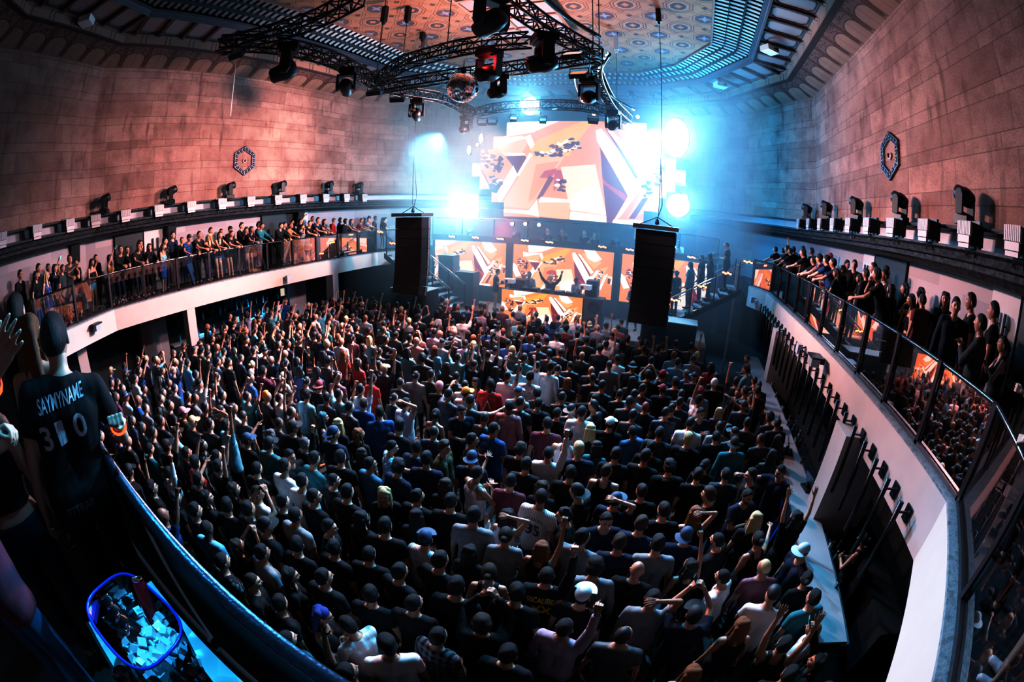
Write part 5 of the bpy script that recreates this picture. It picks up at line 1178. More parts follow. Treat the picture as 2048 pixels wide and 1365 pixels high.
vs = [(x, y, .003) for x, y in a]+[(x, y, .26) for x, y in b]; m.add(vs, [tuple(range(n))]+[(i, (i+1) % n, n+(i+1) % n, n+i) for i in range(n)], True); m.build('clear_wall', ACRYL, r)
m = MB(); m.tube([(x, y, .262) for x, y in b], .006, 6, True); m.build('rim', simple('blue_rim', (.01, .04, .45), .25, 0, .1), r)
m = MB(); m.box((-.165, -.10, .23), (.09, .022, .02), Matrix.Rotation(-.8, 3, 'Z')); m.build('handle_grip', simple('deep_blue', (.01, .02, .22), .3, 0, .1), r)
ICE = simple('ice', (.55, .72, .78), .08, 0, .2, 12, .8); m = MB(); q = random.Random(2)
for _ in range(330):
    x, y = q.uniform(-.13, .16), q.uniform(-.09, .10); z = q.uniform(.05, .15)+.05*(x > 0); M = Euler((q.uniform(0, 6), q.uniform(0, 6), q.uniform(0, 6))).to_matrix(); m.box((x, y, z), (q.uniform(.02, .035),)*3, M)
o = m.build('ice_cubes', ICE); o.location = (bx, by, tz); tag(o, 'heap of ice cubes in the clear bucket', 'ice', None, 'stuff')
def can(loc, rot, mat, label):
    r = empty('drink_can', loc, 0, label, 'can', 'cans in the ice bucket'); r.rotation_euler = rot; MB().lathe([(0, 0), (.024, 0), (.027, .008), (.027, .145), (.022, .158), (.0225, .163), (.019, .16), (0, .158)], 18).build('can_body', mat, r); m = MB(); m.lathe([(.0225, .158), (.024, .166), (.0215, .168), (.02, .161)], 18, None, False); m.box((0, .006, .163), (.012, .018, .002)); m.build('can_lid', CHROME, r)
can((bx-.03, by+.07, tz+.15), (-.25, -.35, 0), simple('red_can', (.42, .02, .03), .25, .4, .1), 'red slim can standing up in the ice bucket')
DKC = simple('black_can', (.015, .015, .018), .3, .3, .2)
for k in range(4): can((bx-.09+.045*k, by-.03+.028*k, tz+.10), (.1, -.7, .3*k), DKC, 'black can lying in the ice bucket, %s from the rim' % ORD[k])
for (x, y), l in (((-1.47, -.02), 'at the dark end of the table beside the bucket'), ((-.90, .0), 'beside the ice heap toward the rail'), ((-.93, -.17), 'with orange juice at the frame edge'), ((-1.08, -.24), 'in front of the bucket grip')):
    r = empty('drinking_glass', (x, y, tz), 0, 'empty clear glass '+l if 'juice' not in l else 'clear glass '+l, 'glass', 'glasses on the near table'); m = MB(); m.lathe([(0, 0), (.030, 0), (.037, .14), (.034, .14), (.028, .008)], 20, None, False); m.build('glass_wall', CUPPL, r)
    if 'juice' in l: MB().lathe([(0, .01), (.029, .01), (.033, .09), (0, .09)], 16).build('juice', simple('orange_juice', (.95, .36, .03), .3, 0, .1), r)
bottle((-.70, -.05, tz), DKC, 'dark bottle at the frame edge of the near table', None, 1.0)
m = MB(); m.tube([(-.86, -.03, tz+.1), (-.80, .02, tz+.12), (-.78, .05, tz+.10)], .006, 6); o = m.build('drinking_straw', simple('blue_straw', (.02, .1, .7), .4)); tag(o, 'blue straw lying by the ice heap', 'straw')
HAZE = .055
FLOOR = '''
-0.72,1.92,-2,m,d,l,k,,s,k,1,0,1.02|man in black long-sleeved top, short black hair (raglan sleeves)
-1.79,1.05,-7,m,a,t,k,,s,k,2,0,1.02|man in black tee, short black hair, left palm raised (open raised palm)
-1.62,1.48,40,m,d,t,w,,q,k,2,0,1.05|man in white tee, swept-up black hair (bag strap white tee)
-1.38,1.86,-8,m,d,l,g,plaid,s,k,1,0,0.98|man in grey plaid long-sleeved top, short black hair (grey plaid shirt)
-0.37,2.42,-9,m,r,l,l,,u,k,2,0,1.02|man in lilac long-sleeved top, cropped black hair, right fist raised (lilac shirt)
-2.07,1.54,80,m,f,l,w,,s,k,0,0,0.98|man in white long-sleeved top, short black hair, hands clasped (white and navy raglan)
-2.50,1.45,-60,f,f,v,k,,L,b,1,0,1.03|woman in black tank top, long blue hair, hands clasped (blue haired woman)
-0.75,3.04,9,m,r,l,k,,u,k,1,0,1.01|man in black long-sleeved top, cropped black hair, right fist raised (yellow back lettering)
0.83,2.91,4,m,p,t,n,,C,k,1,0,1.01|man in navy tee, black cap, filming with both hands (black cap with phone)
-1.32,2.87,14,f,d,v,k,,B,n,1,0,1.03|woman in black tank top, brown hair tied up (strappy back)
0.37,3.06,2,m,h,t,g,,s,k,2,0,0.99|man in grey tee, short black hair, hand on head (hand behind head)
1.86,2.67,-9,m,B,v,k,,s,k,2,0,0.98|man in black tank top, short black hair, both hands raised (crossed raised arms)
-0.58,3.73,-10,m,g,t,g,,s,k,0,0,1.03|man in grey tee, short black hair (round grey tee)
2.28,2.86,50,m,d,t,w,,b,k,2,0,0.99|bald man in white tee (bald man in white tee)
-1.40,3.48,11,f,d,t,g,,B,n,1,0,1.04|woman in grey tee, brown hair tied up (off shoulder woman)
-3.51,0.85,-130,f,k,j,t,,c,k,0,0,0.98|woman in teal jacket, curly black hair, hands together (curly woman in teal jacket)
-2.20,3.00,-7,m,e,t,w,pin,C,a,0,0,0.98|man in white pinstriped tee, navy cap (pinstripe jersey and cap)
-0.97,3.52,0,f,q,v,k,,L,r,2,0,1.00|woman in black tank top, long auburn hair, filming with phone (red haired woman with phone)
1.18,3.61,60,m,d,l,w,,u,k,1,1,0.97|man in white long-sleeved top, cropped black hair (white and black raglan)
-1.85,3.56,8,m,d,t,g,,s,k,1,0,1.04|man in grey tee, short black hair (grey blue tee)
2.28,3.29,20,m,d,t,t,,s,k,1,0,1.01|man in teal tee, short black hair (teal tee)
-1.27,4.25,-11,m,e,t,w,pin,u,k,2,0,1.04|man in white pinstriped tee, cropped black hair (pinstripe jersey with 35)
-0.40,4.26,-160,m,d,t,n,,s,k,0,0,1.00|man in navy tee, short black hair (navy tee looking up)
-3.70,2.37,-1,m,d,t,g,,u,k,2,0,1.04|man in grey tee, cropped black hair (glasses and grey tee)
1.09,4.22,60,m,d,j,k,,u,k,0,1,0.99|man in black jacket, cropped black hair (man with glasses)
-4.45,1.40,13,m,d,t,c,,u,k,4,0,1.02|man in light blue tee, cropped black hair (wide light blue shirt)
2.27,4.18,110,m,d,t,n,,C,l,0,0,1.01|man in navy tee, pale blue cap (pale blue cap)
0.74,4.70,11,f,h,v,k,,L,r,1,0,1.03|woman in black tank top, long auburn hair, hand on head (woman kissing)
1.60,4.74,-3,f,d,t,k,,L,y,0,0,1.04|woman in black tee, long blond hair (straight blonde hair)
-1.81,4.60,3,m,d,t,m,,s,k,0,0,0.96|man in maroon tee, short black hair (maroon tee back)
-4.57,2.42,-4,m,g,t,w,,u,k,1,0,1.00|man in white tee, cropped black hair (plain white tee)
-2.30,4.51,-30,m,k,v,w,,u,k,2,0,1.00|man in white tank top, cropped black hair, hands together (white tank top man)
-3.30,4.03,-13,m,e,l,n,,c,k,2,1,1.02|man in navy long-sleeved top, curly black hair (curly bearded man)
-5.12,1.05,5,m,q,t,b,,b,k,3,0,1.05|bald man in blue tee, filming with phone (bald man in blue tee)
2.24,4.89,13,f,B,t,k,,L,k,0,0,1.05|woman in black tee, long black hair, both hands raised (woman reaching over bar)
-0.63,5.37,-1,m,g,v,k,,s,n,0,0,0.97|man in black tank top, short brown hair (sleeveless black top)
-3.75,3.96,-11,m,g,l,e,check,s,k,2,0,0.98|man in denim blue checked long-sleeved top, short black hair (blue checked overshirt)
1.49,5.34,-150,m,k,t,n,,s,k,2,1,0.99|man in navy tee, short black hair, hands together (bearded man with wristband)
-1.55,5.46,4,m,r,l,w,,u,k,1,0,1.00|man in white long-sleeved top, cropped black hair, right fist raised (white sleeve straight up)
0.29,5.69,9,m,e,h,k,,c,k,2,0,1.01|man in black hoodie, curly black hair (black hoodie curls)
-3.86,4.55,-40,m,o,t,w,check,s,k,0,0,0.96|man in white checked tee, short black hair, arm stretched out (white checked shirt)
-1.42,5.99,-8,m,d,v,w,,s,k,0,0,1.03|man in white tank top, short black hair (white vest)
-2.59,5.72,-13,m,g,t,b,,u,k,2,0,1.03|man in blue tee, cropped black hair (scooped blue tee)
-5.43,3.36,5,m,d,t,t,print,C,k,0,0,1.02|man in teal patterned tee, black cap (patterned teal shirt)
-6.01,2.13,-5,m,e,t,r,plaid,q,k,0,0,1.01|man in red plaid tee, swept-up black hair (red plaid shirt)
-1.13,6.45,10,f,d,t,k,,L,y,2,0,1.04|woman in black tee, long blond hair (long blonde hair)
-4.53,4.63,4,f,g,t,k,,L,r,2,0,1.00|woman in black tee, long auburn hair (long auburn hair)
0.02,6.71,-8,m,d,t,d,,u,k,2,0,1.03|man in charcoal tee, cropped black hair (broad charcoal tee)
2.24,6.22,140,m,o,t,n,,s,k,1,0,0.99|man in navy tee, short black hair, arm stretched out (man leaning on the bar)
0.53,6.72,-11,m,e,h,k,,q,y,1,0,1.00|man in black hoodie, swept-up blond hair (round emblem back)
1.38,6.76,13,m,g,l,t,,R,k,1,0,1.03|man in teal long-sleeved top, backward black cap (bandana and teal top)
-1.41,6.91,4,m,g,t,w,,u,k,0,0,1.05|man in white tee, cropped black hair (white tee hugging friend)
-4.62,5.35,40,m,d,l,b,,s,k,0,0,1.00|man in blue long-sleeved top, short black hair (man in blue shirt)
-3.48,6.28,-140,m,f,t,n,,s,k,1,0,0.98|man in navy tee, short black hair, hands clasped (man with folded hands)
-2.73,6.72,2,m,d,l,p,,u,k,4,0,1.00|man in pink long-sleeved top, cropped black hair (long pink shirt)
-5.53,4.72,-40,f,d,v,k,,L,t,1,0,1.00|woman in black tank top, long teal hair (teal haired woman)
-6.59,3.22,-6,m,r,t,c,,s,k,2,1,1.04|man in light blue tee, short black hair, right fist raised (bearded man in light blue)
-7.25,1.71,3,m,f,t,t,,u,k,0,0,0.99|man in teal tee, cropped black hair, hands clasped (man with green cloth)
-4.50,5.93,-13,m,h,t,w,,s,k,1,0,0.98|man in white tee, short black hair, hand on head (white tee hand on head)
-2.31,7.12,-2,m,d,h,k,,u,k,0,0,0.99|man in black hoodie, cropped black hair (emblem hoodie)
-5.21,5.55,5,m,d,t,b,,u,n,1,0,0.97|man in blue tee, cropped brown hair (brown haired blue tee)
-1.29,7.83,150,m,o,j,k,,s,k,1,0,1.00|man in black jacket, short black hair, arm stretched out (man holding out a cup)
-3.77,6.99,-1,m,g,t,w,,C,o,0,0,0.97|man in white tee, orange cap (orange cap)
0.75,7.96,-150,m,k,t,n,,s,k,1,0,1.00|man in navy tee, short black hair, hands together (navy polo)
-3.39,7.31,4,m,e,t,r,,u,k,4,0,1.05|man in red tee, cropped black hair (red triangle shirt)
-4.34,6.91,6,m,d,t,k,,N,p,2,0,0.99|man in black tee, pink beanie (pink beanie)
-6.39,5.10,-3,m,e,t,c,,s,k,1,0,1.00|man in light blue tee, short black hair (light blue tee)
0.71,8.46,-60,m,l,t,w,,s,k,2,0,1.03|man in white tee, short black hair, left fist raised (glasses and white tee)
-7.98,2.93,-1,m,g,t,o,,C,p,1,0,1.01|man in olive tee, pink cap (pink cap)
-6.53,5.60,-10,m,e,t,k,,R,m,1,0,1.00|man in black tee, backward maroon cap (red brimmed cap)
-2.86,8.15,-1,m,d,t,w,print,s,k,0,0,1.03|man in white patterned tee, short black hair (patterned white shirt)
-5.82,6.55,-5,f,d,t,r,,B,k,1,0,1.04|woman in red tee, black hair tied up (red top)
-3.95,7.80,-170,f,d,v,k,,L,k,2,0,0.96|woman in black tank top, long black hair (woman facing the camera)
-0.07,8.98,10,m,d,h,n,,C,m,1,0,0.97|man in navy hoodie, maroon cap (maroon cap)
-2.64,8.82,-20,m,d,l,w,,s,n,1,0,1.05|man in white long-sleeved top, short brown hair (white jacket man)
0.77,9.19,-2,m,d,t,g,,c,d,1,0,0.97|man in grey tee, curly red hair (red curls)
1.11,9.59,4,m,g,t,k,,N,w,1,0,1.03|man in black tee, white beanie (white beanie)
-0.15,9.73,-9,m,d,t,n,,C,d,2,0,1.01|man in navy tee, red cap (red cap)
-8.21,5.33,1,m,k,j,m,,s,k,2,0,1.05|man in maroon jacket, short black hair, hands together (maroon jacket)
-9.61,2.39,-11,m,d,t,b,,b,k,2,0,1.02|bald man in blue tee (bald man in blue top)
2.28,9.82,150,f,d,l,k,,P,k,0,0,0.99|woman in black long-sleeved top, black ponytail (ponytail by the bar)
2.13,11.04,60,m,f,t,c,,s,k,1,0,1.03|man in light blue tee, short black hair, hands clasped (light blue shirt by bar)
-1.08,2.20,12,m,p,j,k,,c,n,2,0,0.99|man in black jacket, curly brown hair, filming with both hands
0.93,2.25,6,f,d,v,k,,L,r,1,0,0.98|woman in black tank top, long auburn hair, in front of black cap with phone
-1.76,2.09,8,m,g,t,k,,u,k,1,0,1.01|man in black tee, cropped black hair, behind grey plaid shirt
-2.49,0.99,11,m,g,j,t,,u,k,0,0,0.99|man in teal jacket, cropped black hair
-1.48,2.44,7,m,d,l,k,,s,k,1,0,1.05|man in black long-sleeved top, short black hair, left of strappy back
-0.33,2.87,-7,m,d,t,k,,C,w,0,0,1.01|man in black tee, white cap, behind lilac shirt
-0.93,2.63,1,m,e,t,k,,s,k,0,0,1.03|man in black tee, short black hair, left of yellow back lettering
-2.20,1.96,11,m,e,t,k,,s,k,0,0,0.98|man in black tee, short black hair, right of white and navy raglan
-11.70,3.21,-7,m,b,t,b,plaid,s,k,1,0,1.02|man in blue plaid tee, short black hair, both fists raised (blue plaid shirt)
1.89,2.22,-13,m,d,t,k,,s,k,2,0,1.00|man in black tee, short black hair, in front of crossed raised arms
-0.31,3.31,7,m,d,l,g,,c,k,1,0,1.02|man in grey long-sleeved top, curly black hair
-2.91,1.27,-12,m,e,t,k,,s,k,1,0,0.97|man in black tee, short black hair, left of blue haired woman
2.28,2.00,-8,m,g,t,k,,s,n,2,0,1.01|man in black tee, short brown hair
-2.15,2.40,-12,m,d,t,k,,s,k,1,0,0.99|man in black tee, short black hair, left of pinstripe jersey and cap
1.39,2.90,10,f,d,v,k,,L,r,1,0,1.00|woman in black tank top, long auburn hair, right of black cap with phone
-1.84,2.72,-12,m,d,t,k,,s,k,1,0,1.03|man in black tee, short black hair, in front of pinstripe jersey and cap
-2.73,1.85,3,m,g,t,k,,s,k,1,0,1.01|man in black tee, short black hair, behind blue haired woman
0.13,3.45,-8,m,d,l,k,,b,k,1,0,0.99|bald man in black long-sleeved top
-3.36,1.28,-40,m,d,t,k,,u,n,0,0,1.00|man in black tee, cropped brown hair
-1.69,3.14,-0,f,d,t,k,,L,k,2,0,0.97|woman in black tee, long black hair, in front of grey blue tee
0.30,3.86,7,m,d,t,g,,s,k,0,0,1.04|man in grey tee, short black hair, in front of navy tee looking up
-2.60,2.47,12,m,d,t,k,,u,k,1,0,0.97|man in black tee, cropped black hair, left of pinstripe jersey and cap
-3.14,1.67,-40,f,d,t,k,,L,k,1,0,1.01|woman in black tee, long black hair, in front of glasses and grey tee
-0.14,3.81,5,m,d,t,n,,s,n,2,0,1.01|man in navy tee, short brown hair, in front of navy tee looking up
-3.37,2.05,8,m,e,t,k,,s,k,1,0,0.98|man in black tee, short black hair, in front of glasses and grey tee
-3.80,1.19,-3,m,d,t,k,print,u,k,1,0,1.03|man in black patterned tee, cropped black hair
-2.67,2.90,13,m,d,t,k,,s,k,0,0,1.02|man in black tee, short black hair, in front of curly bearded man
2.28,2.44,60,f,q,j,k,,L,k,1,0,1.02|woman in black jacket, long black hair, filming with phone
-3.00,2.30,-1,m,e,t,k,,s,k,2,0,0.97|man in black tee, short black hair, right of glasses and grey tee
0.75,3.80,20,f,q,v,k,,L,k,1,0,0.97|woman in black tank top, long black hair, filming with phone
-3.59,1.66,-9,m,d,t,g,,s,k,2,0,1.00|man in grey tee, short black hair, in front of glasses and grey tee
-2.52,3.32,5,f,e,t,k,,L,k,1,0,1.01|woman in black tee, long black hair, left of pinstripe jersey and cap
-3.34,2.58,-60,m,d,t,k,,s,k,0,0,0.97|man in black tee, short black hair, right of plain white tee
-3.86,1.99,-11,m,g,t,k,,C,k,1,0,1.04|man in black tee, black cap, left of glasses and grey tee
-1.56,3.91,-3,f,h,v,w,,L,k,1,0,0.99|woman in white tank top, long black hair, hand on head
-0.84,4.12,100,m,d,t,k,,s,k,1,0,1.01|man in black tee, short black hair, behind round grey tee
0.04,4.23,-10,m,d,t,n,,s,n,1,0,1.01|man in navy tee, short brown hair, right of navy tee looking up
-3.11,2.97,1,f,d,t,k,,L,k,1,0,0.99|woman in black tee, long black hair, in front of blue checked overshirt
-2.27,3.75,9,m,d,l,k,,s,k,1,0,1.00|man in black long-sleeved top, short black hair, left of grey blue tee
2.28,3.73,11,f,g,t,k,,B,k,2,0,1.00|woman in black tee, black hair tied up, behind teal tee
0.64,4.26,-0,m,g,t,n,,R,a,1,0,0.97|man in navy tee, backward navy cap, in front of woman kissing
0.31,4.58,9,m,e,t,k,,s,k,0,0,1.01|man in black tee, short black hair, left of woman kissing
-4.05,1.60,1,f,p,t,k,,L,n,0,0,0.97|woman in black tee, long brown hair, filming with both hands
-0.82,4.58,70,m,d,t,k,,R,k,2,1,1.04|man in black tee, backward black cap
-3.77,2.80,-6,m,g,t,k,,u,k,1,0,1.05|man in black tee, cropped black hair, right of glasses and grey tee
-3.51,3.17,-2,m,d,t,k,,s,k,0,0,1.02|man in black tee, short black hair, in front of blue checked overshirt
-4.29,2.06,7,m,p,t,k,,s,k,1,0,1.04|man in black tee, short black hair, filming with both hands
1.65,4.29,30,f,o,v,k,,B,k,2,0,1.04|woman in black tank top, black hair tied up, arm stretched out
-2.75,3.71,-1,m,g,l,k,,s,k,1,0,0.96|man in black long-sleeved top, short black hair, in front of curly bearded man
-0.38,4.71,-20,m,h,t,n,,C,a,1,0,0.97|man in navy tee, navy cap, hand on head
-4.12,2.51,-2,m,d,t,k,,s,k,0,0,1.00|man in black tee, short black hair, behind glasses and grey tee
-3.18,3.59,-150,f,d,l,k,,L,y,2,0,1.00|woman in black long-sleeved top, long blond hair
-2.55,4.12,11,f,d,t,k,,L,n,0,0,1.00|woman in black tee, long brown hair, left of white tank top man
-1.37,4.69,1,f,g,t,k,,L,n,0,0,0.99|woman in black tee, long brown hair, behind pinstripe jersey with 35
-0.04,5.01,7,m,e,t,k,,s,k,1,0,0.97|man in black tee, short black hair, behind navy tee looking up
0.94,5.10,70,m,d,t,k,,c,n,1,0,1.03|man in black tee, curly brown hair
-4.72,1.93,11,m,e,t,k,,q,k,1,0,0.97|man in black tee, swept-up black hair, behind wide light blue shirt
-4.89,1.48,-6,m,d,t,k,,s,k,1,0,1.03|man in black tee, short black hair, behind wide light blue shirt
-1.10,5.06,-4,m,e,t,k,,s,k,1,0,0.99|man in black tee, short black hair, in front of white sleeve straight up
-3.93,3.34,-9,m,g,t,k,,u,k,0,0,0.98|man in black tee, cropped black hair, left of blue checked overshirt
-4.20,2.98,6,m,d,t,w,,s,k,1,0,1.02|man in white tee, short black hair, behind glasses and grey tee
-1.76,5.05,0,m,d,t,k,,s,k,1,0,0.98|man in black tee, short black hair, behind maroon tee back
-5.15,1.84,-7,f,g,t,k,,L,k,1,0,1.02|woman in black tee, long black hair, behind wide light blue shirt
-4.64,3.03,0,m,d,t,w,,s,k,2,0,1.05|man in white tee, short black hair, right of patterned teal shirt
-3.05,4.43,13,m,d,l,n,,s,k,2,0,1.02|man in navy long-sleeved top, short black hair
-2.55,4.89,9,m,d,t,n,,R,a,2,0,0.97|man in navy tee, backward navy cap, behind white tank top man
-4.14,3.75,11,m,d,t,k,,s,k,1,0,1.03|man in black tee, short black hair, left of blue checked overshirt
-5.02,2.28,9,f,g,t,k,,L,n,1,0,1.00|woman in black tee, long brown hair, left of plain white tee
-4.47,3.45,-10,m,f,t,t,,s,k,1,0,1.03|man in teal tee, short black hair, hands clasped
-3.42,4.67,-9,m,e,j,n,,s,k,2,0,0.99|man in navy jacket, short black hair
-5.06,2.79,11,m,d,t,k,,u,k,0,0,1.00|man in black tee, cropped black hair, behind plain white tee
-4.91,3.38,-90,m,d,t,k,,s,k,2,0,1.01|man in black tee, short black hair, right of patterned teal shirt
-1.13,5.64,11,m,d,t,n,,q,y,1,0,1.03|man in navy tee, swept-up blond hair
0.74,5.66,4,m,d,t,k,plaid,s,k,0,0,0.99|man in black plaid tee, short black hair
-2.01,5.44,-9,m,d,t,k,,c,k,0,0,0.97|man in black tee, curly black hair
-5.59,1.94,11,m,n,t,k,,s,k,1,0,0.99|man in black tee, short black hair, left arm pointing
-3.09,4.95,-90,m,d,t,o,,c,n,1,0,0.99|man in olive tee, curly brown hair
-0.13,5.83,-12,m,d,t,k,,s,k,2,0,1.03|man in black tee, short black hair, in front of broad charcoal tee
-0.58,5.81,0,m,d,t,k,,s,k,2,0,1.00|man in black tee, short black hair, behind sleeveless black top
-4.13,4.20,-1,f,e,t,k,,L,n,1,0,0.97|woman in black tee, long brown hair, right of blue checked overshirt
-2.78,5.28,-60,m,k,t,k,,s,k,2,0,1.01|man in black tee, short black hair, hands together
-5.67,1.49,-6,f,d,t,k,,L,k,0,0,0.96|woman in black tee, long black hair, behind bald man in blue tee
1.64,5.82,100,m,d,t,k,,s,k,0,0,1.03|man in black tee, short black hair, behind bearded man with wristband
1.20,5.79,0,m,e,t,d,,u,k,1,0,0.99|man in charcoal tee, cropped black hair, behind bearded man with wristband
0.86,6.10,-13,f,g,t,k,,B,k,1,0,1.00|woman in black tee, black hair tied up, in front of round emblem back
-5.60,2.40,-5,m,r,t,k,,s,k,1,0,1.01|man in black tee, short black hair, right fist raised
-6.07,1.27,-7,m,a,t,k,,c,k,1,0,0.98|man in black tee, curly black hair, left palm raised
-0.94,6.06,-5,f,e,t,t,,L,n,2,0,0.99|woman in teal tee, long brown hair
-3.96,4.99,-9,m,e,t,k,,q,k,0,0,1.04|man in black tee, swept-up black hair, behind white checked shirt
-4.71,4.21,2,m,g,t,n,,R,a,1,0,1.05|man in navy tee, backward navy cap, in front of teal haired woman
-0.08,6.28,-13,m,e,t,k,,s,k,0,0,0.98|man in black tee, short black hair, behind black hoodie curls
-1.82,6.20,7,m,e,t,m,,u,k,0,0,1.05|man in maroon tee, cropped black hair
-5.02,3.82,-12,m,r,j,k,,s,g,0,0,0.98|man in black jacket, short grey hair, right fist raised
-6.00,2.59,1,m,i,t,k,,s,k,1,0,0.97|man in black tee, short black hair, pointing upward
-6.39,0.91,-1,m,e,t,k,,s,k,0,0,0.96|man in black tee, short black hair, left of bald man in blue tee
-6.26,1.72,-5,m,r,l,w,,s,k,1,0,0.96|man in white long-sleeved top, short black hair, right fist raised
-5.45,3.94,8,m,g,t,k,,C,n,2,0,1.05|man in black tee, brown cap
-4.98,4.58,6,f,e,t,k,,L,y,2,0,1.04|woman in black tee, long blond hair, left of long auburn hair
-5.93,3.21,-0,m,n,t,k,,C,a,2,1,1.00|man in black tee, navy cap, left arm pointing
-0.87,6.82,-1,m,d,t,k,,C,w,0,0,1.00|man in black tee, white cap, right of long blonde hair
-5.79,3.65,-3,f,e,t,k,,L,g,1,0,1.01|woman in black tee, long grey hair
-0.42,6.81,30,m,m,l,e,,u,k,3,0,0.96|man in denim blue long-sleeved top, cropped black hair, hand at mouth
-6.81,1.09,11,m,e,t,k,,C,k,2,0,1.00|man in black tee, black cap, in front of man with green cloth
-6.52,2.25,-8,m,q,t,k,,s,k,2,0,0.98|man in black tee, short black hair, filming with phone
-3.79,5.85,-10,f,e,z,k,,B,k,2,0,1.02|woman in black bandeau top, black hair tied up
-6.91,2.02,13,m,i,t,k,,C,k,1,0,1.03|man in black tee, black cap, pointing upward
1.08,7.11,9,m,d,l,k,,u,k,1,0,0.97|man in black long-sleeved top, cropped black hair
-1.88,6.97,1,m,g,t,k,,u,k,1,0,0.96|man in black tee, cropped black hair, right of emblem hoodie
'''
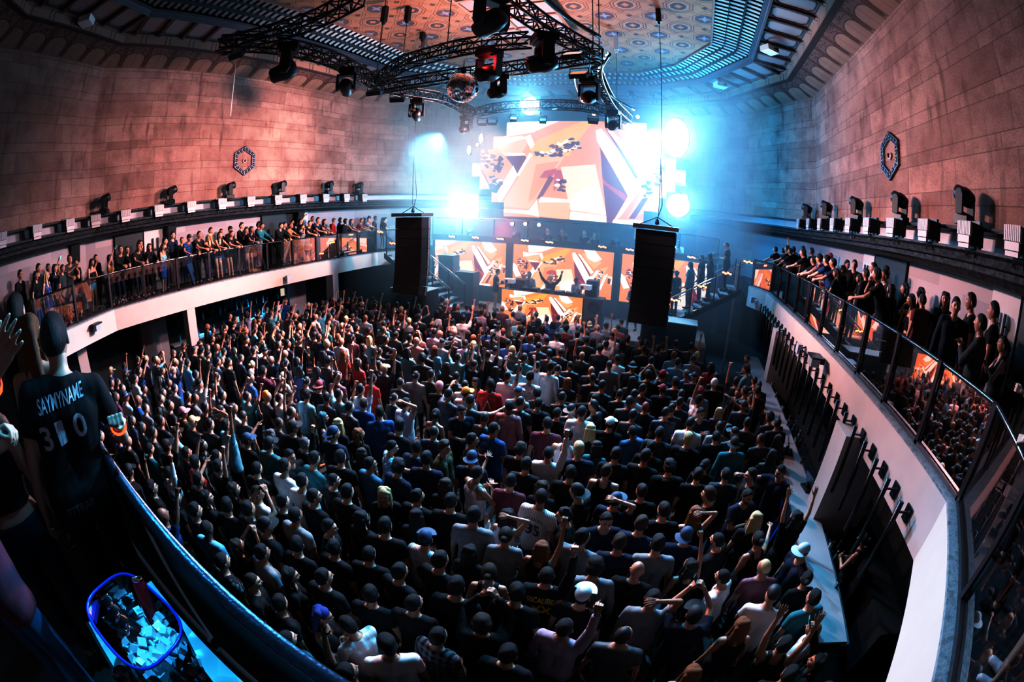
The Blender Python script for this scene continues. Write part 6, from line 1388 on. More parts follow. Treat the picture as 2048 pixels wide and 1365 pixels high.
BALC = '''
-13.83,3.28,-40,f,q,z,y,,L,k,1,0,0.93,P:k|woman in ochre bandeau top, long black hair, filming with phone (woman filming in ochre)
-13.85,3.67,-76,m,L,j,k,,s,k,1,0,1.03,P:k|man in black jacket, short black hair, leaning on rail, on far balcony (pale shirt)
-14.32,4.08,-57,m,g,t,k,,s,k,0,0,0.95,P:k|man in black tee, short black hair, on far balcony, right of pale shirt
-14.74,4.71,-66,f,m,t,k,,L,k,1,0,1.07,P:k|woman in black tee, long black hair, hand at mouth (woman high against dark doorway)
-13.83,4.35,-81,m,L,t,k,,s,k,2,0,1.01,P:k|man in black tee, in front of woman high against dark doorway, right of pale shirt
-13.83,4.75,-81,f,c,j,k,,L,k,1,0,1.01,P:k|woman in black jacket, long black hair, chin on hand, on far balcony
-13.84,5.27,-50,f,f,z,c,,L,n,2,0,0.94,K:b|woman in light blue bandeau top, long brown hair, hands clasped (bright blue skirt)
-14.33,5.58,-55,m,d,t,k,print,s,k,0,0,0.98,P:k|man in black patterned tee, short black hair, on far balcony
-14.73,6.06,-68,m,d,l,n,,s,k,0,0,1.07,P:k|man in navy long-sleeved top, short black hair, on far balcony (tall man under the speaker)
-14.75,6.46,-66,m,g,t,k,,s,k,1,0,0.93,P:k|man in black tee, short black hair, on far balcony, left of hands clasped
-13.82,6.32,-80,m,M,t,b,plaid,C,k,2,0,0.99,P:e|man in blue plaid tee, black cap, leaning on rail (blue plaid shirt at the rail)
-13.84,6.71,-67,m,L,t,k,,s,k,2,0,1.04,P:k|man in black tee, short black hair, leaning on rail, on far balcony (hands clasped)
-14.71,7.69,-62,m,d,t,o,,s,k,1,0,1.04,P:k|man in olive tee, short black hair, on far balcony (olive tee)
-13.85,7.18,-73,f,L,v,k,,L,y,1,0,1.01,P:k|woman in black tank top, long blond hair, leaning on rail (draped blond hair)
-13.84,7.61,-81,f,L,v,k,,L,n,0,0,1.02,S:e|woman in black tank top, long brown hair, leaning on rail, on far balcony (denim shorts)
-14.75,8.20,-64,m,g,t,k,,s,k,1,0,0.98,P:k|man in black tee, short black hair, on far balcony, behind denim shorts
-14.71,8.59,-69,m,d,t,k,,C,k,1,0,1.02,P:k|man in black tee, black cap, on far balcony
-13.82,8.09,-71,m,L,t,k,,s,k,1,0,0.96,S:k|man in black tee, right of denim shorts, in front of folded arms above the rail
-14.30,8.88,-56,m,x,l,k,,s,k,0,0,1.07,P:k|man in black long-sleeved top, short black hair, arms crossed (folded arms above the rail)
-14.75,9.37,-62,m,d,t,k,,s,k,1,0,0.95,P:k|man in black tee, short black hair, on far balcony, left of teal long sleeves
-13.81,9.00,-80,f,L,t,k,,L,k,2,0,1.05,S:p|woman in black tee, long black hair, leaning on rail, on far balcony
-14.74,10.00,-58,m,d,t,k,,c,k,2,0,1.04,P:k|man in black tee, curly black hair, on far balcony
-13.85,9.49,-65,m,M,l,t,,u,k,2,0,1.04,P:k|man in teal long-sleeved top, cropped black hair, leaning on rail (teal long sleeves)
-13.81,10.42,-76,m,M,j,k,,s,k,0,0,0.99,P:k|man in black jacket, short black hair, leaning on rail, on far balcony (bulky jacket)
-14.32,11.03,-58,m,d,t,k,,s,k,1,0,0.98,P:k|man in black tee, short black hair, on far balcony, behind bulky jacket
-14.75,11.80,-71,m,d,t,k,,s,k,0,0,1.01,P:k|man in black tee, short black hair, on far balcony, behind ochre top and tied hair
-13.84,10.93,-69,f,L,v,y,,B,r,2,0,1.04,P:k|woman in ochre tank top (ochre top and tied hair)
-14.31,11.90,-59,m,q,t,k,,s,k,0,0,1.02,P:k|man in black tee, behind grey tee hand at mouth, right of bulky jacket
-13.83,11.59,-70,f,m,t,g,,B,k,1,0,0.95,P:k|woman in grey tee, black hair tied up, hand at mouth (grey tee hand at mouth)
-14.73,12.97,-65,m,g,t,k,,u,k,2,0,1.07,P:k|man in black tee, cropped black hair, on far balcony (tallest head beside the door)
-13.85,11.98,-83,m,L,t,k,,s,k,0,0,1.00,P:k|man in black tee, in front of tallest head beside the door, left of red hoodie
-13.82,12.42,-78,m,L,t,n,,s,k,1,0,1.06,P:k|man in navy tee, short black hair, leaning on rail, on far balcony (navy tee leaning)
-13.85,12.82,-73,f,L,v,k,,L,k,1,0,1.06,P:k|woman in black tank top, right of navy tee leaning, left of red hoodie
-14.30,13.86,-52,m,e,h,r,,N,g,1,0,0.98,P:k|man in red hoodie, grey beanie, on far balcony (red hoodie)
-14.29,14.26,-52,m,e,t,k,,s,k,2,0,0.98,P:k|man in black tee, short black hair, on far balcony, right of red hoodie
-13.81,14.12,-61,m,e,h,k,,O,k,1,0,0.95,P:k|man in black hoodie, hood up, on far balcony (black hood)
-13.85,14.51,-70,f,L,v,k,,L,k,1,0,1.01,P:k|woman in black tank top, right of black hood, left of maroon tee
-13.83,15.17,-65,m,L,t,m,,u,k,2,0,0.98,P:k|man in maroon tee, cropped black hair, leaning on rail, on far balcony (maroon tee)
-13.81,15.67,-69,m,c,t,g,,s,k,0,0,0.98,P:k|man in grey tee, short black hair, chin on hand, on far balcony
-14.24,16.70,-56,m,e,t,d,,s,k,2,0,0.97,P:k|man in charcoal tee, short black hair, on far balcony
-14.60,16.81,120,m,d,t,t,,s,k,1,0,0.98,P:k|man in teal tee, short black hair, on far balcony
-13.68,16.79,-40,m,f,t,k,,s,k,0,0,0.93,P:c|man in black tee, short black hair, hands clasped, on far balcony (pale jeans)
-13.98,17.00,-58,f,e,t,k,,L,k,0,0,0.97,S:k|woman in black tee, long black hair, on far balcony (bare legs)
-14.91,17.00,-71,m,d,t,k,,s,k,2,0,0.96,P:k|man in black tee, short black hair, on far balcony, right of bare legs
-12.73,-0.05,-38,m,d,t,k,,s,k,1,0,1.02,P:k|man in black tee, short black hair, on far balcony, left of big charcoal tee
-12.49,0.48,-39,f,d,t,k,,L,k,1,0,0.99,P:k|woman in black tee, long black hair, on far balcony, left of big charcoal tee
-12.67,0.83,-44,f,e,v,b,print,L,y,0,0,0.93,K:b|woman in blue patterned tank top, long blond hair (blond woman in blue print)
-13.10,0.60,-27,m,d,t,k,,s,k,1,0,1.03,P:k|man in black tee, short black hair, on far balcony, behind blond woman in blue print
-13.78,1.00,-30,m,g,t,k,,s,k,1,0,0.98,P:k|man in black tee, short black hair, on far balcony, left of woman filming in ochre
-13.42,1.20,-31,f,d,t,d,,L,k,0,0,1.00,P:k|woman in charcoal tee, long black hair, on far balcony
-12.98,1.40,-32,m,n,t,d,,u,k,1,0,0.93,P:k|man in charcoal tee, cropped black hair, left arm pointing, on far balcony
-13.82,1.39,-59,m,q,t,k,,s,k,0,0,0.93,P:k|man in black tee, right of blond woman in blue print, left of pale shirt
-13.81,1.79,-74,m,L,t,d,,s,k,1,0,1.07,P:k|man in charcoal tee, short black hair, leaning on rail, on far balcony (big charcoal tee)
-14.33,2.11,-58,m,g,t,k,,s,k,1,0,0.93,P:k|man in black tee, short black hair, on far balcony, right of big charcoal tee
-13.82,2.59,-60,f,f,z,k,,L,k,2,0,0.93,S:c|woman in black bandeau top, long black hair, hands clasped, on far balcony
-14.32,2.85,-71,m,m,t,k,,s,k,1,0,0.93,P:k|man in black tee, short black hair, hand at mouth, on far balcony
4.32,16.57,30,f,h,t,k,,L,k,2,0,0.96,P:k|woman in black tee, long black hair, hand on head, on bar-side balcony
3.59,16.35,46,m,L,t,k,,s,k,1,0,0.98,P:k|man in black tee, left of bald looking cropped head, left of checked tee and cap
3.93,16.49,37,m,L,t,g,,u,k,1,0,0.99,P:k|man in grey tee, cropped black hair, leaning on rail (grey tee by the bright light)
4.22,16.22,20,m,l,t,k,,s,k,0,0,1.02,P:k|man in black tee, short black hair, left fist raised, on bar-side balcony
3.75,15.02,50,m,L,t,k,,s,k,2,0,1.06,P:k|man in black tee, left of bald looking cropped head, left of open mouthed navy tee
3.75,14.63,41,m,M,t,k,,u,k,2,0,1.01,P:k|man in black tee, cropped black hair, leaning on rail (bald looking cropped head)
4.68,16.40,43,m,g,t,k,,s,k,1,0,1.07,P:k|man in black tee, short black hair, on bar-side balcony, behind bald looking cropped head
3.77,12.90,53,m,L,t,k,,s,k,0,0,1.07,P:k|man in black tee, right of bald looking cropped head, left of checked tee and cap
4.23,14.64,45,m,d,t,k,,s,k,1,0,1.00,P:k|man in black tee, short black hair, on bar-side balcony, behind checked tee and cap
4.67,15.12,48,m,d,t,k,,s,k,2,0,1.07,P:k|man in black tee, short black hair, on bar-side balcony, behind blue tee and backward cap
3.77,11.75,44,m,L,t,n,,s,k,1,0,0.99,P:k|man in navy tee, short black hair, leaning on rail, on bar-side balcony
3.78,11.20,51,m,L,t,p,check,C,k,0,0,1.05,P:k|man in pink checked tee, black cap, leaning on rail (checked tee and cap)
3.78,10.60,39,m,L,t,b,,R,k,0,0,1.06,P:k|man in blue tee, backward black cap, leaning on rail (blue tee and backward cap)
3.81,10.11,55,m,L,t,n,,u,k,1,0,1.05,P:k|man in navy tee, cropped black hair, leaning on rail (open mouthed navy tee)
3.75,9.74,40,f,f,t,k,,L,n,2,0,0.93,P:k|woman in black tee, long brown hair, hands clasped (woman holding her phone low)
4.65,11.58,-150,m,d,t,k,,s,k,0,0,1.01,P:k|man in black tee, short black hair, on bar-side balcony, behind woman holding her phone low
4.65,10.89,150,m,d,t,k,,s,k,1,0,1.04,P:k|man in black tee, short black hair, on bar-side balcony, right of open mouthed navy tee
4.99,13.89,54,m,g,t,k,,C,d,1,0,1.05,P:k|man in black tee, red cap, on bar-side balcony (red cap at the back)
4.67,13.30,38,m,d,t,k,,s,n,1,0,0.97,P:k|man in black tee, short brown hair, on bar-side balcony, behind open mouthed navy tee
4.23,10.60,54,m,k,t,k,,s,k,1,0,0.93,P:k|man in black tee, short black hair, hands together, on bar-side balcony
4.26,9.47,45,f,d,t,k,,L,k,2,0,0.93,P:k|woman in black tee, long black hair, on bar-side balcony, right of open mouthed navy tee
4.24,9.08,30,m,d,l,n,,s,n,2,0,0.98,P:k|man in navy long-sleeved top, short brown hair, on bar-side balcony (navy top and brown hair)
3.76,7.35,60,m,c,t,k,,s,k,1,1,1.07,P:k|man in black tee, short black hair, chin on hand (chin on hand with wristband)
4.69,9.55,47,m,e,t,k,,s,n,1,0,1.07,P:k|man in black tee, short brown hair, on bar-side balcony, behind chin on hand with wristband
4.66,9.03,-100,m,d,j,g,,s,k,2,0,1.07,P:k|man in grey jacket, short black hair, on bar-side balcony
4.26,8.09,80,m,d,t,k,,u,k,1,0,1.04,P:k|man in black tee, cropped black hair, on bar-side balcony
4.23,7.71,20,f,d,t,k,,L,n,1,0,0.95,P:e|woman in black tee, long brown hair, on bar-side balcony, left of navy buttoned shirt
4.63,7.75,50,f,d,t,k,,L,k,1,0,1.00,P:k|woman in black tee, long black hair, on bar-side balcony, left of navy buttoned shirt
4.26,6.80,60,f,m,z,k,,L,k,1,0,0.93,P:k|woman in black bandeau top (woman hand over mouth with drink)
4.24,6.40,10,m,d,t,m,,u,k,1,0,0.93,P:k|man in maroon tee, cropped black hair, on bar-side balcony (maroon tee seen from behind)
5.02,7.68,41,f,d,t,k,,L,n,2,0,1.00,P:k|woman in black tee, long brown hair, on bar-side balcony, behind maroon tee seen from behind
4.67,6.29,140,f,d,t,k,,L,k,2,0,1.05,P:k|woman in black tee, long black hair, on bar-side balcony, left of bomber jacket
4.26,5.41,150,m,d,l,n,,s,k,0,0,1.00,P:k|man in navy long-sleeved top, short black hair, on bar-side balcony (navy buttoned shirt)
4.65,5.39,60,m,d,t,k,,s,k,1,0,1.07,P:k|man in black tee, short black hair, on bar-side balcony, right of navy buttoned shirt
3.78,4.08,40,m,k,j,d,,u,k,1,0,0.98,P:k|man in charcoal jacket, cropped black hair, hands together, on bar-side balcony (bomber jacket)
4.68,4.77,40,m,d,t,k,,s,k,1,0,1.07,P:k|man in black tee, short black hair, on bar-side balcony, behind bomber jacket
4.31,4.07,60,f,k,v,k,,P,k,1,0,0.93,P:k|woman in black tank top, black ponytail, hands together, on bar-side balcony (smiling woman with bracelet)
'''
REST = '''
-3.41,6.46,9,m,o,t,k,s,k,1
-6.05,4.06,-2,m,d,t,k,u,k,3
1.43,7.19,11,m,e,t,k,C,k,0
-6.75,2.69,-40,f,d,t,k,L,k,0
-2.59,6.92,-6,m,g,t,k,s,k,0
-0.54,7.33,-14,m,d,h,k,O,k,2
-5.29,5.22,-8,m,d,t,k,s,k,0
-1.68,7.20,-3,m,g,t,k,R,k,0
-1.25,7.35,70,m,d,t,k,s,k,1
1.99,7.22,14,m,e,t,k,u,k,2
1.15,7.46,9,m,d,t,g,s,k,1
-6.11,4.46,-4,m,a,t,k,u,n,1
-6.95,3.04,13,m,d,t,k,s,k,0
-3.96,6.59,-9,m,n,t,n,s,k,1
1.34,7.54,9,f,d,t,k,L,k,1
2.34,7.31,2,f,g,v,k,L,k,1
0.07,7.70,2,m,g,t,n,s,k,1
-0.67,7.76,1,m,d,t,k,u,k,3
-2.82,7.39,4,m,d,t,g,C,a,0
1.72,7.73,-11,m,d,t,k,s,k,0
-1.99,7.67,4,m,g,t,k,s,k,0
0.18,7.92,11,m,g,t,k,s,k,1
-7.17,3.44,-1,m,h,t,k,R,k,2
-0.35,7.96,-2,m,k,t,k,u,m,2
-7.70,2.02,-4,m,e,t,k,s,k,1
-5.96,5.26,4,m,e,h,n,s,k,1
-7.85,1.47,11,m,g,j,k,s,k,1
-5.50,5.82,7,m,r,t,w,s,k,1
-5.81,5.51,-8,m,b,t,c,s,k,1
-2.55,7.75,7,f,e,v,k,c,k,2
-6.73,4.69,-13,m,b,t,w,u,k,0
-0.65,8.28,-13,m,d,t,w,s,k,2
-7.64,3.35,-3,m,r,t,k,s,k,2
-0.93,8.29,11,m,d,t,k,u,k,0
-7.34,3.86,-5,f,k,t,w,L,n,1
2.43,7.97,8,m,g,t,k,u,k,2
-3.99,7.34,-0,m,d,t,w,R,k,1
0.32,8.39,-4,m,d,t,n,s,k,1
-8.04,2.39,13,m,k,t,k,s,k,2
-7.09,4.59,-13,m,g,t,k,s,o,0
-8.33,1.39,12,m,i,j,e,u,g,2
-5.19,6.71,2,m,d,t,k,u,k,1
-1.35,8.39,-10,m,d,t,k,s,k,0
2.31,8.21,10,f,e,z,k,c,k,2
-0.50,8.55,-14,m,g,t,k,s,k,2
-8.32,1.98,3,f,d,t,k,L,k,2
-7.42,4.32,-3,m,b,l,t,s,k,1
-3.34,8.06,-9,m,r,v,w,s,k,2
-4.32,7.58,14,m,d,t,k,s,k,0
-7.85,3.92,5,m,l,h,n,s,k,1
-5.10,7.17,5,m,d,l,g,B,k,0
-4.82,7.33,-1,m,d,t,k,s,k,0
0.34,8.79,-10,m,e,t,k,s,k,1
-2.14,8.61,-7,f,d,t,k,L,r,0
-1.63,8.84,13,m,e,t,k,u,k,2
-8.58,2.87,2,m,g,t,k,s,k,1
-8.70,2.62,-13,m,g,t,d,u,k,1
-7.49,5.29,-13,m,r,t,k,s,k,2
-8.48,3.49,-11,m,d,t,g,u,k,2
-8.70,3.41,-14,m,d,t,k,s,k,1
0.18,9.34,-2,m,e,t,k,c,k,1
-9.06,2.39,10,m,d,t,g,u,k,0
-2.51,9.05,0,m,g,t,k,u,k,0
2.05,9.21,60,m,n,t,k,s,k,2
-8.22,4.94,-11,m,g,t,b,s,k,1
1.86,9.38,30,m,d,t,k,s,k,2
-0.48,9.62,-2,m,p,t,k,c,k,1
1.74,9.65,150,m,d,t,k,s,k,1
2.20,9.63,-1,m,d,t,k,s,k,0
0.63,10.02,-3,m,e,t,k,C,k,2
1.68,9.99,-14,m,l,t,k,s,k,1
-9.10,4.47,-8,m,e,t,k,s,k,0
0.44,10.18,5,m,e,t,b,N,g,1
-9.99,2.18,3,m,g,t,w,C,a,2
-9.76,3.15,-13,f,d,t,k,L,k,1
-9.58,4.14,-1,m,r,t,g,s,k,2
2.33,10.18,-2,m,d,t,k,u,k,3
-10.16,3.53,-3,m,g,t,k,s,k,2
2.27,10.54,13,m,d,t,k,s,k,0
-10.40,2.84,-7,m,d,t,k,s,k,2
-9.64,5.19,2,m,d,t,k,s,k,1
-9.99,5.03,-4,m,d,t,g,s,k,2
-10.64,3.41,-9,f,e,v,y,L,k,2
-11.01,2.38,-3,m,g,t,k,s,k,0
-11.07,1.93,-12,m,g,t,g,s,k,1
-11.23,2.88,8,m,d,t,w,s,k,1
-10.74,4.42,2,m,e,t,c,s,k,1
-11.91,2.26,-3,m,d,t,k,u,k,2
-11.99,2.82,-1,m,d,t,k,C,a,1
2.37,12.46,90,m,f,t,k,s,k,1
-12.32,3.98,6,m,p,t,c,s,k,0
-12.71,3.01,-1,m,r,t,k,s,k,2
-13.25,3.65,3,m,i,t,k,s,k,2
'''
PRINTS = [('yellow back lettering', [('50CALIBER', 0, .34, 1.30, .075, 'Y', dict(bold=.03, arc=.03)), ('XX', 0, .24, 1.13, .13, 'Y', dict(bold=.05))]),
 ('pinstripe jersey with 35', [('NVCONFLATO', 0, .27, 1.33, .04, 'K', dict(bold=.01, arc=.03)), ('35', 0, .19, 1.12, .18, 'K', dict(bold=.03))]),
 ('pinstripe jersey and cap', [('JDC', 0, .12, 1.33, .045, 'K', dict(bold=.01)), ('0', 0, .11, 1.10, .18, 'K', dict(bold=.04))]),
 ('raglan sleeves', [('MATIC', 0, .20, 1.30, .05, 'K', dict(bold=.02))])]
# ---------------------------------------------------------------- people
import zlib
def rows(txt):
    for ln in txt.strip().split('\n'):
        a, lb = ln.split('|'); yield a.split(','), lb
PEOPLE = {}
def put(a, lb, z, group, shoes=False, bottom='P', bc='k', sk=None):
    x, y, rz, sex, pose, top, tc, pat, h, hc, k, B, sc = a[:13]
    o, F = person((float(x), float(y), z), math.radians(float(rz)), sex, pose, top, tc, h, hc, lb, group, int(k) if sk is None else sk, pat, bottom, bc, float(sc), B == '1', shoes)
    PEOPLE[lb] = (o, F); return o, F
BCS = 'knkedk'
PHONE_S = glow('phone_screen_cyan', (.25, .85, .9), 1.3)
PHB = bpy.data.meshes.new('body'); 
def phone(o, F, side, label, lit=True):
    M = Matrix.LocRotScale(o.location, o.rotation_euler, o.scale) @ F['hands'][side][0] @ Matrix.Translation((-.0, .045, .10))
    m = MB(); m.box((0, 0, .02), (.075, .010, .15)); r = m.build('phone', BLACKP); r.matrix_world = M; tag(r, label, 'phone', 'phones held up')
    m = MB(); m.box((0, .006, .02), (.066, .002, .132)); m.build('screen', PHONE_S if lit else simple('dark_phone', (.03, .05, .06), .1), r)
def wristband(o, F, side, mat, label, off=-.035, rad=.034, tube_=.0, cat='wristband'):
    M = Matrix.LocRotScale(o.location, o.rotation_euler, o.scale) @ F['hands'][side][0] @ Matrix.Translation((0, 0, off)); m = MB()
    if tube_: m.tube([(rad*math.cos(q*PI/8), rad*math.sin(q*PI/8), 0) for q in range(16)], tube_, 6, True)
    else: m.lathe([(rad, -.010), (rad+.002, -.010), (rad+.002, .010), (rad, .010)], 20, None, False)
    r = m.build('wristband', mat); r.matrix_world = M; tag(r, label, cat, 'wristbands'); return r
YEL = simple('yellow_band', (.85, .42, .02), .4, 0, .05); NEON = glow('neon_red_band', (1., .10, .03), 2.2)
def short(l): return l if len(l.split()) <= 9 else ' '.join(l.split(',')[0].split()[:9])
nph = 0
for i, (a, lb) in enumerate(rows(FLOOR)):
    o, F = put(a, lb, 0., 'people on the dance floor', False, 'P', BCS[i % 6])
    if a[4] in 'pq': phone(o, F, 'R', 'phone held up by the '+short(lb).split(', fil')[0])
for i, (a, lb) in enumerate(rows(BALC)):
    bt, bc = a[13].split(':'); bc = BCS[i % 6] if (bt, bc) == ('P', 'k') else bc
    o, F = put(a, lb, BF+.012, 'people on the far balcony' if float(a[0]) < -5 else 'people on the bar-side balcony', True, bt, bc)
    if a[4] in 'pq': phone(o, F, 'R', 'phone held up by the '+short(lb).split(', fil')[0])
# stage and stair
STG = [(-5.0, 16.15, SZ, 176, 'm', 'w', 'l', 'k', 'c', 'y', 'man in black with both arms spread high behind the booth', 0), (-6.0, 16.5, SZ, 170, 'm', 'd', 'h', 'g', 'O', 'g', 'person in grey hoodie with hood up left of the raised arms', 1),
 (-3.95, 16.2, SZ, 150, 'm', 'e', 't', 'g', 'C', 'k', 'man in grey tee and cap right of the raised arms behind the booth', 2), (-7.45, 16.4, SZ, -60, 'm', 'f', 't', 'k', 's', 'k', 'man in black tee and tan trousers holding a camera left of the booth', 1),
 (-1.72, 16.3, SZ, 160, 'm', 'x', 'j', 'k', 'b', 'k', 'bald man in patterned jacket with folded arms beside the line array', 0)]
for x, y, z, rz, sex, ps, top, tc, h, hc, lb, sk in STG:
    o, F = person((x, y, z), math.radians(rz), sex, ps, top, tc, h, hc, lb, 'people on stage', sk, 'print' if 'patterned' in lb else '', 'P', 'y' if 'tan' in lb else 'k', 1., False, True); PEOPLE[lb] = (o, F)
r = empty('camera_body', (-7.15, 16.45, SZ+1.22), .5, 'black camera held by the man in tan trousers on stage', 'camera'); MB().box((0, 0, 0), (.16, .10, .12)).build('body', BLACK, r); MB().lathe([(.04, 0), (.045, .14), (.04, .15)], 14, Matrix.Rotation(-PI/2, 4, 'X')).build('lens_barrel', BLACK, r)
SX = lambda x: SZ+2.2*(int((x+1.2)/3.2*11)+1)/11+.035
for x, y, ps, top, tc, h, hc, lb, rz in ((.33, 15.6, 'e', 'j', 'c', 'L', 'k', 'person in light blue jacket with long dark hair on the bar-side stair', 60), (-.16, 15.9, 'd', 't', 'k', 'B', 'k', 'woman with hair tied up on the lower bar-side stair', 40), (.72, 16.0, 'd', 't', 'k', 's', 'k', 'man in black behind the long-haired person on the stair', 70),
   (1.02, 15.5, 'o', 'l', 'k', 'L', 'k', 'person in black with arm out near the top of the stair', 100), (1.6, 15.7, 'f', 't', 'k', 'u', 'k', 'man in black tee with badge at the top of the stair', 80)):
    o, F = person((x, y, SX(x)), math.radians(rz), 'f' if h in 'LB' else 'm', ps, top, tc, h, hc, lb, 'people on the bar-side stair', 1, '', 'P', 'k', 1., False, True)
for x, y, ps, tc, h, lb in ((-4.3, 18.5, 'd', 'k', 's', 'man with pale face on the upper stage, middle'), (-3.85, 18.5, 'm', 'k', 'L', 'woman with raised hand at mouth on the upper stage'), (-5.3, 18.6, 'n', 'k', 's', 'man pointing across on the upper stage'), (-5.95, 18.5, 'd', 'n', 's', 'man in navy on the upper stage left of the pointing man'), (-1.9, 18.5, 'r', 'n', 's', 'man with raised fist on the upper stage by the line array'), (-.25, 18.3, 'f', 'w', 'C', 'man in white with a cap on the upper stage right of the line array')):
    person((x, y, 2.715), math.radians(170), 'f' if h == 'L' else 'm', ps, 't', tc, h, 'k', lb, 'people on the upper stage', 1)
person((3.45, 4.55, 0), math.radians(35), 'f', 'f', 'v', 'k', 'B', 'k', 'bartender in black top with bare shoulders behind the near bar', None, 1, '', 'P', 'k')
# ---- people right beside the camera
def arm_to(loc, rz, sc, world, hint, palm, hs):
    p = Matrix.Rotation(-rz, 3, 'Z') @ (V(world)-V(loc))/sc; return p, hint, palm, hs
def hero(loc, rz, sex, R_=None, L_=None, lean=.03, hy=0, hp=4, legs='s', back=0, ex=None, sc=1., key='', **k):
    rz = math.radians(rz); s = sc*(.955 if sex == 'f' else 1.); arms = []
    for A, sg in ((R_, 1), (L_, -1)):
        if A is None: arms.append(DN); continue
        if len(A) == 4 and isinstance(A[0], tuple) and A[0][0] == 'w':
            p, hint, palm, hs = arm_to(loc, rz, s, A[0][1:], *A[1:]); arms.append(((p.x*sg, p.y, p.z), hint, palm, hs))
        else: arms.append(A)
    pose = (arms[0], arms[1], lean, hy, hp, legs, back, ex or {})
    return person(loc, rz, sex, 'hero'+key, scale=sc, extra=pose, shoes=k.pop('shoes', True), **k)
# man with lettered shirt at the left, seen from behind
hm_, hF = hero((-2.02, .02, BF+.012), 90, 'm', (('w', -1.84, .33, 4.39), (.3, -.2, -1), (0, 0, -1), 'fist'), None, .04, -14, 0, 's', 0, {'roll': .20}, .985, 'a', top='t', tc='k', hair='u', hc='k', label='man in black tee lettered with name and 310, back turned at the near rail', group='people at the near rail', sk=0)
shirt = [c for c in hm_.children if c.name.startswith('shirt')][0]
from mathutils.bvhtree import BVHTree
def lettering(sh, F, txt, x0, x1, z, h, mat, name='lettering', shear=0., extr=1., arc=0., bold=0.):
    cu = bpy.data.curves.new('t', 'FONT'); cu.body = txt; cu.size = 1; cu.shear = shear; cu.resolution_u = 3; cu.offset = bold; t = bpy.data.objects.new('t', cu); COL.objects.link(t)
    dg = bpy.context.evaluated_depsgraph_get(); me = bpy.data.meshes.new_from_object(t.evaluated_get(dg)); bpy.data.objects.remove(t)
    b = bmesh.new(); b.from_mesh(me); bmesh.ops.triangulate(b, faces=b.faces); bmesh.ops.subdivide_edges(b, edges=[e for e in b.edges if e.calc_length() > .08], cuts=3, use_grid_fill=False); bmesh.ops.triangulate(b, faces=b.faces); b.to_mesh(me); b.free()
    X = [v.co.x for v in me.vertices]; Y = [v.co.y for v in me.vertices]; a, e, c, d = min(X), max(X), min(Y), max(Y)
    sm = sh.data; tree = BVHTree.FromPolygons([v.co for v in sm.vertices], [p.vertices for p in sm.polygons])
    for v in me.vertices:
        x = x0+(v.co.x-a)/(e-a)*(x1-x0); zz = z+(v.co.y-c)/(d-c)*h; u = (v.co.x-a)/(e-a)*2-1; zz += arc*(1-u*u)
        hit = tree.ray_cast(V((x, -1.5, zz)), V((0, 1, 0)))[0]; v.co = V((x, (hit.y if hit else -.13)-.011, zz))
    return link_mesh(name, me, mat, sh)
WHL = simple('white_print', (.55, .52, .55), .6); YLL = simple('yellow_print', (.85, .48, .02), .6); BLL = simple('black_print', (.015, .015, .02), .6)
# the shirt hangs on a rolled torso: letter in body space, shifted with the roll
def on_back(txt, xc, w, z, h, mat, **k): return lettering(shirt, hF, txt, xc-w/2, xc+w/2, z, h, mat, **k)
rx = lambda z: (z-.95)*math.tan(.20)
on_back('SAYMYNAME', rx(1.4)-.02, .27, 1.375, .062, WHL, shear=.25, bold=.01); on_back('3', rx(1.28)-.13, .055, 1.225, .105, WHL, bold=.02); on_back('1', rx(1.28)-.045, .045, 1.225, .105, WHL, bold=.02); on_back('0', rx(1.28)+.065, .07, 1.225, .105, WHL, bold=.02); on_back('77TRAP', rx(.95)-.03, .17, .93, .042, simple('faint_print', (.16, .13, .13), .6))
wristband(hm_, hF, 'R', YEL, 'yellow wristband on the stretched arm of the man lettered 310', -.03); wristband(hm_, hF, 'R', NEON, 'glowing orange-red band on the stretched arm of the man lettered 310', -.062, .038, .006)
o, F = hero((-2.08, -.42, BF+.012), 80, 'f', None, CH, .03, 0, 8, sc=1., key='b', top='z', tc='k', hair='L', hc='k', label='woman in cropped black top with bare waist, left of the man lettered 310', group='people at the near rail', sk=1, bottom='P', bc='n')
o, F = hero((-2.62, .0, BF+.012), 75, 'f', None, CH, .05, -20, 6, sc=1., key='c', top='z', tc='k', hair='L', hc='r', label='woman with long auburn hair and bare shoulder beyond the man lettered 310', group='people at the near rail', sk=0)
wristband(o, F, 'L', simple('black_band', (.01, .01, .01), .6), 'black band on the arm of the auburn-haired woman')
o, F = hero((-3.3, -.1, BF+.012), 60, 'm', CH, CH, key='d', top='t', tc='k', hair='s', hc='k', label='man in black clapping behind the auburn-haired woman', group='people at the near rail', sk=1)
o, F = hero((-1.74, -.66, BF+.012), 45, 'm', (('w', -1.27, -.05, 4.93), (.5, -.2, -1), (-.2, 1, 0), 'open'), (('w', -1.66, -.165, 4.60), (.2, .2, -1), (-.6, .2, 0), 'grip'), .06, 10, 4, key='e', sc=1., top='l', tc='m', hair='s', hc='k', label='person in maroon top and blue jeans raising a hand at the near table', group='people at the near rail', sk=0, bottom='P', bc='e')
wristband(o, F, 'R', NEON, 'glowing red band on the big raised hand at the left edge', -.04, .042, .008); wristband(o, F, 'R', YEL, 'yellow band under the glowing red band on the raised hand', -.07); wristband(o, F, 'L', YEL, 'yellow wristband on the raised forearm in front of the man lettered 310')
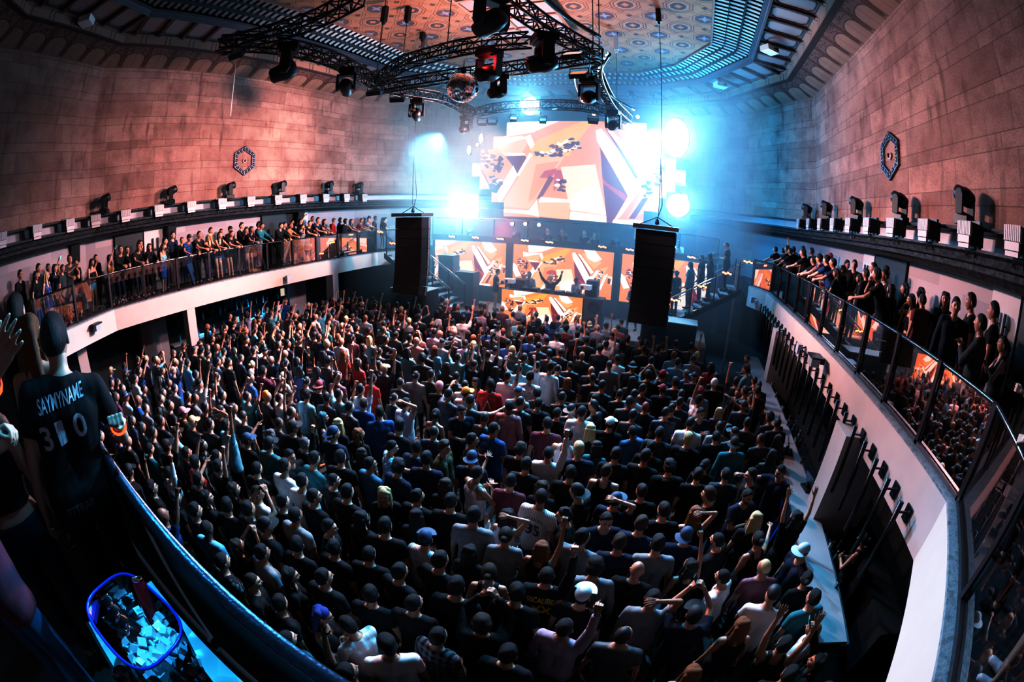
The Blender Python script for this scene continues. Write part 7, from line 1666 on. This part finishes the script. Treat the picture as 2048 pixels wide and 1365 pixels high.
# people along the near right chamfer, mostly beyond the frame
o, F = hero((3.62, 2.2, BF+.012), 25, 'f', DN, (('w', 2.98, 2.62, 4.50), (.3, 0, -1), (-.4, .8, 0), 'grip'), .05, 0, 8, key='f', top='v', tc='k', hair='L', hc='n', label='woman at the right frame edge holding up a cyan-lit phone', group='people along the near right rail', sk=0); phone(o, F, 'L', 'phone with cyan screen held up at the right frame edge'); wristband(o, F, 'L', YEL, 'yellow wristband below the cyan-lit phone at the right edge', -.03, .03)
o, F = hero((3.12, 1.62, BF+.012), 30, 'm', DN, (('w', 2.72, 2.12, 4.26), (.6, 0, -1), (-.6, 0, -.6), 'fist'), .10, 0, 4, key='g', top='j', tc='n', hair='s', hc='k', label='man in dark jacket gripping the near right rail at the frame edge', group='people along the near right rail', sk=0)
o, F = hero((2.78, .92, BF+.012), 30, 'f', DN, (('w', 2.28, 1.42, 4.10), (.6, 0, -1), (0, 0, -1), 'relax'), .10, 0, 4, key='h', top='t', tc='k', hair='L', hc='k', label='person with one bare hand over the near right rail, pale feet below', group='people along the near right rail', sk=0, bottom='S', bc='k', shoes='w')
o, F = hero((2.46, .25, BF+.012), 30, 'm', DN, (('w', 2.06, 1.02, 4.02), (.6, 0, -1), (0, 0, -1), 'relax'), .12, 0, 4, key='i', top='t', tc='k', hair='s', hc='k', label='man in red shoes and navy trousers at the lower right frame edge', group='people along the near right rail', sk=0, bc='n', shoes='r')
# printed shirts on the floor
def find(s):
    for l, q in PEOPLE.items():
        if '('+s.strip('()')+')' in l: return q
def back_print(key, items):
    q = find(key)
    if not q: print('MISSING', key); return
    o, F = q; sh = [c for c in o.children if c.name.split('.')[0] in ('shirt', 'long_sleeved_shirt', 'hooded_sweatshirt')][0]
    for txt, xc, w, z, h, mat, k in items: lettering(sh, F, txt, xc-w/2, xc+w/2, z, h, {'Y': YLL, 'K': BLL, 'W': WHL}[mat], **k)
for key, items in PRINTS: back_print(key, items)
q = find('red triangle shirt')
if q:
    o, F = q; sh = [c for c in o.children if c.name.startswith('shirt')][0]; tree = BVHTree.FromPolygons([v.co for v in sh.data.vertices], [p.vertices for p in sh.data.polygons]); m = MB()
    hitp = lambda x, z: V((x, ((tree.ray_cast(V((x, -1.5, z)), V((0, 1, 0)))[0] or V((0, -.13, 0))).y)-.012, z)); T3 = [(-.10, 1.10), (.11, 1.10), (.0, 1.36)]; path = []
    for i in range(3):
        for k in range(8): f = k/8; path.append(hitp(T3[i][0]*(1-f)+T3[(i+1) % 3][0]*f, T3[i][1]*(1-f)+T3[(i+1) % 3][1]*f))
    m.tube(path, .010, 4, True); m.build('triangle_print', simple('pale_print', (.6, .45, .42), .6), sh)
# cup held out on the dance floor
q = find('(man holding out a cup)')
if q:
    o, F = q; p = Matrix.LocRotScale(o.location, o.rotation_euler, o.scale) @ F['hands']['R'][0] @ V((0, .03, .09)); cup_at((p.x, p.y, p.z-.05), 'clear plastic cup held out by the man in the black jacket', None)

# ---------------------------------------------------------------- the far part of the crowd: one mass
def low_figure(sex, pk):
    F = figure(sex, POSE[pk], True); hv, hf, hm, ev, ef = HEADSL[sex]; HM = np.array(F['HM']); z = zones(F, 't'); p = zones(F, 'P')
    n = normals(F['v'], F['f']); v0 = F['v']+n*(.012*z)[:, None]; kind = np.where(z, 1, np.where(p, 2, 0))
    parts = [(v0, F['f'])]; K = [kind]
    parts.append((hv@HM[:3, :3].T+HM[:3, 3], hf)); hk = np.zeros(len(hv), int); hk[((np.abs(np.abs(hv[:, 0])-.03) < .014) & (np.abs(hv[:, 2]-.012) < .012) & (hv[:, 1] > .05))] = 4; K.append(hk)
    for M, hs, s in F['hands'].values():
        v, f = HANDL[hs]; M = np.array(M); v = v*np.array([s, 1, 1]); f = f if s > 0 else f[:, ::-1]; parts.append((v@M[:3, :3].T+M[:3, 3], f)); K.append(np.zeros(len(v), int))
    v, f = join(parts); f = [tuple(q) for q in f]; return v, f, np.concatenate(K), HM
LOW = {}
def low(sex, pk, h):
    k = (sex, pk, h)
    if k not in LOW:
        if (sex, pk) not in LOW: LOW[(sex, pk)] = low_figure(sex, pk)
        v, f, K, HM = LOW[(sex, pk)]
        if h != 'b': hv, hf = HAIRL[h]; hv = np.asarray(hv)@HM[:3, :3].T+HM[:3, 3]; v, f = join([(v, f), (hv, hf)]); K = np.concatenate([K, np.full(len(hv), 3)])
        LOW[k] = (v, [list(q) for q in f], K)
    return LOW[k]
taken = [(float(a[0]), float(a[1])) for a, _ in rows(FLOOR)]; mass = []
for ln in REST.strip().split('\n'):
    x, y, rz, sex, pk, top, tc, h, hc, sk = ln.split(','); mass.append((float(x), float(y), float(rz), sex, pk, tc, h if h in HAIRL and h != 'O' else 's', hc, int(sk))); taken.append((float(x), float(y)))
rg = random.Random(11)
def free(x, y):
    if y > 14.25 or y < .95: return False
    if x > 2.2 or (y > 10.5 and x > 1.1) or (y > 13. and -2.9 < x < 1.2 and x > -1.4) or (13.2 < y and x < -8.7 and x > -11.2): return False
    if x < -12.9 and not (6.6 < y < 11.0 and x > -14.4): return False
    if y > 13.3 and (x < -8.6): return False
    if x < -12.0-(y-.4)*.45 and y < 3.2: return False
    return True
def fits(x, y, d):
    return all((x-a)**2+(y-b)**2 > d*d for a, b in taken)
yy = 1.0
while yy < 14.3:
    xx = -14.4
    while xx < 2.3:
        x, y = xx+rg.uniform(-.13, .13), yy+rg.uniform(-.13, .13)
        if free(x, y) and fits(x, y, .43): 
            taken.append((x, y)); sex = 'f' if rg.random() < .3 else 'm'; up = .27 if y > 7 else .16
            pk = rg.choice('rlabBqpikkbq') if rg.random() < up else rg.choice('ddegf')
            mass.append((x, y, rg.uniform(-16, 16), sex, pk, rg.choice('kkkkkkknndgwcbm' if rg.random() < .93 else 'rptol'), rg.choice('LLLBP') if sex == 'f' else rg.choice('sssuuucqCRbN'), rg.choice('kkkknny') if rg.random() < .93 else 'r', rg.choice((0, 1, 1, 2))))
        xx += .50
    yy += .47
CV, CF, CC, off = [], [], [], 0
for x, y, rz, sex, pk, tc, h, hc, sk in mass:
    if pk not in POSE: pk = 'd'
    v, f, K = low(sex, pk, h); s = rg.uniform(.95, 1.05)*(.955 if sex == 'f' else 1); a = math.radians(rz); R2 = np.array([[math.cos(a), -math.sin(a), 0], [math.sin(a), math.cos(a), 0], [0, 0, 1]])
    pal = np.array([SKINC[sk], CLC[tc], (.012, .012, .016), HAIRC[hc] if hc in HAIRC else HAIRC['k'], (.012, .008, .007)]); CV.append(v@R2.T*s+np.array([x, y, 0])); CC.append(pal[K]); CF += [[i+off for i in q] for q in f]; off += len(v)
CV, CC = np.concatenate(CV), np.concatenate(CC); me = bpy.data.meshes.new('crowd'); me.from_pydata(CV.tolist(), [], CF); me.polygons.foreach_set('use_smooth', [True]*len(me.polygons))
at = me.color_attributes.new('Col', 'FLOAT_COLOR', 'POINT'); at.data.foreach_set('color', np.concatenate([CC, np.ones((len(CC), 1))], 1).ravel())
k = NT('crowd_mixed'); q = k.n('ShaderNodeVertexColor'); q.layer_name = 'Col'; k.bsdf(q.outputs[0], .6, 0)
o = link_mesh('crowd', me, k.m); tag(o, 'dense far crowd of people facing the stage, behind the nearer dancers', 'crowd', None, 'stuff')
print('CROWD', len(mass), len(CV), 'objects', len(bpy.data.objects))
# ---------------------------------------------------------------- light and haze
def lamp(kind, name, loc, col, power, aim=None, size=.2, spot=60, blend=.6, **k):
    l = bpy.data.lights.new(name, kind); l.color = col; l.energy = power
    if kind == 'SPOT': l.spot_size = math.radians(spot); l.spot_blend = blend; l.shadow_soft_size = size
    elif kind == 'AREA': l.size = size
    else: l.shadow_soft_size = size
    o = bpy.data.objects.new(name, l); COL.objects.link(o); o.location = loc
    if aim is not None: o.rotation_euler = (V(aim)-V(loc)).to_track_quat('-Z', 'Y').to_euler()
    for a, b in k.items(): setattr(l, a, b)
    return o
CY, PK = (.10, .62, 1.), (1., .66, .62)
CYD = (.01, .40, .85)
# strobes in the haze
lamp('POINT', 'strobe_lower_left', (-9.86, 17.6, 5.32), (.22, .70, 1.), 1500, size=.25)
lamp('POINT', 'strobe_rig', (-5.45, 13.9, 9.0), CY, 700, size=.15)
lamp('POINT', 'strobe_upper_right', (-.56, 17.8, 8.75), CYD, 1700, size=.3)
lamp('POINT', 'strobe_lower_right', (-.38, 17.8, 5.9), CYD, 1000, size=.25)
lamp('POINT', 'red_par', (-4.05, 8.0, 8.45), (1., .05, .05), 25, size=.08)
lamp('POINT', 'stage_red_haze', (-7.6, 17.3, 4.4), (1., .12, .12), 120, size=.1)
# cool back light over the crowd
for x, y, ax, ay, p in ((-1.0, 14.0, -3, 5, 6500), (-8.8, 14.0, -8, 6, 4200), (-1.6, 9.2, -1.2, 3.2, 4200), (-7.6, 9.2, -7.5, 3.0, 3400)):
    lamp('SPOT', 'cool_back_spot', (x, y, 8.0), (.10, .62, 1.), p, (ax, ay, 1.5), .10, 75, .7)
# warm white front light: added fill spots, standing in for the screens' glow
lamp('SPOT', 'warm_front_fill', (-5.0, 12.4, 8.0), PK, 6500, (-5.5, 6.0, 1.2), .15, 95, .8)
lamp('SPOT', 'warm_front_fill', (-6.0, 12.3, 7.6), PK, 6500, (-11, 5, 1.5), .15, 70, .8)
lamp('SPOT', 'warm_down_fill', (-5.0, 10.0, 8.0), (1., .60, .58), 1800, (-5.0, 12.6, 1.5), .12, 75, .8)  # added fill to lift the crowd close to the stage
lamp('SPOT', 'warm_near_spot', (-6.0, 8.5, 8.0), (1., .58, .48), 1900, (-3.5, 3.0, 1.5), .12, 85, .8)
# stone walls
lamp('SPOT', 'wall_wash_far', (-5.0, 12.3, 7.3), PK, 6500, (-15, 12.2, 7.6), .2, 95, 1.)
lamp('SPOT', 'wall_wash_far_near', (-6.0, 8.0, 7.3), PK, 2600, (-15, 5.0, 6.0), .2, 75, 1.)
lamp('SPOT', 'wall_hot_far', (-6.5, 12.3, 7.2), (1., .72, .68), 2600, (-15, 11.5, 8.0), .1, 36, 1.)
lamp('SPOT', 'wall_wash_bar', (-4.6, 11.0, 7.0), PK, 4300, (5., 10.6, 7.2), .2, 95, 1.)
# ceiling
lamp('SPOT', 'ceiling_wash', (-5.6, 11.5, 7.4), (1., .58, .48), 1900, (-5.6, 11.6, 12), .3, 140, .9)
lamp('SPOT', 'ceiling_cool', (-.5, 14.0, 7.2), (.2, .7, 1.), 1300, (2.2, 12.2, 11.8), .3, 70, .9)
lamp('SPOT', 'ceiling_cool_far', (-9.0, 13.0, 7.0), (.35, .7, 1.), 500, (-12, 9, 11.8), .3, 80, .9)
# balconies
lamp('SPOT', 'balcony_far', (-5.0, 12.0, 7.0), (1., .62, .58), 2000, (-13.6, 8.0, 3.6), .15, 70, .8)
lamp('SPOT', 'balcony_bar', (-4.0, 12.2, 7.0), (1., .60, .56), 2300, (3.4, 7.0, 3.2), .15, 70, .8)
lamp('SPOT', 'near_cool', (-1.7, 1.5, 9.2), (.08, .58, 1.), 1700, (-1.05, -.08, 3.9), .06, 24, .8)  # added cyan fill on the near table, no fitting hangs there
lamp('SPOT', 'near_right_cool', (-2.0, 7.0, 8.4), (.08, .58, 1.), 1300, (3.3, 1.9, 3.2), .06, 26, .8)  # added to bring out people and floor behind the near glass
lamp('SPOT', 'fascia_warm', (-6.0, 11.5, 6.5), (1., .62, .58), 2600, (2.9, 2.2, 2.7), .1, 34, .9)
lamp('SPOT', 'near_left_cool', (-3.4, 3.4, 8.9), (.08, .58, 1.), 420, (-1.6, -.6, 4.0), .06, 22, .8)  # second added cyan fill, for the jeans beside the table
lamp('POINT', 'far_bar_blue', (-14.9, 9.8, 1.5), (.05, .5, 1.), 25, size=.1)
w = bpy.data.worlds.new('dark_hall'); SC.world = w; w.use_nodes = True; w.node_tree.nodes['Background'].inputs[0].default_value = (.01, .012, .016, 1); w.node_tree.nodes['Background'].inputs[1].default_value = .05
# haze over the stage
k = NT('stage_haze'); vs = k.n('ShaderNodeVolumeScatter'); vs.inputs['Color'].default_value = (.9, .95, 1, 1); vs.inputs['Density'].default_value = HAZE; vs.inputs['Anisotropy'].default_value = .2; k.l(vs.outputs[0], k.out.inputs['Volume'])
hz = MB(); hz.prism([(-12.5, 12.6), (2.6, 12.6), (2.4, 20.4), (-1.2, 22.8), (-8.9, 22.8), (-12.3, 20.4)], .9, 11.1); o = hz.build('haze', k.m); tag(o, 'thin stage haze hanging round the big screen', 'haze', None, 'stuff')
vw = SC.view_settings; vw.view_transform = 'Standard'; vw.look = 'None'; vw.exposure = .25; vw.gamma = 1.
vw.use_curve_mapping = True; cm = vw.curve_mapping
for i, pts in ((3, ((0, 0), (.10, .045), (.28, .22), (.60, .68), (1, 1))), (0, ((0, 0), (.25, .235), (.6, .63), (1, 1))), (2, ((0, .0), (.2, .215), (.7, .70), (1, 1)))):
    c = cm.curves[i]
    while len(c.points) > 2: c.points.remove(c.points[1])
    c.points[0].location = pts[0]; c.points[1].location = pts[-1]
    for p in pts[1:-1]: c.points.new(*p)
cm.update()
cy = SC.cycles; cy.use_denoising = True; cy.max_bounces = 5; cy.diffuse_bounces = 2; cy.glossy_bounces = 3; cy.transmission_bounces = 4; cy.transparent_max_bounces = 10; cy.volume_bounces = 0
cy.sample_clamp_indirect = 4.; cy.sample_clamp_direct = 0.; cy.use_light_tree = True; cy.caustics_reflective = False; cy.caustics_refractive = False
